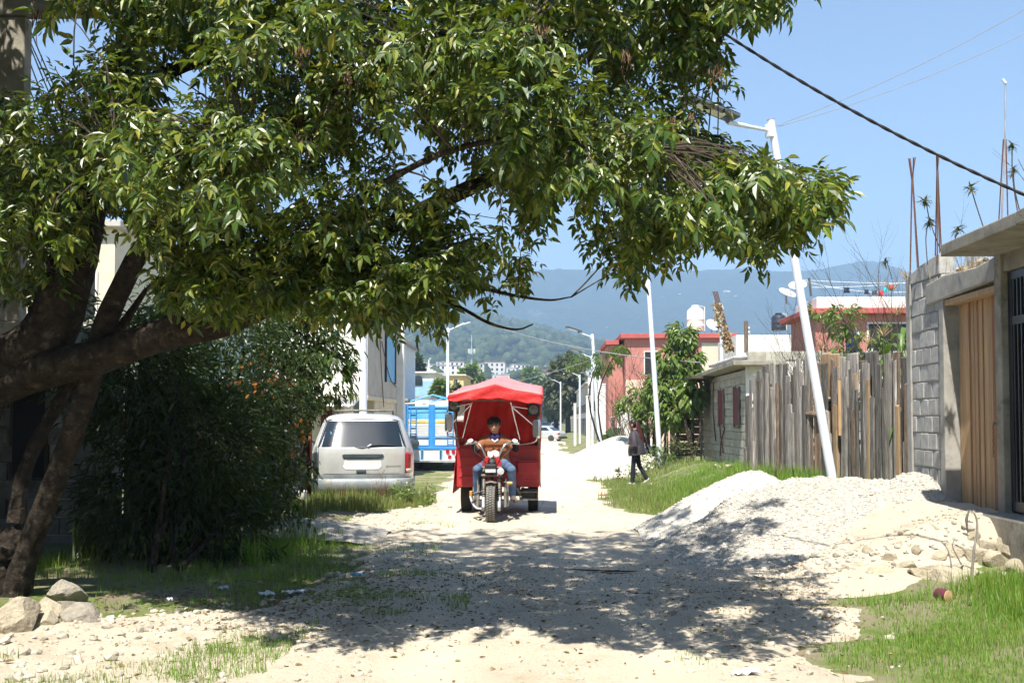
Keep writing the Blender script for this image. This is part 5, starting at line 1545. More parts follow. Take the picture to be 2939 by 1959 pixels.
# further houses behind the truck
bw, bwo = slab_house('blue_white_house', 'far white and pale blue house with arched window behind the blue truck', 78, px2(1165, 78), px2(1243, 78), pz2(1070, 78), 8, M['white_wall'], M['white_wall'], th=.12)
MB().bb(px2(1165, 78), px2(1243, 78) - .02, 77.9, 77.98, -.5, pz2(1092, 78)).build('blue_panel', M['blue_wall'], bw, off=bwo)
ar = MB()
cxw, czw, rw = px2(1199, 77.8), pz2(1088, 77.8), .33
ar.prism([(cxw + rw * math.cos(a), czw + rw * math.sin(a)) for a in np.linspace(0, math.pi, 11)] + [(cxw - rw, czw - .45), (cxw + rw, czw - .45)], 'y', 77.83, 77.88)
ar.build('window', M['glass_dark'], bw, off=bwo)
MB().bb(px2(1222, 78), px2(1238, 78), 78.5, 81, pz2(1070, 78) + .13, pz2(1058, 78)).build('roof_box', M['white_wall'], bw, off=bwo)
yw, ywo = slab_house('yellow_house', 'far yellow house wall behind the left street lamps', 92, px2(1240, 92), px2(1330, 92), pz2(1078, 92), 9, M['yellow_wall'], M['cream_wall'], th=.15, windows=((px2(1275, 92), px2(1285, 92), pz2(1100, 92), pz2(1088, 92)), (px2(1303, 92), px2(1313, 92), pz2(1100, 92), pz2(1088, 92))))
gw = MB().bb(px2(1165, 70), px2(1290, 70), 70, 70.3, -.6, pz2(1148, 70)).build('yard_wall', M['white_wall'])
tag(gw, 'low white yard wall far behind the blue truck', 'wall', kind='thing')
cg = MB().bb(px2(1180, 62), px2(1235, 62), 62, 66, pz2(1142, 62), pz2(1136, 62)).bb(px2(1182, 62), px2(1184, 62), 62.2, 62.3, -.6, pz2(1142, 62)).bb(px2(1231, 62), px2(1233, 62), 62.2, 62.3, -.6, pz2(1142, 62)).build('lean_to', M['tin'])
tag(cg, 'thin tin lean-to roof behind the blue truck', 'shelter')

# ------------------------------------------------------------------ street lamps
def lamp(label, base, topv, arm, panel=True, r=.06, group='solar street lamps'):
    base, topv, arm = Vector(base), Vector(topv), Vector(arm)
    t = thing('street_lamp', label, 'street lamp', tuple(base), group=group)
    o = tuple(base)
    ax = (topv - base).normalized()
    MB().tube([base - ax * .25, base.lerp(topv, .5), topv], [r * 1.08, r * .98, r * .86], 14).build('pole', M['pole_white'], t, smooth=True, off=o)
    MB().tube([topv, topv + ax * .015], [r * .9, r * .9], 14).build('cap', M['tin'], t, smooth=True, off=o)
    j = topv - ax * .16
    MB().tube([j + (arm - j).normalized() * .0, j.lerp(arm, .62)], r * .42, 10).build('arm', M['pole_white'], t, smooth=True, off=o)
    MB().tube([j.lerp(arm, .58), arm], r * .52, 10).build('arm_sleeve', M['pole_white'], t, smooth=True, off=o)
    sd = ((arm - j) * Vector((1, 1, 0))).normalized()
    MB().box(j - sd * -.0 + sd * r * .85, (.09, .12, .2), rotz(math.atan2(sd.y, sd.x))).build('bracket', M['pole_white'], t, bevel=.01, off=o)
    rot = rotz(math.atan2(sd.y, sd.x)) @ roty(R(-14))
    c = arm + sd * .30 + Vector((0, 0, .17))
    if panel:
        MB().tube([arm + Vector((0, 0, .0)), arm + sd * .06 + Vector((0, 0, .12))], .035, 8).build('neck', M['lamp_grey'], t, smooth=True, off=o)
        hd = MB().box(c, (.86, .30, .055), rot).build('head', M['lamp_grey'], t, bevel=.02, off=o)
        MB().box(c + rot @ Vector((0, 0, .034)), (.84, .28, .008), rot).build('solar_panel', M['solar'], hd, off=o)
        MB().box(c + rot @ Vector((.02, 0, -.032)), (.5, .16, .012), rot).build('light_strip', M['lens'], hd, off=o)
    else:
        MB().box(arm + sd * .14, (.42, .13, .05), rot).build('head', M['pole_white'], t, bevel=.015, off=o)
    return t
pb = at(2392, 1392, 14.5)
lamp('leaning white solar street lamp in front of the plank fence, nearest of all', (pb.x, pb.y, Hf(pb.x, pb.y)), at(2212, 346, 14.5), at(2090, 352, 14.2), True, .062)
lamp('white street lamp standing in the weeds by the leafy tree, second on the right', (px2(1893, 30), 30, Hf(px2(1893, 30), 30)), at(1860, 803, 30), at(1800, 800, 29.8), False, .075)
def lampf(label, px, y, top, armpx, armpy, panel=True, lean=0):
    x_ = px2(px, y)
    lamp(label, (x_, y, Hf(x_, y)), at(px + lean, top, y), at(armpx, armpy, y - .3), panel, .085)
lampf('third white street lamp on the right, solar head above the far houses', 1722, 50, 958, 1662, 955, True, -22)
lampf('fourth white lamp on the right, by the far white house fronts', 1700, 66, 1020, 1665, 1013, True, 0)
lampf('fifth white lamp on the right, left of the far white house fronts', 1664, 80, 1075, 1640, 1068, True, 0)
lampf('thin far lamp at the end of the white house row', 1609, 105, 1095, 1590, 1090, False, 0)
lampf('white lamp post rising beside the parked van in front of the two-storey house', 1042, 21.5, 640, 1090, 630, False, 0)
lampf('white lamp post rising behind the blue truck and red tricycle', 1285, 52, 940, 1332, 928, False, 0)
lampf('thin far lamp with round head left of the yellow house', 1231, 95, 1032, 1233, 1030, False, 0)
lampf('thin far lamp over the blue and white house', 1184, 88, 1028, 1188, 1026, False, 0)

# ------------------------------------------------------------------ cables
def cable(name, label, a, b, sag, r, mat='cable', twist=0, n=40):
    a, b = Vector(a), Vector(b)
    t = thing(name, label, 'cable', tuple(a))
    for k in range(2 if twist else 1):
        pts = []
        for i in range(n + 1):
            f = i / n
            p = a.lerp(b, f) - Vector((0, 0, sag * 4 * f * (1 - f)))
            if twist:
                an = f * twist * 2 * math.pi + k * math.pi
                p += Vector((0, math.cos(an), math.sin(an))) * r * .55
            pts.append(p - a)
        MB().tube(pts, r, 6 if r > .005 else 4, caps=False).build('strand', M[mat], t, smooth=True)
    return t
cable('power_cable', 'thick black twisted cable sloping down across the sky on the right', at(1880, -40, 8.6), at(2990, 580, 7.6), .12, .0095, 'cable', 14, 140)
cable('thin_wire', 'upper thin wire running from the leaning lamp to the top right', at(2222, 362, 14.5), at(3050, -35, 12), .12, .0045, 'wire_grey')
cable('thin_wire', 'lower thin wire running from the leaning lamp to the right', at(2222, 366, 14.5), at(3050, 45, 12.5), .12, .0045, 'wire_grey')
cable('sagging_wire', 'pale sagging wire across the street above the red tricycle', at(1400, 930, 40), at(2010, 1040, 30), .25, .016, 'wire_grey')
cable('sagging_wire', 'pale wire rising from behind the tricycle roof to the far lamp', at(1480, 1095, 60), at(1690, 1035, 50), .05, .018, 'wire_grey')
for k, (a, b) in enumerate((((52, 85), (135, 300)), ((60, 60), (175, 270)), ((72, 50), (170, 250)), ((48, 150), (105, 300)), ((62, 70), (158, 285)))):
    cable('service_wire', ('first', 'second', 'third', 'fourth', 'fifth')[k] + ' dark wire in the bunch under the left house roof slab', at(a[0], a[1], 10.5), at(b[0] + 60, b[1] + 160, 10.5), .03, .008, 'cable', 0, 10)
# old wooden service post with insulators
so2 = tuple(at(2142, 1010, 26))
sp = thing('service_post', 'dark wooden service post with insulators on the shed roof', 'post', so2)
MB().tube([at(2142, 1012, 26), at(2141, 921, 26)], .055, 8).build('post', M['bark_wood'], sp, smooth=True, off=so2)
for (px, py) in ((2150, 940), (2150, 952), (2152, 962), (2152, 972)):
    MB().lathe([(.012, -.03), (.03, -.02), (.02, 0), (.03, .02), (.012, .03)], 8, tuple(at(px, py, 25.9))).build('insulator', M['cloth_white'], sp, smooth=True, off=so2)
# white mast with small solar panel and dry vine
vo = tuple(at(2072, 990, 40))
vm = thing('solar_mast', 'slim white mast with a tilted solar panel behind the shed', 'mast', vo)
MB().tube([at(2072, 1060, 40), at(2069, 875, 40)], .07, 10).build('pole', M['pole_white'], vm, smooth=True, off=vo)
pp = at(2062, 880, 39.9)
MB().box(pp, (.36, .04, .24), rotz(.2) @ rotx(-.6)).build('panel_frame', M['white_wall'], vm, off=vo)
MB().box(pp + Vector((0, -.03, .02)), (.31, .03, .20), rotz(.2) @ rotx(-.6)).build('panel', M['solar'], vm, off=vo)
ro_ = tuple(at(2090, 1010, 36))
vb = thing('vine_rebar', 'leaning rebar column overgrown with dry brown vine', 'rebar', ro_)
for k in range(4):
    MB().tube([at(2098 + k * 3, 1010, 36), at(2046 + k * 4, 836, 36)], .018, 5).build('bar', M['rust'], vb, off=ro_)
P = np.array([tuple(at(2092 - 42 * f, 1000 - 135 * f, 35.9)) for f in rng.uniform(0, 1, 420) ** 1.5])
o = leaves('vine', P + rng.normal(0, .09, P.shape) - np.array(ro_), rng.normal(0, 1, P.shape) + np.array((0, 0, -.8)), rng.normal(0, 1, P.shape), rng.uniform(.08, .16, len(P)), rng.uniform(.05, .1, len(P)), M['dry'], vb)
tag(o, kind='stuff')

# ------------------------------------------------------------------ leafy trees on the right beyond the woman
yb = 31.0
bt = gnd(2000, 1300)
def T(px, py, y=yb): return cxy(px, py, y)
leafy('loquat_tree', 'bright leafy loquat tree with drooping leaves beside the shed', 'tree', Vector((px2(1985, 29.5), 29.5, Hf(px2(1985, 29.5), 29.5))),
      [(T(1955, 965), (.42, .4, .5), 620), (T(1975, 1040), (.5, .5, .45), 620), (T(1920, 1025), (.40, .4, .4), 420), (T(1985, 1130, 30), (.38, .4, .55), 520), (T(1945, 1110), (.55, .5, .55), 680), (T(1895, 1120), (.5, .5, .5), 560), (T(1930, 1190, 30.5), (.6, .5, .4), 480)],
      .16, .28, .36, .75, M['light_leaf'], 21, stemset(Vector((px2(1985, 29.5), 29.5, .35)), [T(1960, 1000), T(1975, 1080), T(1930, 1080), T(1985, 1150, 30)], .05, .02, .06))
leafy('peach_tree', 'low pale-green leafy tree between lamp post and red house', 'tree', Vector((px2(1870, 32), 32, Hf(px2(1870, 32), 32))),
      [(T(1840, 1150, 32), (.55, .5, .45), 420), (T(1870, 1200, 32), (.6, .5, .4), 460), (T(1800, 1170, 32.5), (.4, .4, .35), 240), (T(1880, 1130, 32), (.5, .5, .4), 340), (T(1930, 1180, 31), (.4, .4, .4), 260)],
      .12, .2, .34, .7, M['light_leaf'], 22, stemset(Vector((px2(1870, 32), 32, .2)), [T(1840, 1150, 32), T(1880, 1120, 32), T(1800, 1170, 32), T(1930, 1170, 31)], .04, .015, .1))
leafy('willow_sapling', 'thin sapling with long narrow hanging leaves at the corner of the red house', 'tree', Vector((px2(1740, 45), 45, Hf(px2(1740, 45), 45))),
      [(T(1728, 1040, 45), (.35, .4, .7), 240), (T(1775, 1010, 45), (.45, .4, .5), 200), (T(1655, 1045, 60), (.8, .6, .8), 260)], .22, .4, .14, 1.2, M['light_leaf'], 23,
      stemset(Vector((px2(1740, 45), 45, -.2)), [T(1728, 1000, 45), T(1775, 990, 45)], .05, .02, .1))
big = leaves('broad_leaf_plant', np.array([(0, 0, 1.15), (0, 0, 1.5), (0, 0, .9), (0, 0, 1.3)]) + rng.normal(0, .08, (4, 3)), np.array([(-.6, -.4, -.6), (.2, -.5, -.4), (.5, -.5, -.8), (-.3, -.6, -.3)]), np.array([(0, -1, .6)] * 4), np.array([.75, .7, .6, .6]), np.array([.62, .6, .5, .5]), M['shrub_leaf_b'])
big.location = (px2(1755, 38), 38, Hf(px2(1755, 38), 38)); tag(big, 'plant with a few huge round dark leaves beyond the sand heap', 'plant')
for k, (px, y, h, lb) in enumerate(((1830, 35, 2.6, 'tall bare brown shrub in front of the red house, left of the lamp'), (1865, 34, 2.9, 'tall bare brown shrub in front of the red house, at the lamp'), (1795, 36, 2.0, 'bare twiggy shrub at the left corner of the red house'))):
    bare_shrub('bare_shrub', lb, (px2(px, y), y, Hf(px2(px, y), y)), h * 1.2, .45, 12, .02, depth=3, seed=80 + k)
for k, (px, py, y, r_, n, lb) in enumerate(((1890, 1275, 29.5, .5, 420, 'low tangled green weeds at the foot of the second lamp post'), (1950, 1270, 28.8, .55, 520, 'dense low weeds in front of the log stack'), (1850, 1285, 29.8, .4, 260, 'low weeds right of the walking woman'), (1800, 1340, 28.2, .30, 160, 'small dark weed behind the walking woman'))):
    c = at(px, py, y)
    b = Vector((c.x, y, Hf(c.x, y)))
    leafy('weed_patch', lb, 'weeds', b, [((c.x, y, b.z + r_ * .55), (r_ * 1.3, r_, r_ * .7), n)], .06, .12, .4, .2, M['dull_leaf'] if k % 2 else M['light_leaf'], 90 + k)
# far trees
def far_tree(label, px, y, top, bot, halfpx, mat, n, seed, name='far_tree'):
    x_ = px2(px, y)
    b = Vector((x_, y, -.5))
    zt, zb = pz2(top, y), pz2(bot, y)
    rx_ = halfpx * y / FPX
    zc, rz_ = (zt + zb) / 2, (zt - zb) / 2
    k = y / 100
    return leafy(name, label, 'tree', b, [((x_, y, zc), (rx_, rx_, rz_), n), ((x_ - rx_ * .45, y, zc - rz_ * .35), (rx_ * .6, rx_ * .6, rz_ * .6), n // 3), ((x_ + rx_ * .4, y, zc - rz_ * .3), (rx_ * .6, rx_ * .6, rz_ * .6), n // 3)],
                 .38 * k, .75 * k, .55, .3, mat, seed, [([b, (x_, y, zb + rz_ * .4), (x_ + .2, y, zc + rz_ * .3)], [.28 * k, .22 * k, .1 * k])], far=True, stem_name='trunk', clump=1.5)
far_tree('big dark-green roadside tree at the far end of the right house row', 1630, 140, 1024, 1195, 60, M['dull_leaf'], 2600, 101)
far_tree('darker half of the far roadside trees beside the white houses', 1596, 150, 1085, 1205, 38, M['shrub_leaf_b'], 1300, 102)
far_tree('round olive-green tree behind the tricycle roof, left of its peak', 1352, 170, 1050, 1165, 38, M['light_leaf'], 1500, 103)
far_tree('grey-green tree just right of the tricycle roof peak', 1520, 260, 1052, 1150, 36, M['light_leaf'], 900, 104)
far_tree('green tree beside the two-storey house, behind the far white house', 1190, 160, 1025, 1075, 22, M['shrub_leaf_b'], 700, 105)
far_tree('scrubby pale tree behind the truck roof rack', 1262, 75, 1085, 1150, 20, M['light_leaf'], 600, 106)
far_tree('bare-looking scrub tree left of the tricycle canopy', 1310, 75, 1095, 1150, 18, M['dull_leaf'], 420, 107)

# ------------------------------------------------------------------ the row of white houses down the street
XR = 4.6
rows = [(74, 84, 1140, 'white_wall', 'far white house front with grey shutters, nearest of the row'), (84.5, 100, 1098, 'white_wall', 'tall far white house front in the middle of the row'),
        (101, 122, 1100, 'grey_wall', 'far pale grey house in the right-hand row'), (123, 150, 1120, 'white_wall', 'furthest pale house of the right-hand row'), (151, 190, 1140, 'cream_wall', 'last low cream house at the end of the street')]
for (y0, y1, tp, mt, lb) in rows:
    xr = XR + random.uniform(-.15, .25)
    z1 = pz2(tp, y0)
    o = (xr, y0, -.5)
    t = thing('street_house', lb, 'house', o, group='white houses down the street')
    MB().bb(xr, xr + 8, y0, y1, -.8, z1).build('wall', M[mt], t, off=o)
    MB().bb(xr - .25, xr + 8, y0 - .2, y1 + .1, z1 + .01, z1 + .2).build('roof_slab', M['grey_wall'], t, off=o)
    yy = y0 + 1
    while yy < y1 - 2:
        f = MB().bb(xr - .05, xr - .004, yy, yy + 1.4, -.5, 1.7).build('door', random.choice([M['car_dark'], M['grey_wall'], M['dark_plank'], M['tin']]), t, off=o)
        if z1 > 3.5:
            w_ = MB().bb(xr - .05, xr - .004, yy + .1, yy + 1.3, 2.3, 3.2).build('window', M['glass_dark'], t, off=o)
        yy += random.uniform(2.6, 4)
    MB().bb(xr - .03, xr + .25, y0 - .3, y0 - .03, -.8, z1 + .6).build('pilaster', M['white_wall'], t, off=o)
for k, (px, y, w_, top, mt, lb) in enumerate(((1688, 56, .24, 1140, 'white_wall', 'white concrete pillar left of the far house fronts'), (1722, 54, .22, 1125, 'white_wall', 'white concrete pillar in the middle before the far houses'), (1732, 53, .2, 1105, 'white_wall', 'white concrete pillar nearest the broad-leaved plant'), (1757, 47, .16, 1200, 'tin', 'grey leaning post left of the broad-leaved plant'), (1650, 76, .2, 1160, 'white_wall', 'short pale pillar among weeds at the far houses'))):
    x_ = px2(px, y)
    o = MB().bb(-w_ / 2, w_ / 2, -w_ / 2, w_ / 2, -.1, pz2(top, y) - Hf(x_, y)).bb(-w_ / 2 - .02, w_ / 2 + .02, -w_ / 2 - .02, w_ / 2 + .02, pz2(top, y) - Hf(x_, y) + .004, pz2(top, y) - Hf(x_, y) + .08).build('gate_pillar', M[mt], None, bevel=.02)
    o.location = (x_, y, Hf(x_, y)); tag(o, lb, 'pillar')
sw_ = MB().bb(px2(1770, 42), px2(1850, 42), 42, 42.2, -.5, pz2(1180, 42)).build('corrugated_wall', M['white_wall'])
tag(sw_, 'pale corrugated yard wall behind the sand heap and woman', 'wall', kind='thing')
o = MB().bb(-.5, .5, -.4, .4, 0, .8).build('concrete_block', M['white_wall'], None, bevel=.03)
o.location = (px2(1835, 38), 38, Hf(px2(1835, 38), 38)); tag(o, 'white concrete block with dark openings behind the walking woman', 'concrete block')

# ------------------------------------------------------------------ the far town on the slope
def far_house(w, d, h, seed):
    r = random.Random(seed)
    t = bpy.data.objects.new('town_house', None); C.objects.link(t)
    MB().bb(-w / 2, w / 2, -d / 2, d / 2, -4, h).build('wall', M[r.choice(['white_wall', 'white_wall', 'cream_wall', 'grey_wall', 'peach_wall']) if seed < 5 else 'white_wall'], t)
    MB().bb(-w / 2 - .3, w / 2 + .3, -d / 2 - .3, d / 2 + .3, h + .02, h + .35).build('roof_slab', M[r.choice(['grey_wall', 'white_wall', 'pink_wall'])], t)
    nx, nz = max(int(w / 3), 1), max(int(h / 3), 1)
    for i in range(nx):
        for j in range(nz):
            x_ = -w / 2 + (i + .5) * w / nx
            MB().bb(x_ - .6, x_ + .6, -d / 2 - .08, -d / 2 - .01, .9 + j * 3, 2.4 + j * 3).build('window', M['dark_open'], t)
    return t
protos = [far_house(*a) for a in ((9, 8, 6, 1), (12, 9, 9, 2), (7, 7, 3.5, 3), (10, 8, 6.5, 4), (13, 9, 9.5, 5))]
spots = []
rr = random.Random(9)
for i in range(104):
    px = rr.choice([rr.uniform(1170, 1300), rr.uniform(1235, 1360), rr.uniform(1340, 1480), rr.uniform(1450, 1600), rr.uniform(1560, 1720)])
    y = rr.uniform(520, 860)
    spots.append((px, y))
spots += [(1415, 640), (1425, 650), (1290, 560), (1280, 575), (1575, 700), (1560, 690), (1500, 660)]
for i, (px, y) in enumerate(spots):
    k = 4 if i in (104, 106) else i % 4
    o = protos[k] if not protos[k].get('label') else copy_tree(protos[k])
    x_ = px2(px, y)
    o.location = (x_, y, max(float(Znear(x_, y)), -.6) + .5)
    o.rotation_euler = (0, 0, rr.uniform(-.3, .3))
    tag(o, 'pale flat-roofed house in the far town at the foot of the wooded slope', 'house', 'houses of the far town')
ao = (px2(1353, 520), 520, -1)
an = thing('phone_mast', 'green lattice phone mast with white panels above the far town', 'mast', ao)
zt = pz2(1008, 520)
MB().tube([(ao[0], 520, -1), (ao[0], 520, zt + 1)], [.8, .5], 8).build('mast', M['teal_wall'], an, off=ao)
MB().tube([(ao[0], 520, zt), (ao[0], 520, pz2(960, 520))], .14, 6).build('rod', M['white_wall'], an, off=ao)
for k in range(9):
    a = k / 9 * 2 * math.pi
    MB().box((ao[0] + 1.7 * math.cos(a), 520 + 1.7 * math.sin(a), zt + .3), (.45, .3, 2.2), rotz(a)).build('antenna_panel', M['white_wall'], an, off=ao)
MB().lathe([(1.9, -.2), (1.9, 0), (1.6, .05)], 14, (ao[0], 520, zt - 1.4)).build('platform', M['teal_wall'], an, off=ao)
for k, (px, py) in enumerate(((1830, 912), (1985, 945), (2090, 835), (2110, 850), (2080, 835), (1950, 845), (1900, 855), (1560, 960), (1745, 940))):
    yy = 2300
    d = ray(px, py)
    t_ = 900
    while t_ < 4000 and CAMZ + d.z * t_ > float(Zfar(d.x * t_, d.y * t_)): t_ += 10
    o = copy_tree(protos[2]); o.location = (d.x * t_, d.y * t_, CAMZ + d.z * t_ - 2); o.scale = (1.3, 1.3, 1.1)
    tag(o, 'tiny pale house high on the hazy blue hillside', 'house', 'houses on the blue hills')
# ------------------------------------------------------------------ vehicles
def se_ring(hw, yr, yf, p, n=72):
    yc, hl = (yr + yf) / 2, (yf - yr) / 2
    out = []
    for k in range(n):
        a = 2 * math.pi * k / n
        c, s = math.cos(a), math.sin(a)
        out.append((hw * math.copysign(abs(c) ** (2 / p), c), yc + hl * math.copysign(abs(s) ** (2 / p), s)))
    return out
class Shell:
    """a car body as a stack of rounded plan outlines; keys: (z, half width, rear y, front y)"""
    def __init__(self, keys, p=6.5):
        self.k = np.array(keys); self.p = p
    def par(self, z):
        return [float(np.interp(z, self.k[:, 0], self.k[:, i])) for i in (1, 2, 3)]
    def body(self, extra=3):
        zs = []
        for a, b in zip(self.k[:-1, 0], self.k[1:, 0]):
            zs += list(np.linspace(a, b, extra, endpoint=False))
        zs.append(self.k[-1, 0])
        mb = MB(); n = 72; vs = []
        for z in zs:
            vs += [(x, y, z) for (x, y) in se_ring(*self.par(z), self.p, n)]
        fs = [(i * n + k, i * n + (k + 1) % n, (i + 1) * n + (k + 1) % n, (i + 1) * n + k) for i in range(len(zs) - 1) for k in range(n)]
        fs += [tuple(range(n - 1, -1, -1)), tuple((len(zs) - 1) * n + k for k in range(n))]
        return mb.add(vs, fs)
    def rear(self, x, z, off=0, front=False):
        hw, yr, yf = self.par(z)
        yc, hl = (yr + yf) / 2, (yf - yr) / 2
        t = max(1 - min(abs(x) / hw, .9999) ** self.p, 1e-6) ** (1 / self.p)
        return Vector((x, yc + hl * t + off, z)) if front else Vector((x, yc - hl * t - off, z))
    def side(self, y, z, sgn, off=0):
        hw, yr, yf = self.par(z)
        yc, hl = (yr + yf) / 2, (yf - yr) / 2
        t = max(1 - min(abs(y - yc) / hl, .9999) ** self.p, 1e-6) ** (1 / self.p)
        return Vector((sgn * (hw * t + off), y, z))
    def rpatch(self, quad, off, nu=14, nv=8, front=False):
        """quad: (x,z) corners bl, br, tr, tl"""
        rows = []
        for j in range(nv + 1):
            v = j / nv
            rows.append([self.rear(*(np.array(quad[0]) * (1 - u) * (1 - v) + np.array(quad[1]) * u * (1 - v) + np.array(quad[2]) * u * v + np.array(quad[3]) * (1 - u) * v), off, front)
                         for u in np.linspace(0, 1, nu + 1)])
        return rows
    def spatch(self, quad, sgn, off, nu=8, nv=6):
        rows = []
        for j in range(nv + 1):
            v = j / nv
            rows.append([self.side(*(np.array(quad[0]) * (1 - u) * (1 - v) + np.array(quad[1]) * u * (1 - v) + np.array(quad[2]) * u * v + np.array(quad[3]) * (1 - u) * v), sgn, off) for u in np.linspace(0, 1, nu + 1)])
        return rows
def wheel(parent, c, r, w, tyre='tyre', rim='steel_dirty', groove=True):
    rot = roty(math.pi / 2)
    prof = [(r * .62, -w * .46), (r * .86, -w * .5), (r * .97, -w * .42)]
    if groove:
        for k in range(5):
            z = -w * .36 + k * w * .18
            prof += [(r, z - w * .06), (r, z + w * .06), (r * .975, z + w * .075), (r * .975, z + w * .105)]
        prof = prof[:-2]
    else:
        prof += [(r, -w * .25), (r, w * .25)]
    prof += [(r * .97, w * .42), (r * .86, w * .5), (r * .62, w * .46)]
    t = MB().lathe(prof, 36, c, rot).build('wheel', M[tyre], parent, smooth=True, sharp=R(28))
    MB().lathe([(r * .63, -w * .3), (r * .60, -w * .38), (r * .3, -w * .2), (r * .12, -w * .34), (0, -w * .34)], 24, c, rot).build('rim', M[rim], t, smooth=True)
    MB().lathe([(0, w * .34), (r * .12, w * .34), (r * .3, w * .2), (r * .60, w * .38), (r * .63, w * .3)], 24, c, rot).build('rim', M[rim], t, smooth=True)
    return t

# ---- the parked van
VX, VY = px2(1044, 19.0), 18.9
VZ = -.15
van = thing('parked_van', 'worn champagne minivan parked on the left with its back to us', 'van', (VX - .03, VY, VZ), R(8.5))
van.scale = (1.04, 1.04, 1.02)
vs_ = Shell([(.26, .86, .16, 4.55), (.36, .93, .10, 4.72), (.55, .965, .075, 4.76), (.66, .972, .07, 4.74), (.90, .972, .07, 4.62), (1.00, .962, .08, 4.25), (1.10, .935, .10, 3.75), (1.30, .872, .224, 3.32), (1.55, .775, .378, 2.80), (1.63, .735, .43, 2.62), (1.69, .66, .50, 2.45), (1.73, .54, .62, 2.2), (1.75, .30, .98, 1.8)])
vs_.body().build('body', M['van_paint'], van, smooth=True, sharp=R(50))
rw = MB().grid(vs_.rpatch([(-.80, 1.115), (.80, 1.115), (.655, 1.60), (-.655, 1.60)], .006, 18, 10)).build('rear_window', M['van_glass'], van, smooth=True)
MB().tube([vs_.rear(x, z, .012) for (x, z) in [(-.81, 1.105), (0, 1.10), (.81, 1.105), (.67, 1.60), (.60, 1.625), (0, 1.63), (-.60, 1.625), (-.67, 1.60), (-.81, 1.105)]], .009, 5).build('window_seal', M['black_plastic'], rw, smooth=True)
for (pts) in ([(-.52, 1.42), (-.49, 1.46), (-.47, 1.41), (-.50, 1.38)], [(-.59, 1.40), (-.565, 1.37), (-.585, 1.35)], [(-.45, 1.46), (-.42, 1.48), (-.41, 1.43)]):
    MB().tube([vs_.rear(x, z, .010) for x, z in pts], .006, 4).build('sticker', M['truck_light'], rw)
wp = MB().tube([vs_.rear(.10, 1.135, .03), vs_.rear(.30, 1.15, .035), vs_.rear(.62, 1.145, .03)], [.016, .012, .008], 6).build('wiper', M['black_plastic'], van, smooth=True)
MB().tube([vs_.rear(.10, 1.12, .02), vs_.rear(.17, 1.155, .03)], .022, 8).build('wiper_motor', M['lens'], wp, smooth=True)
for sgn, mt in ((1, 'red_lens'), (-1, 'van_dark')):
    q = [(.80, .62), (.958, .62), (.955, .98), (.80, 1.02)]
    q = [(sgn * a, b) for a, b in q]
    tl = MB().grid(vs_.rpatch(q, .014, 6, 8)).build('tail_lamp', M[mt], van, smooth=True, solid=.012)
    if sgn > 0:
        MB().grid(vs_.rpatch([(.815, .645), (.93, .645), (.93, .70), (.815, .70)], .024, 4, 2)).build('reversing_lens', M['cloth_white'], tl, smooth=True, solid=.008)
    else:
        for zz in (.69, .79, .89):
            MB().lathe([(.0, 0), (.030, .0), (.034, .012), (0, .004)], 10, tuple(vs_.rear(-.88, zz, .02)), rotx(math.pi / 2)).build('bulb_socket', M['lens'], tl, smooth=True)
for sgn in (-1, 1):
    MB().grid(vs_.rpatch([(sgn * .79, .62), (sgn * .797, .62), (sgn * .797, 1.09), (sgn * .79, 1.09)], .004, 1, 8)).build('panel_gap', M['black_plastic'], van)
MB().grid(vs_.rpatch([(-.79, .61), (.79, .61), (.79, .617), (-.79, .617)], .004, 14, 1)).build('panel_gap', M['black_plastic'], van)
hb = MB()
hb.prism([(-.33, .985), (.37, .985), (.40, .965), (.385, .93), (.31, .905), (-.27, .905), (-.345, .93), (-.36, .965)], 'y', float(vs_.rear(0, .95).y) - .035, float(vs_.rear(0, .95).y) + .02)
hb.build('handle_bar', M['van_dark'], van, bevel=.01)
MB().prism([(-.30, .90), (.34, .90), (.36, .74), (.30, .69), (-.30, .69), (-.34, .74)], 'y', float(vs_.rear(0, .8).y) - .005, float(vs_.rear(0, .8).y) + .02).build('plate_recess', M['truck_white'], van, bevel=.008)
MB().prism([(-.10, .685), (.08, .685), (.08, .625), (-.10, .625)], 'y', float(vs_.rear(0, .65).y) - .018, float(vs_.rear(0, .65).y) + .02).build('latch', M['van_dark'], van, bevel=.012)
bd = MB()
for k, (x0, w_, z0, h_) in enumerate(((.44, .05, .76, .05), (.50, .035, .76, .032), (.545, .03, .76, .028), (.585, .03, .76, .034), (.625, .04, .762, .024), (.675, .028, .762, .026))):
    p = vs_.rear(x0 + w_ / 2, z0, .004)
    bd.box(p, (w_, .008, h_ * .45), roty(-.15))
bd.build('badge', M['chrome'], van)
MB().grid(vs_.rpatch([(-.80, .515), (.80, .515), (.80, .605), (-.80, .605)], .010, 14, 3)).build('lower_trim', M['van_worn'], van, smooth=True)
rows = []
for (dy, z) in ((.0, .53), (.05, .525), (.075, .50), (.085, .42), (.07, .33), (.03, .28), (-.02, .27)):
    row = []
    for x in np.linspace(-.985, .985, 41):
        hw = 1.0; t = max(1 - (abs(x) / hw) ** 6.5, 1e-5) ** (1 / 6.5)
        row.append((x, 2.4 - 2.36 * t - dy, z))
    rows.append(row)
bp = MB().grid(rows).build('bumper', M['van_worn'], van, smooth=True, sharp=R(60))
bp2 = MB().grid([[(p[0], p[1] - .006, p[2]) for p in row[:5]] for row in rows]).build('bumper_corner', M['van_dark'], bp, smooth=True)
MB().grid(vs_.rpatch([(-.955, .53), (-.81, .53), (-.81, .62), (-.957, .62)], .012, 4, 3)).build('dark_quarter', M['van_dark'], van, smooth=True)
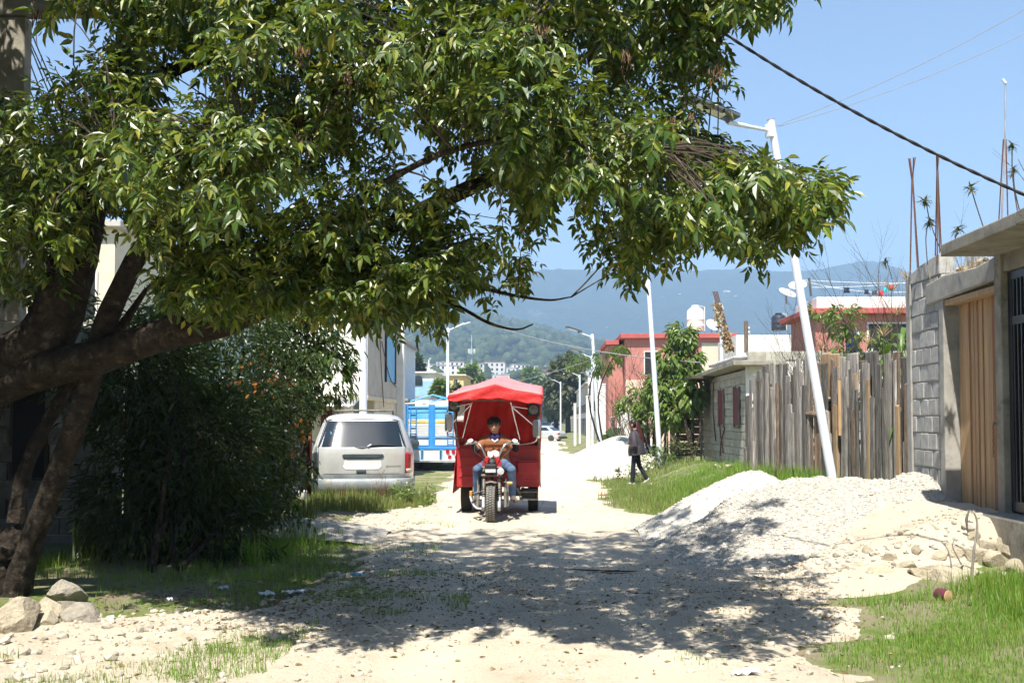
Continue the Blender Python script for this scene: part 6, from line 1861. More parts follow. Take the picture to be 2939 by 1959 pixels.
for sgn in (-1, 1):
    for (a, b, c, d) in ((.62, 1.75, .80, 1.70), (1.82, 2.85, 1.80, 2.62), (2.9, 3.45, 2.7, 2.95)):
        MB().grid(vs_.spatch([(a, 1.13), (b, 1.13), (d, 1.53), (c, 1.53)], sgn, .006)).build('side_window', M['glass_dark'], van, smooth=True)
    MB().tube([(sgn * .56, .62, 1.735), (sgn * .56, .68, 1.79), (sgn * .56, 1.4, 1.80), (sgn * .56, 2.2, 1.78), (sgn * .56, 2.26, 1.73)], .016, 8).build('roof_rail', M['black_plastic'], van, smooth=True)
    m_ = MB().lathe([(.0, -.1), (.07, -.09), (.10, -.02), (.10, .05), (0, .07)], 12, (sgn * 1.03, 3.25, 1.10), rotx(math.pi / 2)).build('side_mirror', M['van_dark'], van, smooth=True)
    for yy in (.92, 3.75):
        wheel(van, (sgn * .83, yy, .33), .33, .21)
for yy in (.85, 1.9):
    MB().tube([(-.56, yy, 1.80), (0, yy, 1.815), (.56, yy, 1.80)], .014, 8).build('roof_crossbar', M['steel_dirty'], van, smooth=True)
MB().grid(vs_.rpatch([(-.80, 1.14), (.80, 1.14), (.66, 1.52), (-.66, 1.52)], .006, 10, 6, True)).build('windscreen', M['glass_dark'], van, smooth=True)
MB().bb(-.8, .8, .25, 4.4, .2, .3).build('underbody', M['black_plastic'], van)

# ---- the blue stake truck
KY = 38.0
KX = px2(1238, KY)
truck = thing('stake_truck', 'blue and white stake-bed truck parked behind the van, seen from the back', 'truck', (KX, KY, Hf(KX, KY) - .02), R(-1))
def tb_(name, mat, *boxes, parent=None, bev=.008):
    mb = MB()
    for b in boxes: mb.bb(*b)
    return mb.build(name, M[mat], parent or truck, bevel=bev)
tb_('bed', 'truck_blue', (-1.12, 1.12, .12, 5.0, .82, .95))
for sgn in (-1, 1):
    tb_('corner_post', 'truck_blue', (sgn * 1.13, sgn * .98, .02, .2, .86, 2.58))
    sd_ = tb_('side_panel', 'truck_blue', (sgn * 1.12, sgn * 1.07, .21, 5.0, .96, 2.5))
    for i in range(10):
        tb_('stake', 'truck_light', (sgn * 1.125, sgn * 1.15, .4 + i * .48, .5 + i * .48, .9, 2.52), parent=sd_)
    dr = tb_('rear_door', 'truck_white', (sgn * .97, sgn * .075, .10, .15, .96, 2.0))
    tb_('door_top', 'truck_light', (sgn * .97, sgn * .075, .095, .15, 2.005, 2.5), parent=dr)
    tb_('door_board', 'truck_light', (sgn * .97, sgn * .075, .075, .095, 2.26, 2.34), parent=dr)
    for z in (.97, 1.28, 2.42):
        tb_('door_rail', 'truck_blue', (sgn * .97, sgn * .075, .055, .098, z, z + .045), parent=dr)
    tb_('door_stile', 'truck_blue', (sgn * .125, sgn * .076, .05, .097, .95, 2.56), parent=dr)
    tb_('door_stile', 'truck_blue', (sgn * .97, sgn * .91, .05, .097, .95, 2.56), parent=dr)
    for i in range(7):
        tb_('slat', 'truck_white', (sgn * .90, sgn * .13, .085, .099, 1.36 + i * .066, 1.40 + i * .066), parent=dr, bev=0)
    tb_('yellow_band', 'truck_yellow', (sgn * .90, sgn * .13, .080, .099, 1.855, 1.955), parent=dr, bev=0)
    let = MB()
    for i in range(9):
        x0 = sgn * .535 - .30 + i * .068
        let.bb(x0, x0 + .012, .074, .079, 1.87, 1.94)
        if i % 2: let.bb(x0 + .013, x0 + .042, .074, .079, 1.925, 1.94)
        if i % 3: let.bb(x0 + .013, x0 + .042, .074, .079, 1.87, 1.885)
        if i % 3 == 0: let.bb(x0 + .030, x0 + .042, .074, .079, 1.886, 1.924)
    let.build('lettering', M['amber'], dr)
    for (a, b) in ((.84, .62),):
        for x_ in (a, b):
            tb_('ladder_stile', 'truck_blue', (sgn * x_, sgn * (x_ - .035), .02, .05, .97, 2.46), parent=dr)
        for z in (1.12, 1.42, 1.72, 2.02, 2.24):
            tb_('ladder_rung', 'truck_blue', (sgn * .83, sgn * .62, .022, .048, z, z + .035), parent=dr)
    for (x_, z) in ((.62, .76), (.84, .76), (1.02, .76), (.70, .56), (.96, .56)) if sgn > 0 else ((-.92, .76), (-.76, .76), (-.92, .54), (-.80, .56), (-1.0, .60)):
        l_ = MB().lathe([(0, -.02), (.072, -.015), (.075, 0), (.075, .02)], 14, (x_, .01, z), rotx(math.pi / 2) @ Matrix.Identity(3)).build('tail_lamp', M['red_lens'], truck, smooth=True)
    tb_('mud_strip', 'truck_light', (sgn * .36 - .06, sgn * .36 + .06, -.01, .03, .44, .84))
    tb_('dark_stripe', 'cloth_navy', (sgn * .36 - .025, sgn * .36 + .025, -.02, -.011, .46, .82))
    for yy in (1.3, 4.9):
        wheel(truck, (sgn * .92, yy, .42), .42, .26)
tb_('center_post', 'truck_blue', (-.074, .074, .06, .15, .95, 2.56))
tb_('light_panel', 'truck_white', (-1.12, 1.12, .03, .115, .44, .845))
tb_('blue_sill', 'truck_blue', (-1.12, 1.12, .0, .119, .85, .955))
tb_('bumper', 'truck_white', (-1.0, 1.12, -.12, .02, .36, .435))
tb_('bumper_stripe', 'cloth_navy', (-1.0, 1.12, -.126, -.121, .39, .41), bev=0)
tb_('chassis', 'black_plastic', (-.45, .45, .2, 6.4, .45, .8))
MB().prism([(-.95, .36), (.45, .36), (.30, .22), (.05, .10), (-.25, .05), (-.5, .16), (-.8, .26)], 'y', .35, .4).build('mud_flap', M['black_plastic'], truck)
tb_('mud_flap', 'black_plastic', (.62, .95, 1.75, 1.8, .08, .5))
tb_('top_beam', 'cloth_white', (-1.1, 1.1, .04, .22, 2.585, 2.65))
for sgn in (-1, 1):
    MB().tube([(sgn * 1.0, .3, 2.65), (0, .3, 2.93)], .03, 6).build('roof_bar', M['truck_light'], truck)
    MB().tube([(sgn * 1.0, 4.8, 2.65), (0, 4.8, 2.93)], .03, 6).build('roof_bar', M['truck_light'], truck)
MB().tube([(0, .3, 2.93), (0, 4.8, 2.93)], .04, 6).build('ridge_bar', M['truck_light'], truck)
tb_('cab', 'truck_blue', (-1.0, 1.0, 5.15, 6.8, .6, 2.35), bev=.08)

# ---- far cars
def car(label, paint, x, y, rz, suv=False):
    t = thing('parked_car', label, 'car', (x, y, Hf(x, y)), rz)
    if suv:
        sh = Shell([(.25, .80, .10, 4.3), (.45, .88, .03, 4.4), (.85, .89, .03, 4.35), (.98, .87, .05, 3.9), (1.1, .84, .10, 3.3), (1.5, .72, .30, 2.7), (1.62, .6, .5, 2.4), (1.66, .3, .9, 2.0)])
        wz = (1.08, 1.48)
    else:
        sh = Shell([(.20, .78, .10, 4.2), (.40, .85, .02, 4.35), (.75, .86, .02, 4.3), (.90, .84, .12, 3.6), (.96, .80, .62, 3.2), (1.25, .66, 1.15, 2.55), (1.38, .5, 1.4, 2.3), (1.41, .25, 1.6, 2.1)])
        wz = (.97, 1.28)
    sh.body().build('body', M[paint], t, smooth=True, sharp=R(50))
    hw0, hw1 = sh.par(wz[0])[0] * .8, sh.par(wz[1])[0] * .8
    MB().grid(sh.rpatch([(-hw0, wz[0]), (hw0, wz[0]), (hw1, wz[1]), (-hw1, wz[1])], .008)).build('rear_window', M['glass_dark'], t, smooth=True)
    MB().grid(sh.rpatch([(-hw0, wz[0]), (hw0, wz[0]), (hw1, wz[1]), (-hw1, wz[1])], .008, front=True)).build('windscreen', M['glass_dark'], t, smooth=True)
    for sgn in (-1, 1):
        p0, p1 = sh.par(wz[0]), sh.par(wz[1])
        MB().grid(sh.spatch([(p0[1] + .35, wz[0]), (p0[2] - .35, wz[0]), (p1[2] - .2, wz[1]), (p1[1] + .2, wz[1])], sgn, .008)).build('side_window', M['glass_dark'], t, smooth=True)
        MB().grid(sh.rpatch([(sgn * .58, .62), (sgn * .80, .62), (sgn * .80, .76), (sgn * .58, .76)], .01, 4, 3)).build('tail_lamp', M['red_lens'], t, smooth=True)
        for yy in (.85, 3.4):
            wheel(t, (sgn * .76, yy, .30), .30, .19, 'tyre', 'lens', False)
    MB().bb(-.82, .82, -.03, .1, .26, .42).build('bumper', M['black_plastic'], t, bevel=.03)
    return t
car('far silver saloon turning across the street, right of the tricycle mirror', 'car_silver', px2(1588, 92) + .9, 91.5, R(62))
car('far pale grey car parked at the end of the street', 'car_grey', px2(1594, 165), 163, R(180), True)
car('far dark car beyond the grey one at the end of the street', 'car_dark', px2(1566, 190), 188, R(180), True)

# ------------------------------------------------------------------ the red cargo tricycle
TX, TY = -.71, 15.75
TZ = Hf(TX, TY) + .005
trike = thing('cargo_tricycle', 'red motor cargo tricycle with a gabled tarpaulin canopy coming up the road', 'tricycle', (TX, TY, TZ))
def tr(name, mat, mb, parent=None, **kw):
    return mb.build(name, M[mat], parent or trike, **kw)
# cargo box
bx = MB().bb(-.655, .635, .0, 1.65, .46, .50)
tr('cargo_floor', 'red_paint', bx)
fp_ = MB()
fp_.bb(-.66, .64, -.03, .0, .44, 1.10)
panel = tr('front_panel', 'red_paint', fp_, bevel=.008)
for (x0, x1, z0, z1) in ((-.62, .30, .60, .615), (-.62, .30, .76, .775), (-.62, .30, .90, .915), (-.62, .60, 1.04, 1.055), (.40, .60, .50, .508), (.40, .60, .56, .568)):
    tr('rib', 'red_paint', MB().bb(x0, x1, -.045, -.031, z0, z1), panel, bevel=.004)
tbx = tr('tool_box', 'red_paint', MB().bb(.30, .61, -.14, -.032, .66, .84), bevel=.012)
tr('tool_box_lid', 'red_paint', MB().bb(.295, .615, -.145, -.03, .842, .855), tbx)
for sgn in (-1, 1):
    x0, x1 = (-.665, -.64) if sgn < 0 else (.62, .645)
    sp_ = tr('side_panel', 'red_paint', MB().bb(x0, x1, .002, 1.65, .46, 1.10), bevel=.006)
    for i in range(5):
        xa = x0 - .015 if sgn < 0 else x1
        tr('rib', 'red_paint', MB().bb(xa, xa + .015, .12 + i * .32, .17 + i * .32, .48, 1.08), sp_)
tr('tailgate', 'red_paint', MB().bb(-.66, .64, 1.652, 1.68, .46, 1.10), bevel=.006)
# left skirt flaring below the box
sk = MB().grid([[(-.665 - .015 * i, -.02 + j * .2, 1.08 - i * .185 - .012 * (j % 2)) for j in range(9)] for i in range(5)])
tr('skirt', 'red_tarp', sk, smooth=True, solid=.006)
# tarpaulin: roof, front gable, side walls, inner front wall
def roofz(u, y):
    """u in -1..1 across; ridge higher at the back"""
    rz_ = 2.03 + (y + .95) * .092
    ez_ = 1.865 + (y + .95) * .078
    return ez_ + (rz_ - ez_) * (1 - abs(u)) - .012 * math.sin(math.pi * abs(u)) * 1.5
rows = []
for i in range(25):
    y = -.95 + i * (2.69 / 24)
    rows.append([(-.01 + u * .70, y, roofz(u, y) + .010 * math.sin(y * 9 + u * 5) * (abs(u) > .1)) for u in np.linspace(-1, 1, 29)])
roof = tr('canopy_roof', 'faded_sheen_tarp', MB().grid(rows), smooth=True, sharp=R(25), solid=.008)
for sgn in (-1, 1):                                  # the edge folds down over the eaves
    rows = []
    for i in range(25):
        y = -.95 + i * (2.69 / 24)
        z0 = roofz(sgn, y)
        rows.append([(-.01 + sgn * (.70 + .012 * math.sin(k * 1.3)), y, z0 - .004 - k * .03 - .010 * math.sin(i * 1.1) * (k > 2)) for k in range(5)])
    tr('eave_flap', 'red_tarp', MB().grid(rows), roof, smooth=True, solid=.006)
rows = []
for j in range(9):
    v = j / 8
    row = []
    for u in np.linspace(-1, 1, 33):
        top_ = roofz(u, -.95)
        bot_ = 1.785 + .018 * math.cos(u * 3) - .02 * abs(u) - .025 * u + .008 * math.sin(u * 17)
        bot_ = min(bot_, top_ - .01)
        z = top_ * (1 - v) + bot_ * v
        row.append((-.01 + u * .70, -.954 - .02 * v + .016 * math.sin(u * 8 + v * 3) * math.sin(math.pi * v), z))
    rows.append(row)
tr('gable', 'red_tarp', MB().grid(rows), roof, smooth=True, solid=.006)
for sgn in (-1, 1):
    rows = []
    for j in range(13):
        v = j / 12
        row = []
        for i in range(31):
            y = -.85 * (1 - v) ** 1.5 + i / 30 * (1.70 + .85 * (1 - v) ** 1.5) if sgn < 0 else -.75 * (1 - v) + i / 30 * (1.70 + .75 * (1 - v))
            z0 = roofz(sgn, min(max(y, -.95), 1.74)) - .03
            zb = 1.06 if sgn < 0 else 1.03 - .12 * (i > 2)
            row.append((-.01 + sgn * (.675 - .01 * v + .014 * math.sin(y * 7 + v * 5) * math.sin(math.pi * v)), y, z0 * (1 - v) + zb * v))
        rows.append(row)
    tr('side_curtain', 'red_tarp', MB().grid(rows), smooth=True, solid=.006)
rows = []
for j in range(17):
    v = j / 16
    row = []
    for u in np.linspace(-1, 1, 41):
        yb_ = .045 + .045 * math.cos(u * 2.2) * math.sin(math.pi * v) + .022 * math.sin((u + v * .6) * 11) * math.sin(math.pi * v) * (u > -.2) + .010 * math.sin(u * 25 + v * 9)
        top_ = roofz(u, .05) - .02
        row.append((-.01 + u * .66, yb_, top_ * (1 - v) + 1.085 * v))
    rows.append(row)
tr('inner_curtain', 'red_tarp', MB().grid(rows), smooth=True, solid=.006)
rows = [[(-.01 + u * .66, 1.70 + .01 * math.sin(u * 9), (roofz(u, 1.70) - .02) * (1 - v) + 1.06 * v) for u in np.linspace(-1, 1, 15)] for v in np.linspace(0, 1, 7)]
tr('rear_curtain', 'red_tarp', MB().grid(rows), smooth=True, solid=.006)
# canopy frame
for (a, b) in (((-.36, -.90, 1.76), (-.53, -.45, 1.22)), ((.22, -.90, 1.76), (.345, -.62, 1.20)), ((-.63, -.90, 1.79), (.61, -.90, 1.79))):
    tr('frame_rod', 'chrome' if a[0] > -.6 else 'steel_dirty', MB().tube([a, b], .011, 8), smooth=True)
for sgn in (-1, 1):
    tr('canopy_upright', 'steel_dirty', MB().tube([(sgn * .63, -.02, 1.05), (sgn * .64, -.45, 1.45), (sgn * .64, -.88, 1.79)], .014, 8), smooth=True)
    s_ = tr('loudspeaker', 'black_plastic', MB().bb(sgn * .56 - .095 if sgn > 0 else -.72, sgn * .56 + .095 if sgn > 0 else -.545, -.86, -.66, 1.55 if sgn > 0 else 1.62, 1.745 if sgn > 0 else 1.80), bevel=.015)
    tr('speaker_cone', 'steel_dirty', MB().lathe([(.0, .02), (.03, .01), (.065, 0), (.07, .006)], 18, ((.56 if sgn > 0 else -.63), -.863, 1.65 if sgn > 0 else 1.71), rotx(math.pi / 2)), s_, smooth=True)
rows = [[(-.56 + .10 * j / 4 + .02 * i / 6 - .05 * (i / 6), -.85, 1.74 - i * .045) for j in range(5)] for i in range(7)]
tr('white_flap', 'cloth_white', MB().grid(rows), smooth=True, solid=.004)
# mirrors
def mirror(sgn, arms, c, h, w, tilt):
    m0 = tr('mirror_arm', 'chrome', MB().tube(smooth_path(arms, 4), .011, 8), smooth=True)
    rot = rotz(tilt) @ roty(0)
    n = 20
    prof = []
    for k in range(n):
        a = 2 * math.pi * k / n
        prof.append((w * math.copysign(abs(math.cos(a)) ** .45, math.cos(a)), h * math.copysign(abs(math.sin(a)) ** .45, math.sin(a))))
    cap = MB()
    vs = [rot @ Vector((p[0], 0, p[1])) + Vector(c) for p in prof] + [rot @ Vector((p[0] * .8, -.05, p[1] * .85)) + Vector(c) for p in prof]
    cap.add(vs, [(k, (k + 1) % n, n + (k + 1) % n, n + k) for k in range(n)] + [tuple(range(n, 2 * n))])
    h_ = tr('mirror_back', 'chrome', cap, smooth=True)
    g_ = MB().add([rot @ Vector((p[0] * .98, .004, p[1] * .98)) + Vector(c) for p in prof], [tuple(range(n))])
    tr('mirror_glass', 'mirror', g_, h_)
mirror(-1, [(-.36, -.90, 1.745), (-.66, -.84, 1.68), (-.735, -.76, 1.645), (-.75, -.77, 1.48), (-.735, -.77, 1.28), (-.69, -.74, 1.24), (-.49, -.52, 1.205)], (-.72, -.79, 1.46), .15, .062, .5)
mirror(1, [(.24, -.90, 1.70), (.50, -.84, 1.66), (.60, -.76, 1.635), (.62, -.78, 1.52)], (.615, -.80, 1.37), .155, .062, -.55)
tr('mirror_brace', 'chrome', MB().tube([(-.38, -.90, 1.72), (-.73, -.77, 1.38)], .011, 8), smooth=True)
tr('mirror_brace', 'chrome', MB().tube([(.24, -.90, 1.69), (.58, -.77, 1.40)], .013, 8), smooth=True)
tr('mirror_brace', 'chrome', MB().tube(smooth_path([(.61, -.78, 1.22), (.59, -.76, 1.18), (.50, -.70, 1.14), (.30, -.55, 1.11)], 4), .011, 8), smooth=True)
# rear wheels and axle
for x_ in (-.545, .54):
    wheel(trike, (x_, .55, .29), .29, .165)
tr('axle', 'steel_dirty', MB().tube([(-.5, .55, .29), (.5, .55, .29)], .035, 8), smooth=True)
for sgn in (-1, 1):
    tr('leaf_spring', 'steel_dirty', MB().bb(sgn * .36 - .025, sgn * .36 + .025, .1, 1.0, .33, .37), bevel=.006)
    tr('chassis_rail', 'black_plastic', MB().bb(sgn * .3 - .03, sgn * .3 + .03, -.55, 1.6, .38, .455))
ba = tr('battery_tray', 'steel_dirty', MB().bb(.33, .62, -.12, .12, .24, .27).bb(.33, .345, -.12, .12, .27, .40).bb(.605, .62, -.12, .12, .27, .40).bb(.33, .62, -.125, -.115, .36, .38))
tr('battery', 'black_plastic', MB().bb(.36, .59, -.1, .1, .272, .42), ba, bevel=.01)
tr('rope', 'rope', MB().tube(smooth_path([(.65, .03, 1.02), (.655, .06, .8), (.652, .1, .55), (.66, .02, .44)], 4), .012, 6), smooth=True)
tr('rope', 'rope', MB().tube(smooth_path([(.653, .16, 1.02), (.655, .12, .75), (.652, .16, .52)], 4), .010, 6), smooth=True)
# front wheel, fork, springs
FXW = -.055
FY = -1.22
fr = .275
wl_ = MB().lathe([(fr * .64, -.058), (fr * .80, -.068), (fr * .93, -.062), (fr * .985, -.035), (fr, 0), (fr * .985, .035), (fr * .93, .062), (fr * .80, .068), (fr * .64, .058)], 44, (FXW, FY, fr), roty(math.pi / 2))
fw = tr('front_wheel', 'tyre', wl_, smooth=True, sharp=R(60))
kn = MB()
for k in range(46):                                   # tread lugs
    a = 2 * math.pi * k / 46
    for (xo, da, ln) in ((-.043, .0, .040), (.043, .03, .040), (0, .066, .034)):
        c = Vector((FXW + xo, FY + (fr - .003 - abs(xo) * .18) * math.cos(a + da), fr + (fr - .003 - abs(xo) * .18) * math.sin(a + da)))
        kn.box(c, (ln, .018, .018), rotx(a + da - math.pi / 2) @ rotz((.5 if xo < 0 else -.5) if xo else 0))
ko = tr('tread', 'tyre_dusty', kn, fw)
tag(ko, kind='stuff')
tr('rim', 'steel_dirty', MB().lathe([(.02, -.05), (.03, -.04), (.06, -.02), (fr * .60, -.03), (fr * .66, -.045), (fr * .66, .045), (fr * .60, .03), (.06, .02), (.03, .04), (.02, .05)], 28, (FXW, FY, fr), roty(math.pi / 2)), fw, smooth=True)
for sgn in (-1, 1):
    x_ = FXW + sgn * .115
    fl = tr('fork_leg', 'lens', MB().tube([(x_, FY + .02, .21), (x_, FY + .10, .40)], .024, 10), smooth=True)
    tr('fork_tube', 'steel_dirty', MB().tube([(x_, FY + .08, .38), (x_, FY + .23, .80)], .027, 10), smooth=True)
    pts = []
    for k in range(8 * 14 + 1):
        f = k / (8 * 14)
        a = f * 8 * 2 * math.pi
        pts.append((x_ + .036 * math.cos(a), FY + .09 + .12 * f + .036 * math.sin(a), .39 + .27 * f))
    tr('spring', 'black_plastic', MB().tube(pts, .0105, 6), fl, smooth=True)
    tr('shock', 'steel_dirty', MB().tube([(FXW + sgn * .205, FY + .10, .22), (FXW + sgn * .195, FY + .2, .62)], .022, 8), smooth=True)
    tr('fork_foot', 'steel_dirty', MB().box((x_, FY + .01, .20), (.05, .07, .06)), bevel=.01)
tr('lower_yoke', 'steel_dirty', MB().bb(FXW - .16, FXW + .16, FY + .12, FY + .21, .66, .70), bevel=.015)
tr('upper_yoke', 'steel_dirty', MB().bb(FXW - .15, FXW + .15, FY + .19, FY + .28, .78, .81), bevel=.015)
rows = [[(FXW + x_, FY + (fr + .05) * math.cos(a), fr + .015 + (fr + .05) * math.sin(a) - abs(x_) * .25) for x_ in np.linspace(-.085, .085, 7)] for a in np.linspace(.35, 1.9, 14)]
tr('mudguard', 'steel_dirty', MB().grid(rows), smooth=True, solid=.004)
for sgn in (-1, 1):
    rows = [[(FXW + sgn * (.10 + .10 * math.sin(a)), FY + .12 + .03 * k, .60 + .16 * math.cos(a) * .9) for k in range(3)] for a in np.linspace(0, 1.5, 9)]
    tr('fairing_wing', 'black_plastic', MB().grid(rows), smooth=True, solid=.006)
tr('crash_bar', 'lens', MB().tube(smooth_path([(FXW - .13, FY + .06, .20), (FXW - .22, FY + .1, .21), (FXW - .29, FY + .2, .28), (FXW - .33, FY + .35, .36)], 5), .015, 8), smooth=True)
tr('headlamp_panel', 'black_plastic', MB().bb(FXW - .10, FXW + .075, FY + .06, FY + .2, .72, .85), bevel=.02)
tr('headlamp_glass', 'lens', MB().bb(FXW - .09, FXW + .065, FY + .045, FY + .061, .725, .775), bevel=.006)
hl = tr('round_headlamp', 'black_plastic', MB().lathe([(.0, .06), (.035, .05), (.055, .01), (.058, 0)], 20, (FXW + .135, FY + .055, .745), rotx(-math.pi / 2)), smooth=True)
tr('lens', 'lens', MB().lathe([(.0, .012), (.03, .010), (.052, 0)], 20, (FXW + .135, FY + .055, .745), rotx(math.pi / 2)), hl, smooth=True)
for sgn, (dx, dz) in ((1, (.27, .57)), (-1, (-.30, .42))):
    sg_ = tr('indicator_stalk', 'chrome', MB().tube([(FXW + sgn * .17, FY + .13, dz + .02), (FXW + dx - sgn * .03, FY + .1, dz)], .010, 6), smooth=True)
    tr('indicator', 'amber', MB().lathe([(0, -.045), (.022, -.04), (.026, 0), (.022, .035), (0, .04)], 12, (FXW + dx, FY + .1, dz), roty(math.pi / 2) if sgn > 0 else rotx(.2)), sg_, smooth=True)
# red tank and cowling
tk = MB()
V = SPH3[0].copy()
V = np.stack([FXW + .115 * np.sign(V[:, 0]) * np.abs(V[:, 0]) ** .7, FY + .52 + .25 * V[:, 1], .86 + .095 * V[:, 2] + .03 * V[:, 1]], 1)
tk.add(V.tolist(), SPH3[1].tolist())
tr('fuel_tank', 'red_paint', tk, smooth=True, sharp=R(80))
for sgn in (-1, 1):
    tr('cowl', 'red_paint', MB().prism([(FXW + sgn * .035, .95), (FXW + sgn * .085, .96), (FXW + sgn * .145, .86), (FXW + sgn * .13, .78), (FXW + sgn * .07, .80)], 'y', FY + .2, FY + .26), bevel=.015)
tr('instrument', 'black_plastic', MB().lathe([(.05, -.02), (.055, .02), (.02, .04)], 16, (FXW, FY + .26, .88), rotx(.8)), smooth=True)
sdl = tr('seat', 'black_plastic', MB().bb(FXW - .13, FXW + .15, FY + .72, FY + 1.17, .70, .78), bevel=.03)
tr('engine', 'steel_dirty', MB().bb(FXW - .13, FXW + .13, FY + .35, FY + .75, .25, .55), bevel=.04)
tr('frame_tube', 'black_plastic', MB().tube([(FXW, FY + .25, .8), (FXW, FY + .35, .45), (FXW, FY + .8, .36), (FXW, FY + 1.2, .42)], .03, 8), smooth=True)
for sgn in (-1, 1):
    tr('footrest', 'steel_dirty', MB().tube([(FXW, FY + .52, .30), (FXW + sgn * .34, FY + .52, .28)], .014, 8), smooth=True)
tr('leg_shield', 'steel_dirty', MB().bb(FXW + .20, FXW + .25, FY + .2, FY + .26, .22, .58), bevel=.01)
# handlebar
HZ = 1.155
for sgn in (-1, 1):
    tr('handlebar', 'chrome', MB().tube(smooth_path([(FXW + sgn * .03, FY + .27, .86), (FXW + sgn * .10, FY + .28, .96), (FXW + sgn * .17, FY + .32, 1.10), (FXW + sgn * .23, FY + .36, HZ - .005), (FXW + sgn * .33, FY + .42, HZ + .005)], 5), .014, 10), smooth=True)
    tr('grip', 'black_plastic', MB().tube([(FXW + sgn * .275, FY + .385, HZ), (FXW + sgn * .40, FY + .46, HZ + .005)], .019, 10), smooth=True)
    tr('brake_lever', 'steel_dirty', MB().tube([(FXW + sgn * .25, FY + .36, HZ - .01), (FXW + sgn * .42, FY + .39, HZ - .03)], .007, 6), smooth=True)
    tr('switch_box', 'steel_dirty', MB().box((FXW + sgn * .25, FY + .37, HZ), (.05, .05, .045)), bevel=.008)
    tr('brake_cable', 'cable', MB().tube(smooth_path([(FXW + sgn * .25, FY + .34, HZ - .01), (FXW + sgn * .26, FY + .24, HZ - .12), (FXW + sgn * .16, FY + .2, .95), (FXW + sgn * .06, FY + .2, .82)], 5), .006, 5), smooth=True)
rows = [[(FXW + .02 + (-.085 + .17 * j / 7), FY + .30 - .05 * math.sin(math.pi * i / 5) - .012 * math.sin(j * 1.9 + i), 1.03 - i * .026 - .012 * math.sin(j * 1.1)) for j in range(8)] for i in range(6)]
o = MB().grid(rows).build('white_rag', M['cloth_white'], trike, smooth=True, solid=.012)
# ------------------------------------------------------------------ people: limbs grown into one skin
def person_mesh(name, caps, mats, voxel=.011, smooth_it=6):
    """caps: (a, b, ra, rb, material index[, flatten axis scale]) - rounded limbs merged into one continuous surface"""
    mb = MB()
    for c in caps:
        a, b, ra, rb = Vector(c[0]), Vector(c[1]), c[2], c[3]
        d = (b - a)
        L = d.length
        if L < 1e-6:
            d = Vector((0, 0, 1)); L = 1e-6
        ax = d.normalized()
        pts, rad = [], []
        for k in range(5):
            t = k / 4 * math.pi / 2
            pts.append(a - ax * ra * math.cos(t)); rad.append(max(ra * math.sin(t), 1e-4))
        for k in range(1, 6):
            t = math.pi / 2 - k / 5 * math.pi / 2
            pts.append(b + ax * rb * (1 - math.sin(t)) if False else b + ax * rb * math.cos(t)); rad.append(max(rb * math.sin(t), 1e-4))
        n0 = len(mb.v)
        mb.tube(pts, rad, 12)
        if len(c) > 5 and c[5]:
            fx, fy, fz = c[5]
            cen = (a + b) / 2
            for i in range(n0, len(mb.v)):
                p = Vector(mb.v[i]) - cen
                mb.v[i] = tuple(Vector((p.x * fx, p.y * fy, p.z * fz)) + cen)
    me = bpy.data.meshes.new(name)
    me.from_pydata(mb.v, [], mb.f)
    fix_normals(me)
    o = bpy.data.objects.new('tmp_body', me); C.objects.link(o)
    rm = o.modifiers.new('r', 'REMESH'); rm.mode = 'VOXEL'; rm.voxel_size = voxel
    sm = o.modifiers.new('s', 'SMOOTH'); sm.factor = .5; sm.iterations = smooth_it
    dg = bpy.context.evaluated_depsgraph_get()
    me2 = bpy.data.meshes.new_from_object(o.evaluated_get(dg))
    bpy.data.objects.remove(o)
    me2.name = name
    me2.materials.clear()
    for m in mats: me2.materials.append(m)
    n = len(me2.polygons)
    cen = np.zeros(n * 3); me2.polygons.foreach_get('center', cen); cen = cen.reshape(-1, 3)
    best = np.full(n, 1e9); idx = np.zeros(n, int)
    for c in caps:
        a, b = np.array(c[0], float), np.array(c[1], float)
        d = b - a; l2 = max(d.dot(d), 1e-9)
        t = np.clip(((cen - a) @ d) / l2, 0, 1)
        q = cen - (a + t[:, None] * d)
        if len(c) > 5 and c[5]:
            q = q / np.array(c[5])
        dist = np.linalg.norm(q, axis=1) / 1.0 - (c[2] + (c[3] - c[2]) * t)
        up = dist < best
        best[up] = dist[up]; idx[up] = c[4]
    me2.polygons.foreach_set('material_index', idx.astype(np.int32))
    me2.polygons.foreach_set('use_smooth', np.ones(n, bool))
    return me2
def head_caps(c, f, up, s, skin):
    """skull, jaw, nose, ears, brow of a head centred at c, looking along f"""
    c, f, up = Vector(c), Vector(f).normalized(), Vector(up).normalized()
    r = f.cross(up).normalized()
    P = lambda x, y, z: tuple(c + r * x * s + f * y * s + up * z * s)
    return [(P(0, -.012, .035), P(0, .0, .03), .083 * s, .080 * s, skin), (P(0, .022, -.02), P(0, .03, -.075), .062 * s, .042 * s, skin), (P(-.028, .03, -.02), P(.028, .03, -.02), .052 * s, .052 * s, skin),
            (P(0, .088, .012), P(0, .104, -.022), .009 * s, .016 * s, skin), (P(-.014, .090, -.026), P(.014, .090, -.026), .010 * s, .010 * s, skin), (P(-.03, .071, .028), P(.03, .071, .028), .014 * s, .014 * s, skin),
            (P(0, .062, -.088), P(0, .066, -.088), .020 * s, .020 * s, skin), (P(-.022, .076, -.052), P(.022, .076, -.052), .010 * s, .010 * s, skin),
            (P(-.083, -.005, .01), P(-.083, -.012, -.025), .016 * s, .012 * s, skin), (P(.083, -.005, .01), P(.083, -.012, -.025), .016 * s, .012 * s, skin)], P
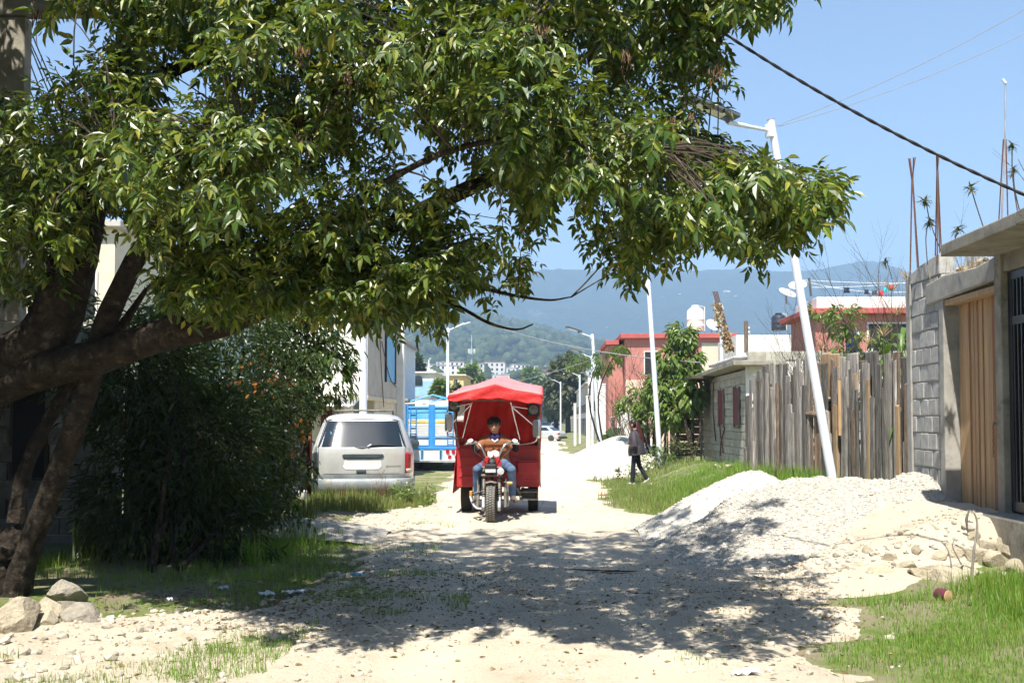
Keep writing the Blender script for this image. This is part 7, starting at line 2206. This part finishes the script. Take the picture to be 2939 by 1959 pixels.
def face_bits(parent, P, s, smile=True):
    for sg in (-1, 1):
        MB().lathe([(0, -.004 * s), (.009 * s, 0), (0, .004 * s)], 8, P(sg * .031, .074, .010)).build('eye', M['hair'], parent, smooth=True)
        MB().tube([P(sg * .016, .086, .030), P(sg * .032, .085, .034), P(sg * .048, .076, .028)], .005 * s, 5).build('eyebrow', M['hair'], parent, smooth=True)
    MB().tube([P(-.026, .083, -.048), P(-.01, .091, -.055), P(.01, .091, -.055), P(.026, .083, -.048)], [.004 * s, .007 * s, .007 * s, .004 * s], 5).build('mouth', M['skin_light'] if smile else M['cloth_red'], parent, smooth=True)
def blob(parent, name, mat, c, rad, noise=.12, seed=0, cut=None, rot=None, freq=3):
    V, F = SPH3[0].copy(), SPH3[1]
    n = np.array([float(fbm(v[0] * freq + seed, v[1] * freq + v[2] * freq * 1.3, 3, seed)) for v in V])
    V = V * (1 + noise * n)[:, None] * np.array(rad)
    if rot is not None:
        V = V @ np.array(rot).T
    V = V + np.array(c)
    if cut is not None:
        keep = cut(V)
        F = F[keep[F].all(1)]
    return MB().add(V.tolist(), F.tolist()).build(name, mat, parent, smooth=True, sharp=R(85))
def fist(wrist, grip_c, axis, palm_dir, s, mat, thumb_side):
    """hand closed round a bar: grip_c a point on the bar, axis along it; fingers wrap over the front"""
    wrist, g, axis = Vector(wrist), Vector(grip_c), Vector(axis).normalized()
    back = (wrist - g).normalized()
    up = axis.cross(back).normalized()
    if up.z < 0: up = -up
    caps = [(tuple(wrist), tuple(g + back * .045 + up * .02), .030 * s, .034 * s, mat)]
    for k in range(4):
        o = axis * (-.033 + .022 * k) * thumb_side
        ln = (.92, 1.0, .97, .82)[k]
        p0 = g + o + back * .040 + up * .026
        p1 = g + o + up * .036 * ln - back * .006
        p2 = g + o - back * .032 * ln + up * .010
        p3 = g + o - back * .022 - up * .022 * ln
        caps += [(tuple(p0), tuple(p1), .0115 * s, .0105 * s, mat), (tuple(p1), tuple(p2), .0105 * s, .0098 * s, mat), (tuple(p2), tuple(p3), .0098 * s, .0085 * s, mat)]
    t0 = g + back * .05 - axis * .045 * thumb_side
    t1 = g + back * .012 - axis * .058 * thumb_side - up * .012
    t2 = g - back * .018 - axis * .048 * thumb_side - up * .024
    caps += [(tuple(t0), tuple(t1), .013 * s, .0115 * s, mat), (tuple(t1), tuple(t2), .0115 * s, .009 * s, mat)]
    return caps
# ---- driver of the tricycle (local to the tricycle)
DX = FXW + .03
hc = (DX - .015, -.66, 1.405)
hcaps, HP = head_caps(hc, (.05, -1, -.12), (.06, -.12, 1), .98, 0)
gl = Vector((FXW - .335, FY + .425, HZ + .003)); gr_ = Vector((FXW + .335, FY + .425, HZ + .003))
gax = Vector((1, 0, 0))
caps = hcaps + [
    ((DX, -.60, 1.26), (DX, -.64, 1.33), .058, .054, 0),
    ((DX - .10, -.42, .84), (DX + .10, -.42, .84), .125, .125, 3), ((DX - .07, -.45, .95), (DX + .07, -.45, .95), .135, .135, 1), ((DX - .075, -.50, 1.06), (DX + .075, -.50, 1.06), .140, .140, 1),
    ((DX - .09, -.56, 1.15), (DX + .09, -.56, 1.15), .105, .105, 1), ((DX - .06, -.59, 1.235), (DX - .165, -.58, 1.19), .062, .058, 1), ((DX + .06, -.59, 1.235), (DX + .165, -.58, 1.19), .062, .058, 1)]
elb = {-1: Vector((DX - .285, -.66, 1.03)), 1: Vector((DX + .315, -.66, 1.05))}
for sg, g in ((-1, gl), (1, gr_)):
    sh = Vector((DX + sg * .18, -.58, 1.175))
    wr = g + Vector((-sg * .012, .085, .008))
    mid = sh.lerp(elb[sg], .62)
    caps += [(tuple(sh), tuple(mid), .068, .064, 1), (tuple(mid), tuple(elb[sg]), .050, .045, 2), (tuple(elb[sg]), tuple(wr), .046, .034, 2)]
    caps += fist(wr, g, gax, None, 1.05, 4, -sg)
    hip = Vector((DX + sg * .10, -.45, .82)); knee = Vector((DX + sg * .255, -.90, .76)); ank = Vector((DX + sg * .27, -.74, .36))
    caps += [(tuple(hip), tuple(knee), .098, .070, 3), (tuple(knee), tuple(knee.lerp(ank, .45)), .068, .066, 3), (tuple(knee.lerp(ank, .45)), tuple(ank), .066, .052, 3)]
    heel = ank + Vector((0, .03, -.045)); toe = ank + Vector((sg * .045, -.19, -.06))
    caps += [(tuple(ank), tuple(heel), .046, .042, 5), (tuple(heel), tuple(toe), .044, .038, 5)]
me_ = person_mesh('driver_body', caps, [M['skin'], M['shirt'], M['sleeve'], M['denim'], M['glove'], M['boot']], .0095, 4)
drv = thing('person', 'person in brown shirt, jeans and pale gloves driving the red tricycle', 'person', (TX, TY, TZ))
drv_b = link_mesh('body', me_, drv)
blob(drv, 'hair', M['hair'], tuple(Vector(hc) + Vector((0, .024, .050))), (.106, .112, .098), .22, 5, freq=4, cut=lambda V: (V[:, 1] > hc[1] - .070 + .5 * np.maximum(hc[2] + .075 - V[:, 2], 0)) | (V[:, 2] > hc[2] + .045))
for (x_, z_, a) in ((-.055, .05, .4), (-.02, .055, .1), (.02, .045, -.5), (.045, .040, -.7), (.068, .03, -.9)):
    MB().tube([HP(x_ * .8, .04, .10), HP(x_, .088, .072), HP(x_ + .012, .094, z_ - .012)], [.018, .016, .004], 6).build('fringe', M['hair'], drv, smooth=True)
face_bits(drv, HP, .98)
MB().lathe([(.082, -.05), (.095, -.02), (.088, .01), (.076, .045)], 18, (DX, -.61, 1.255), rotx(.35)).build('scarf', M['scarf'], drv, smooth=True)
MB().tube([(DX - .05, -.715, 1.20), (DX, -.73, 1.165), (DX + .05, -.715, 1.20)], .016, 6).build('scarf_knot', M['cloth_white'], drv, smooth=True)

# ---- woman walking on the right verge
WY = 25.4
WX = px2(1822, WY)
WZ = Hf(WX, WY) + .005
wz0 = pz2(1387, WY)
wom = thing('person', 'person with long reddish-brown hair, dark jacket and black trousers walking on the right verge', 'person', (WX, WY, Hf(WX, WY)), 0)
F_ = Vector((-.93, .36, 0))                           # she walks to the left and away from us
Rt = Vector((F_.y, -F_.x, 0))                         # her right-hand side
S = 1.10
def W(f, r, z): return tuple(F_ * f * S + Rt * r * S + Vector((0, 0, z * S)))
whc = W(.055, 0, 1.40)
wcaps, WP = head_caps(whc, tuple(F_ + Vector((0, 0, -.22))), tuple(Vector((0, 0, 1)) + F_ * .22), 1.0 * S, 0)
wcaps += [(W(.01, 0, 1.25), W(.035, 0, 1.32), .048, .046, 0),
          (W(-.02, -.07, .84), W(-.02, .07, .84), .115, .115, 1), (W(0, -.06, 1.0), W(0, .06, 1.0), .115, .115, 1), (W(0, -.09, 1.14), W(0, .09, 1.14), .105, .105, 1), (W(-.005, -.14, 1.20), W(-.005, .14, 1.20), .062, .062, 1)]
for sg in (-1, 1):
    sh = Vector(W(-.005, sg * .17, 1.19)); el = Vector(W(-.06, sg * .235, .94)); wr = Vector(W(.07, sg * .17, .90))
    wcaps += [(tuple(sh), tuple(el), .058, .050, 1), (tuple(el), tuple(wr), .050, .040, 1)]
    hd = wr + F_ * .035 - Rt * sg * .03
    wcaps += [(tuple(wr), tuple(hd), .034, .032, 0)]
    for k in range(4):
        b_ = hd + Vector((0, 0, .022 - .015 * k)); e_ = b_ + F_ * (.040 - .004 * k) - Rt * sg * .025
        wcaps += [(tuple(b_), tuple(e_), .010, .009, 0), (tuple(e_), tuple(e_ - Rt * sg * .022 - F_ * .01), .009, .008, 0)]
    wcaps += [(tuple(wr + F_ * .02 + Vector((0, 0, .02))), tuple(hd + F_ * .02 + Vector((0, 0, .045))), .011, .009, 0)]
# front leg (her left) planted, back leg (her right) pushing off
wcaps += [(W(-.01, -.075, .80), W(.035, -.07, .45), .082, .060, 2), (W(.035, -.07, .45), W(.05, -.07, .10), .058, .060, 2),
          (W(.04, -.07, .055), W(.17, -.075, .035), .040, .032, 3), (W(.02, -.07, .045), W(.06, -.07, .045), .038, .038, 3),
          (W(-.01, .075, .80), W(-.06, .08, .47), .082, .060, 2), (W(-.06, .08, .47), W(-.24, .08, .17), .058, .056, 2),
          (W(-.26, .08, .135), W(-.16, .08, .035), .040, .032, 3), (W(-.27, .08, .15), W(-.24, .08, .11), .040, .040, 3)]
wme = person_mesh('woman_body', wcaps, [M['skin_light'], M['jacket'], M['trousers'], M['shoe_white']], .010, 4)
wb = link_mesh('body', wme, wom)
# jacket: a loose shell from collar to hip
rows = []
for j in range(19):
    v = j / 18
    z = 1.27 - v * .58
    half_f = np.interp(v, [0, .1, .25, .6, 1], [.075, .12, .155, .175, .19])
    half_r = np.interp(v, [0, .1, .22, .6, 1], [.075, .16, .215, .20, .205])
    cf = np.interp(v, [0, .3, 1], [-.005, -.01, -.03])
    row = []
    for k in range(33):
        a = 2 * math.pi * k / 32
        fold = 1 + .035 * math.sin(a * 7 + v * 6) * v + .02 * math.sin(v * 19 + a * 3)
        row.append(W(cf + half_f * math.cos(a) * fold, half_r * math.sin(a) * fold, z - .02 * math.cos(a) * v))
    rows.append(row)
jk = MB().grid(rows).build('jacket', M['jacket'], wom, smooth=True, sharp=R(80), solid=.012)
for sg in (-1, 1):
    MB().tube([W(-.005, sg * .185, 1.20), W(-.045, sg * .245, 1.05), W(-.06, sg * .255, .93), W(.02, sg * .225, .885), W(.075, sg * .18, .89)], [.075, .078, .072, .064, .052], 12).build('sleeve', M['jacket'], jk, smooth=True)
MB().tube([W(-.07, 0, 1.27), W(-.03, .07, 1.27), W(.04, .06, 1.255), W(.06, 0, 1.24), W(.04, -.06, 1.255), W(-.03, -.07, 1.27), W(-.07, 0, 1.27)], .03, 8).build('collar', M['jacket'], jk, smooth=True)
# hair: dark crown, reddish length down the back
C0 = Vector(whc)
hcut = lambda V: ((V - np.array(whc)) @ np.array(F_) < .052) | (V[:, 2] > whc[2] + .075)
blob(wom, 'hair', M['hair'], tuple(C0 - F_ * .022 + Vector((0, 0, .035))), (.104, .100, .108), .10, 3, cut=hcut)
hb_ = []
rows = []
for j in range(12):
    v = j / 11
    z = 1.47 - .50 * v
    off = np.interp(v, [0, .3, .6, 1], [-.045, -.075, -.135, -.175])
    wd = np.interp(v, [0, .25, .7, 1], [.085, .125, .13, .06])
    row = [W(off + .035 * math.cos(a) - .02 * math.sin(a * 5 + v * 7) * v, wd * math.sin(a), z + .02 * math.sin(a * 3) * v) for a in np.linspace(0, 2 * math.pi, 17)]
    rows.append(row)
MB().grid(rows).build('long_hair', M['hair_red'], wom, smooth=True, sharp=R(85))
for sg in (-1, 1):
    MB().tube([WP(sg * .075, .04, .08), WP(sg * .088, .045, .0), WP(sg * .085, .02, -.10), WP(sg * .09, -.03, -.2)], [.018, .022, .024, .010], 8).build('side_lock', M['hair_red'], wom, smooth=True)
face_bits(wom, WP, S, False)
# ------------------------------------------------------------------ rocks
random.seed(33)
RM = [rock_mesh('rock_shape%d' % i, 500 + i) for i in range(6)]
RG = [rock_mesh('rock_grey%d' % i, 600 + i) for i in range(4)]
for k, (px, py, s, grey, lb) in enumerate(((40, 1815, .20, 0, 'big flat pale rock at the left frame edge below the ash trunk'), (135, 1765, .115, 0, 'round pale rock in the heap below the ash trunk'), (185, 1735, .15, 1, 'large grey rock on top of the heap below the ash trunk'),
                                           (190, 1755, .085, 1, 'small angular rock in front of the heap top below the ash trunk'), (140, 1805, .115, 0, 'low rounded rock at the front of the heap below the ash trunk'), (225, 1785, .14, 1, 'dark grey rock at the right of the heap below the ash trunk'),
                                           (262, 1795, .07, 1, 'small dark rock at the right end of the heap below the ash trunk'), (60, 1760, .12, 1, 'rock tucked against the ash trunk'))):
    p = gnd(px, py)
    s *= 1.3
    rock('rock', (RG if grey else RM)[k % 4], (p.x, p.y, p.z + s * (.25 if k not in (2,) else .40)), s, M['rock_grey'] if grey else M['rock'], lb, 'rocks heaped below the ash trunk')
for k, (px, py, s, lb) in enumerate(((822, 1488, .13, 'squarish pale rock at the edge of the grey gravel spill'), (730, 1545, .15, 'angular shaded rock under the shrubs'), (860, 1492, .06, 'small white stone beside the grey gravel spill'), (545, 1595, .10, 'sunlit pale rock low under the shrubs'),
                                     (2090, 1345, .11, 'pale rock in the grass by the shed corner'), (2060, 1342, .10, 'second pale rock in the grass by the shed corner'), (1870, 1395, .10, 'flat pale rock in the short grass right of the woman'), (1745, 1345, .14, 'white rock at the foot of the far gravel heap'),
                                     (1950, 1322, .18, 'pale slab of rock in the weeds before the log stack'))):
    p = gnd(px, py)
    rock('rock', RM[k % 6], (p.x, p.y, p.z + s * .3), s, M['rock'], lb, None)
spots = [(2520, 1650, .15), (2465, 1625, .11), (2560, 1610, .12), (2600, 1630, .16), (2665, 1655, .19), (2720, 1660, .20), (2770, 1650, .17), (2690, 1600, .13), (2630, 1585, .10), (2740, 1590, .12), (2800, 1600, .13), (2850, 1610, .14), (2420, 1640, .08), (2380, 1655, .07),
         (2575, 1570, .08), (2490, 1590, .09), (2830, 1570, .10), (2900, 1590, .12), (2880, 1560, .08), (2310, 1680, .07), (2200, 1690, .10), (2690, 1525, .07), (2620, 1545, .06), (2790, 1545, .08), (2920, 1640, .14), (2450, 1575, .05)]
for k, (px, py, s) in enumerate(spots):
    p = gnd(px, py)
    s *= 1.02
    rock('rock', RM[k % 6], (p.x, p.y, p.z + s * random.uniform(-.05, .25)), s, M['rock'], 'pale angular rock in the rubble edge of the bank below the gates', 'rubble rocks below the gates')
# finer rubble on the bank
n = 600
x, y = rng.uniform(1.9, 4.6, n), rng.normal(9.55, .35, n)
ok = (y > 8.9) & (y < 11.3) & (x > 2.2 + .4 * fbm(y * 2, x * 2, 2, 3))
x, y = x[ok], y[ok]
s = rng.gamma(1.5, .009, len(x)) + .005
o = stones('bank_rubble', np.stack([x, y, Hs(x, y) + s * .2], 1), np.minimum(s, .07), M['stone'], flat=.7, jit=.35)
tag(o, 'small broken stone over the bank below the gates', kind='stuff')
# ------------------------------------------------------------------ odds and ends
def stick(label, pts, r, name='stick', cat='stick', mat='twig'):
    b = Vector(pts[0])
    o = MB().tube([p - b for p in smooth_path(pts, 4)], lerp_list(r, (len(pts) - 1) * 4 + 1), 6).build(name, M[mat], None, smooth=True)
    o.location = b
    return tag(o, label, cat)
fb_ = thing('fallen_branch', 'long dry branch lying across the shaded road', 'branch', tuple(gnd(1860, 1650)))
fo = tuple(gnd(1860, 1650))
for k, (a, b, c) in enumerate((((1455, 1628), (1650, 1640), (1855, 1648)), ((1460, 1640), (1560, 1641), (1640, 1642)), ((1700, 1648), (1800, 1640), (1862, 1634)), ((1720, 1650), (1800, 1652), (1850, 1654)))):
    pts = [gnd(*p) + Vector((0, 0, .02)) for p in (a, b, c)]
    MB().tube(smooth_path(pts, 5), lerp_list([.006, .011, .016 if k != 1 else .006], 11), 6).build('stem' if k == 0 else 'twig', M['twig'], fb_, smooth=True, off=fo)
dw = gnd(2790, 1660)
ds = thing('dead_sapling', 'dead bent sapling standing in the rubble below the gates', 'sapling', tuple(dw))
q = dw.y - .05
for pts, rr_ in (([(2788, 1665), (2795, 1580), (2805, 1520), (2800, 1480), (2782, 1462)], [.014, .011, .009, .007, .004]), ([(2782, 1462), (2774, 1490), (2778, 1530)], [.006, .012, .004]), ([(2735, 1660), (2725, 1590), (2710, 1560)], [.008, .006, .003]), ([(2760, 1620), (2735, 1570), (2740, 1545)], [.006, .005, .003])):
    P3 = [at(a, b, q) for a, b in pts]
    MB().tube(smooth_path(P3, 4), lerp_list(rr_, (len(P3) - 1) * 4 + 1), 6).build('stem', M['old_wood'], ds, smooth=True, off=tuple(dw))
p = gnd(2722, 1725)
stp = thing('cut_log', 'short cut log end with purple bark in the grass below the rubble', 'log', (p.x, p.y, p.z + .04))
MB().lathe([(.050, 0), (.052, .09), (.046, .10)], 16, (0, 0, 0), rotz(.5) @ rotx(-math.pi / 2)).build('bark', pm('purple_bark', (.14, .03, .05), (.09, .025, .035), 8, .8), stp, smooth=True)
MB().lathe([(.0, -.004), (.044, -.003), (.047, 0)], 16, (0, 0, 0), rotz(.5) @ rotx(-math.pi / 2)).build('cut_face', M['gate_wood'], stp, smooth=True)
def litter(label, px, py, w, d, mat, cat='litter', name='paper_scrap', lift=.015):
    p = gnd(px, py)
    rows = [[((j / 5 - .5) * w, (i / 4 - .5) * d, .012 * math.sin(i * 1.7 + j * 2.3) + .01 * random.random()) for j in range(6)] for i in range(5)]
    o = MB().grid(rows).build(name, M[mat], None, smooth=True, solid=.003)
    o.location = (p.x, p.y, float(Hs(p.x, p.y)) + lift); o.rotation_euler = (random.uniform(-.1, .1), random.uniform(-.1, .1), random.uniform(-.6, .6))
    return tag(o, label, cat)
litter('crumpled white plastic plate in the shaded grass, left of two', 765, 1712, .12, .09, 'paper', 'plastic litter', 'plastic_litter', .03)
litter('crumpled white plastic bag in the shaded leaf litter', 845, 1708, .20, .10, 'paper', 'plastic litter', 'plastic_litter', .03)
litter('small white paper in the shade beside the shrub', 640, 1692, .09, .05, 'paper')
litter('pale blue plastic scrap at the edge of the grass by the road', 1024, 1670, .10, .07, 'truck_light', 'plastic litter', 'plastic_litter', .03)
litter('white paper card lying at the bottom edge of the road', 2140, 1950, .16, .07, 'paper')
litter('dark blue scrap on the sunny left grass', 487, 1727, .05, .03, 'paper')
litter('white scrap in the road edge grass beside the shade line', 1110, 1612, .05, .03, 'paper')
litter('small red scrap at the right road edge near the verge', 1730, 1425, .16, .05, 'cloth_red')
# small weeds by the van and dry stalks
for k, (px, py, y, r_, n, lb, mt) in enumerate(((1185, 1400, 18.0, .36, 420, 'leafy green weed at the right rear corner of the van', 'light_leaf'), (1140, 1415, 17.6, .25, 180, 'low leafy weed behind the van bumper', 'light_leaf'), (1230, 1440, 17.2, .16, 60, 'small weed at the road edge right of the van', 'light_leaf'))):
    c = at(px, py, y); b = Vector((c.x, y, Hf(c.x, y)))
    leafy('leafy_weed', lb, 'weeds', b, [((c.x, y, b.z + r_ * .6), (r_ * 1.2, r_, r_ * .7), n)], .035, .07, .5, .1, M[mt], 190 + k)
for k, (px, h) in enumerate(((955, .55), (985, .5), (1015, .5), (1100, .7), (1110, .6))):
    y = 17.7; x_ = px2(px, y)
    bare_shrub('dry_stalk', ('reddish dry weed stalk behind the van, ' + ('first', 'second', 'third', 'fourth', 'fifth')[k] + ' from the left'), (x_, y, Hf(x_, y)), h, .3, 3, .006, 'rust', 2, 300 + k)
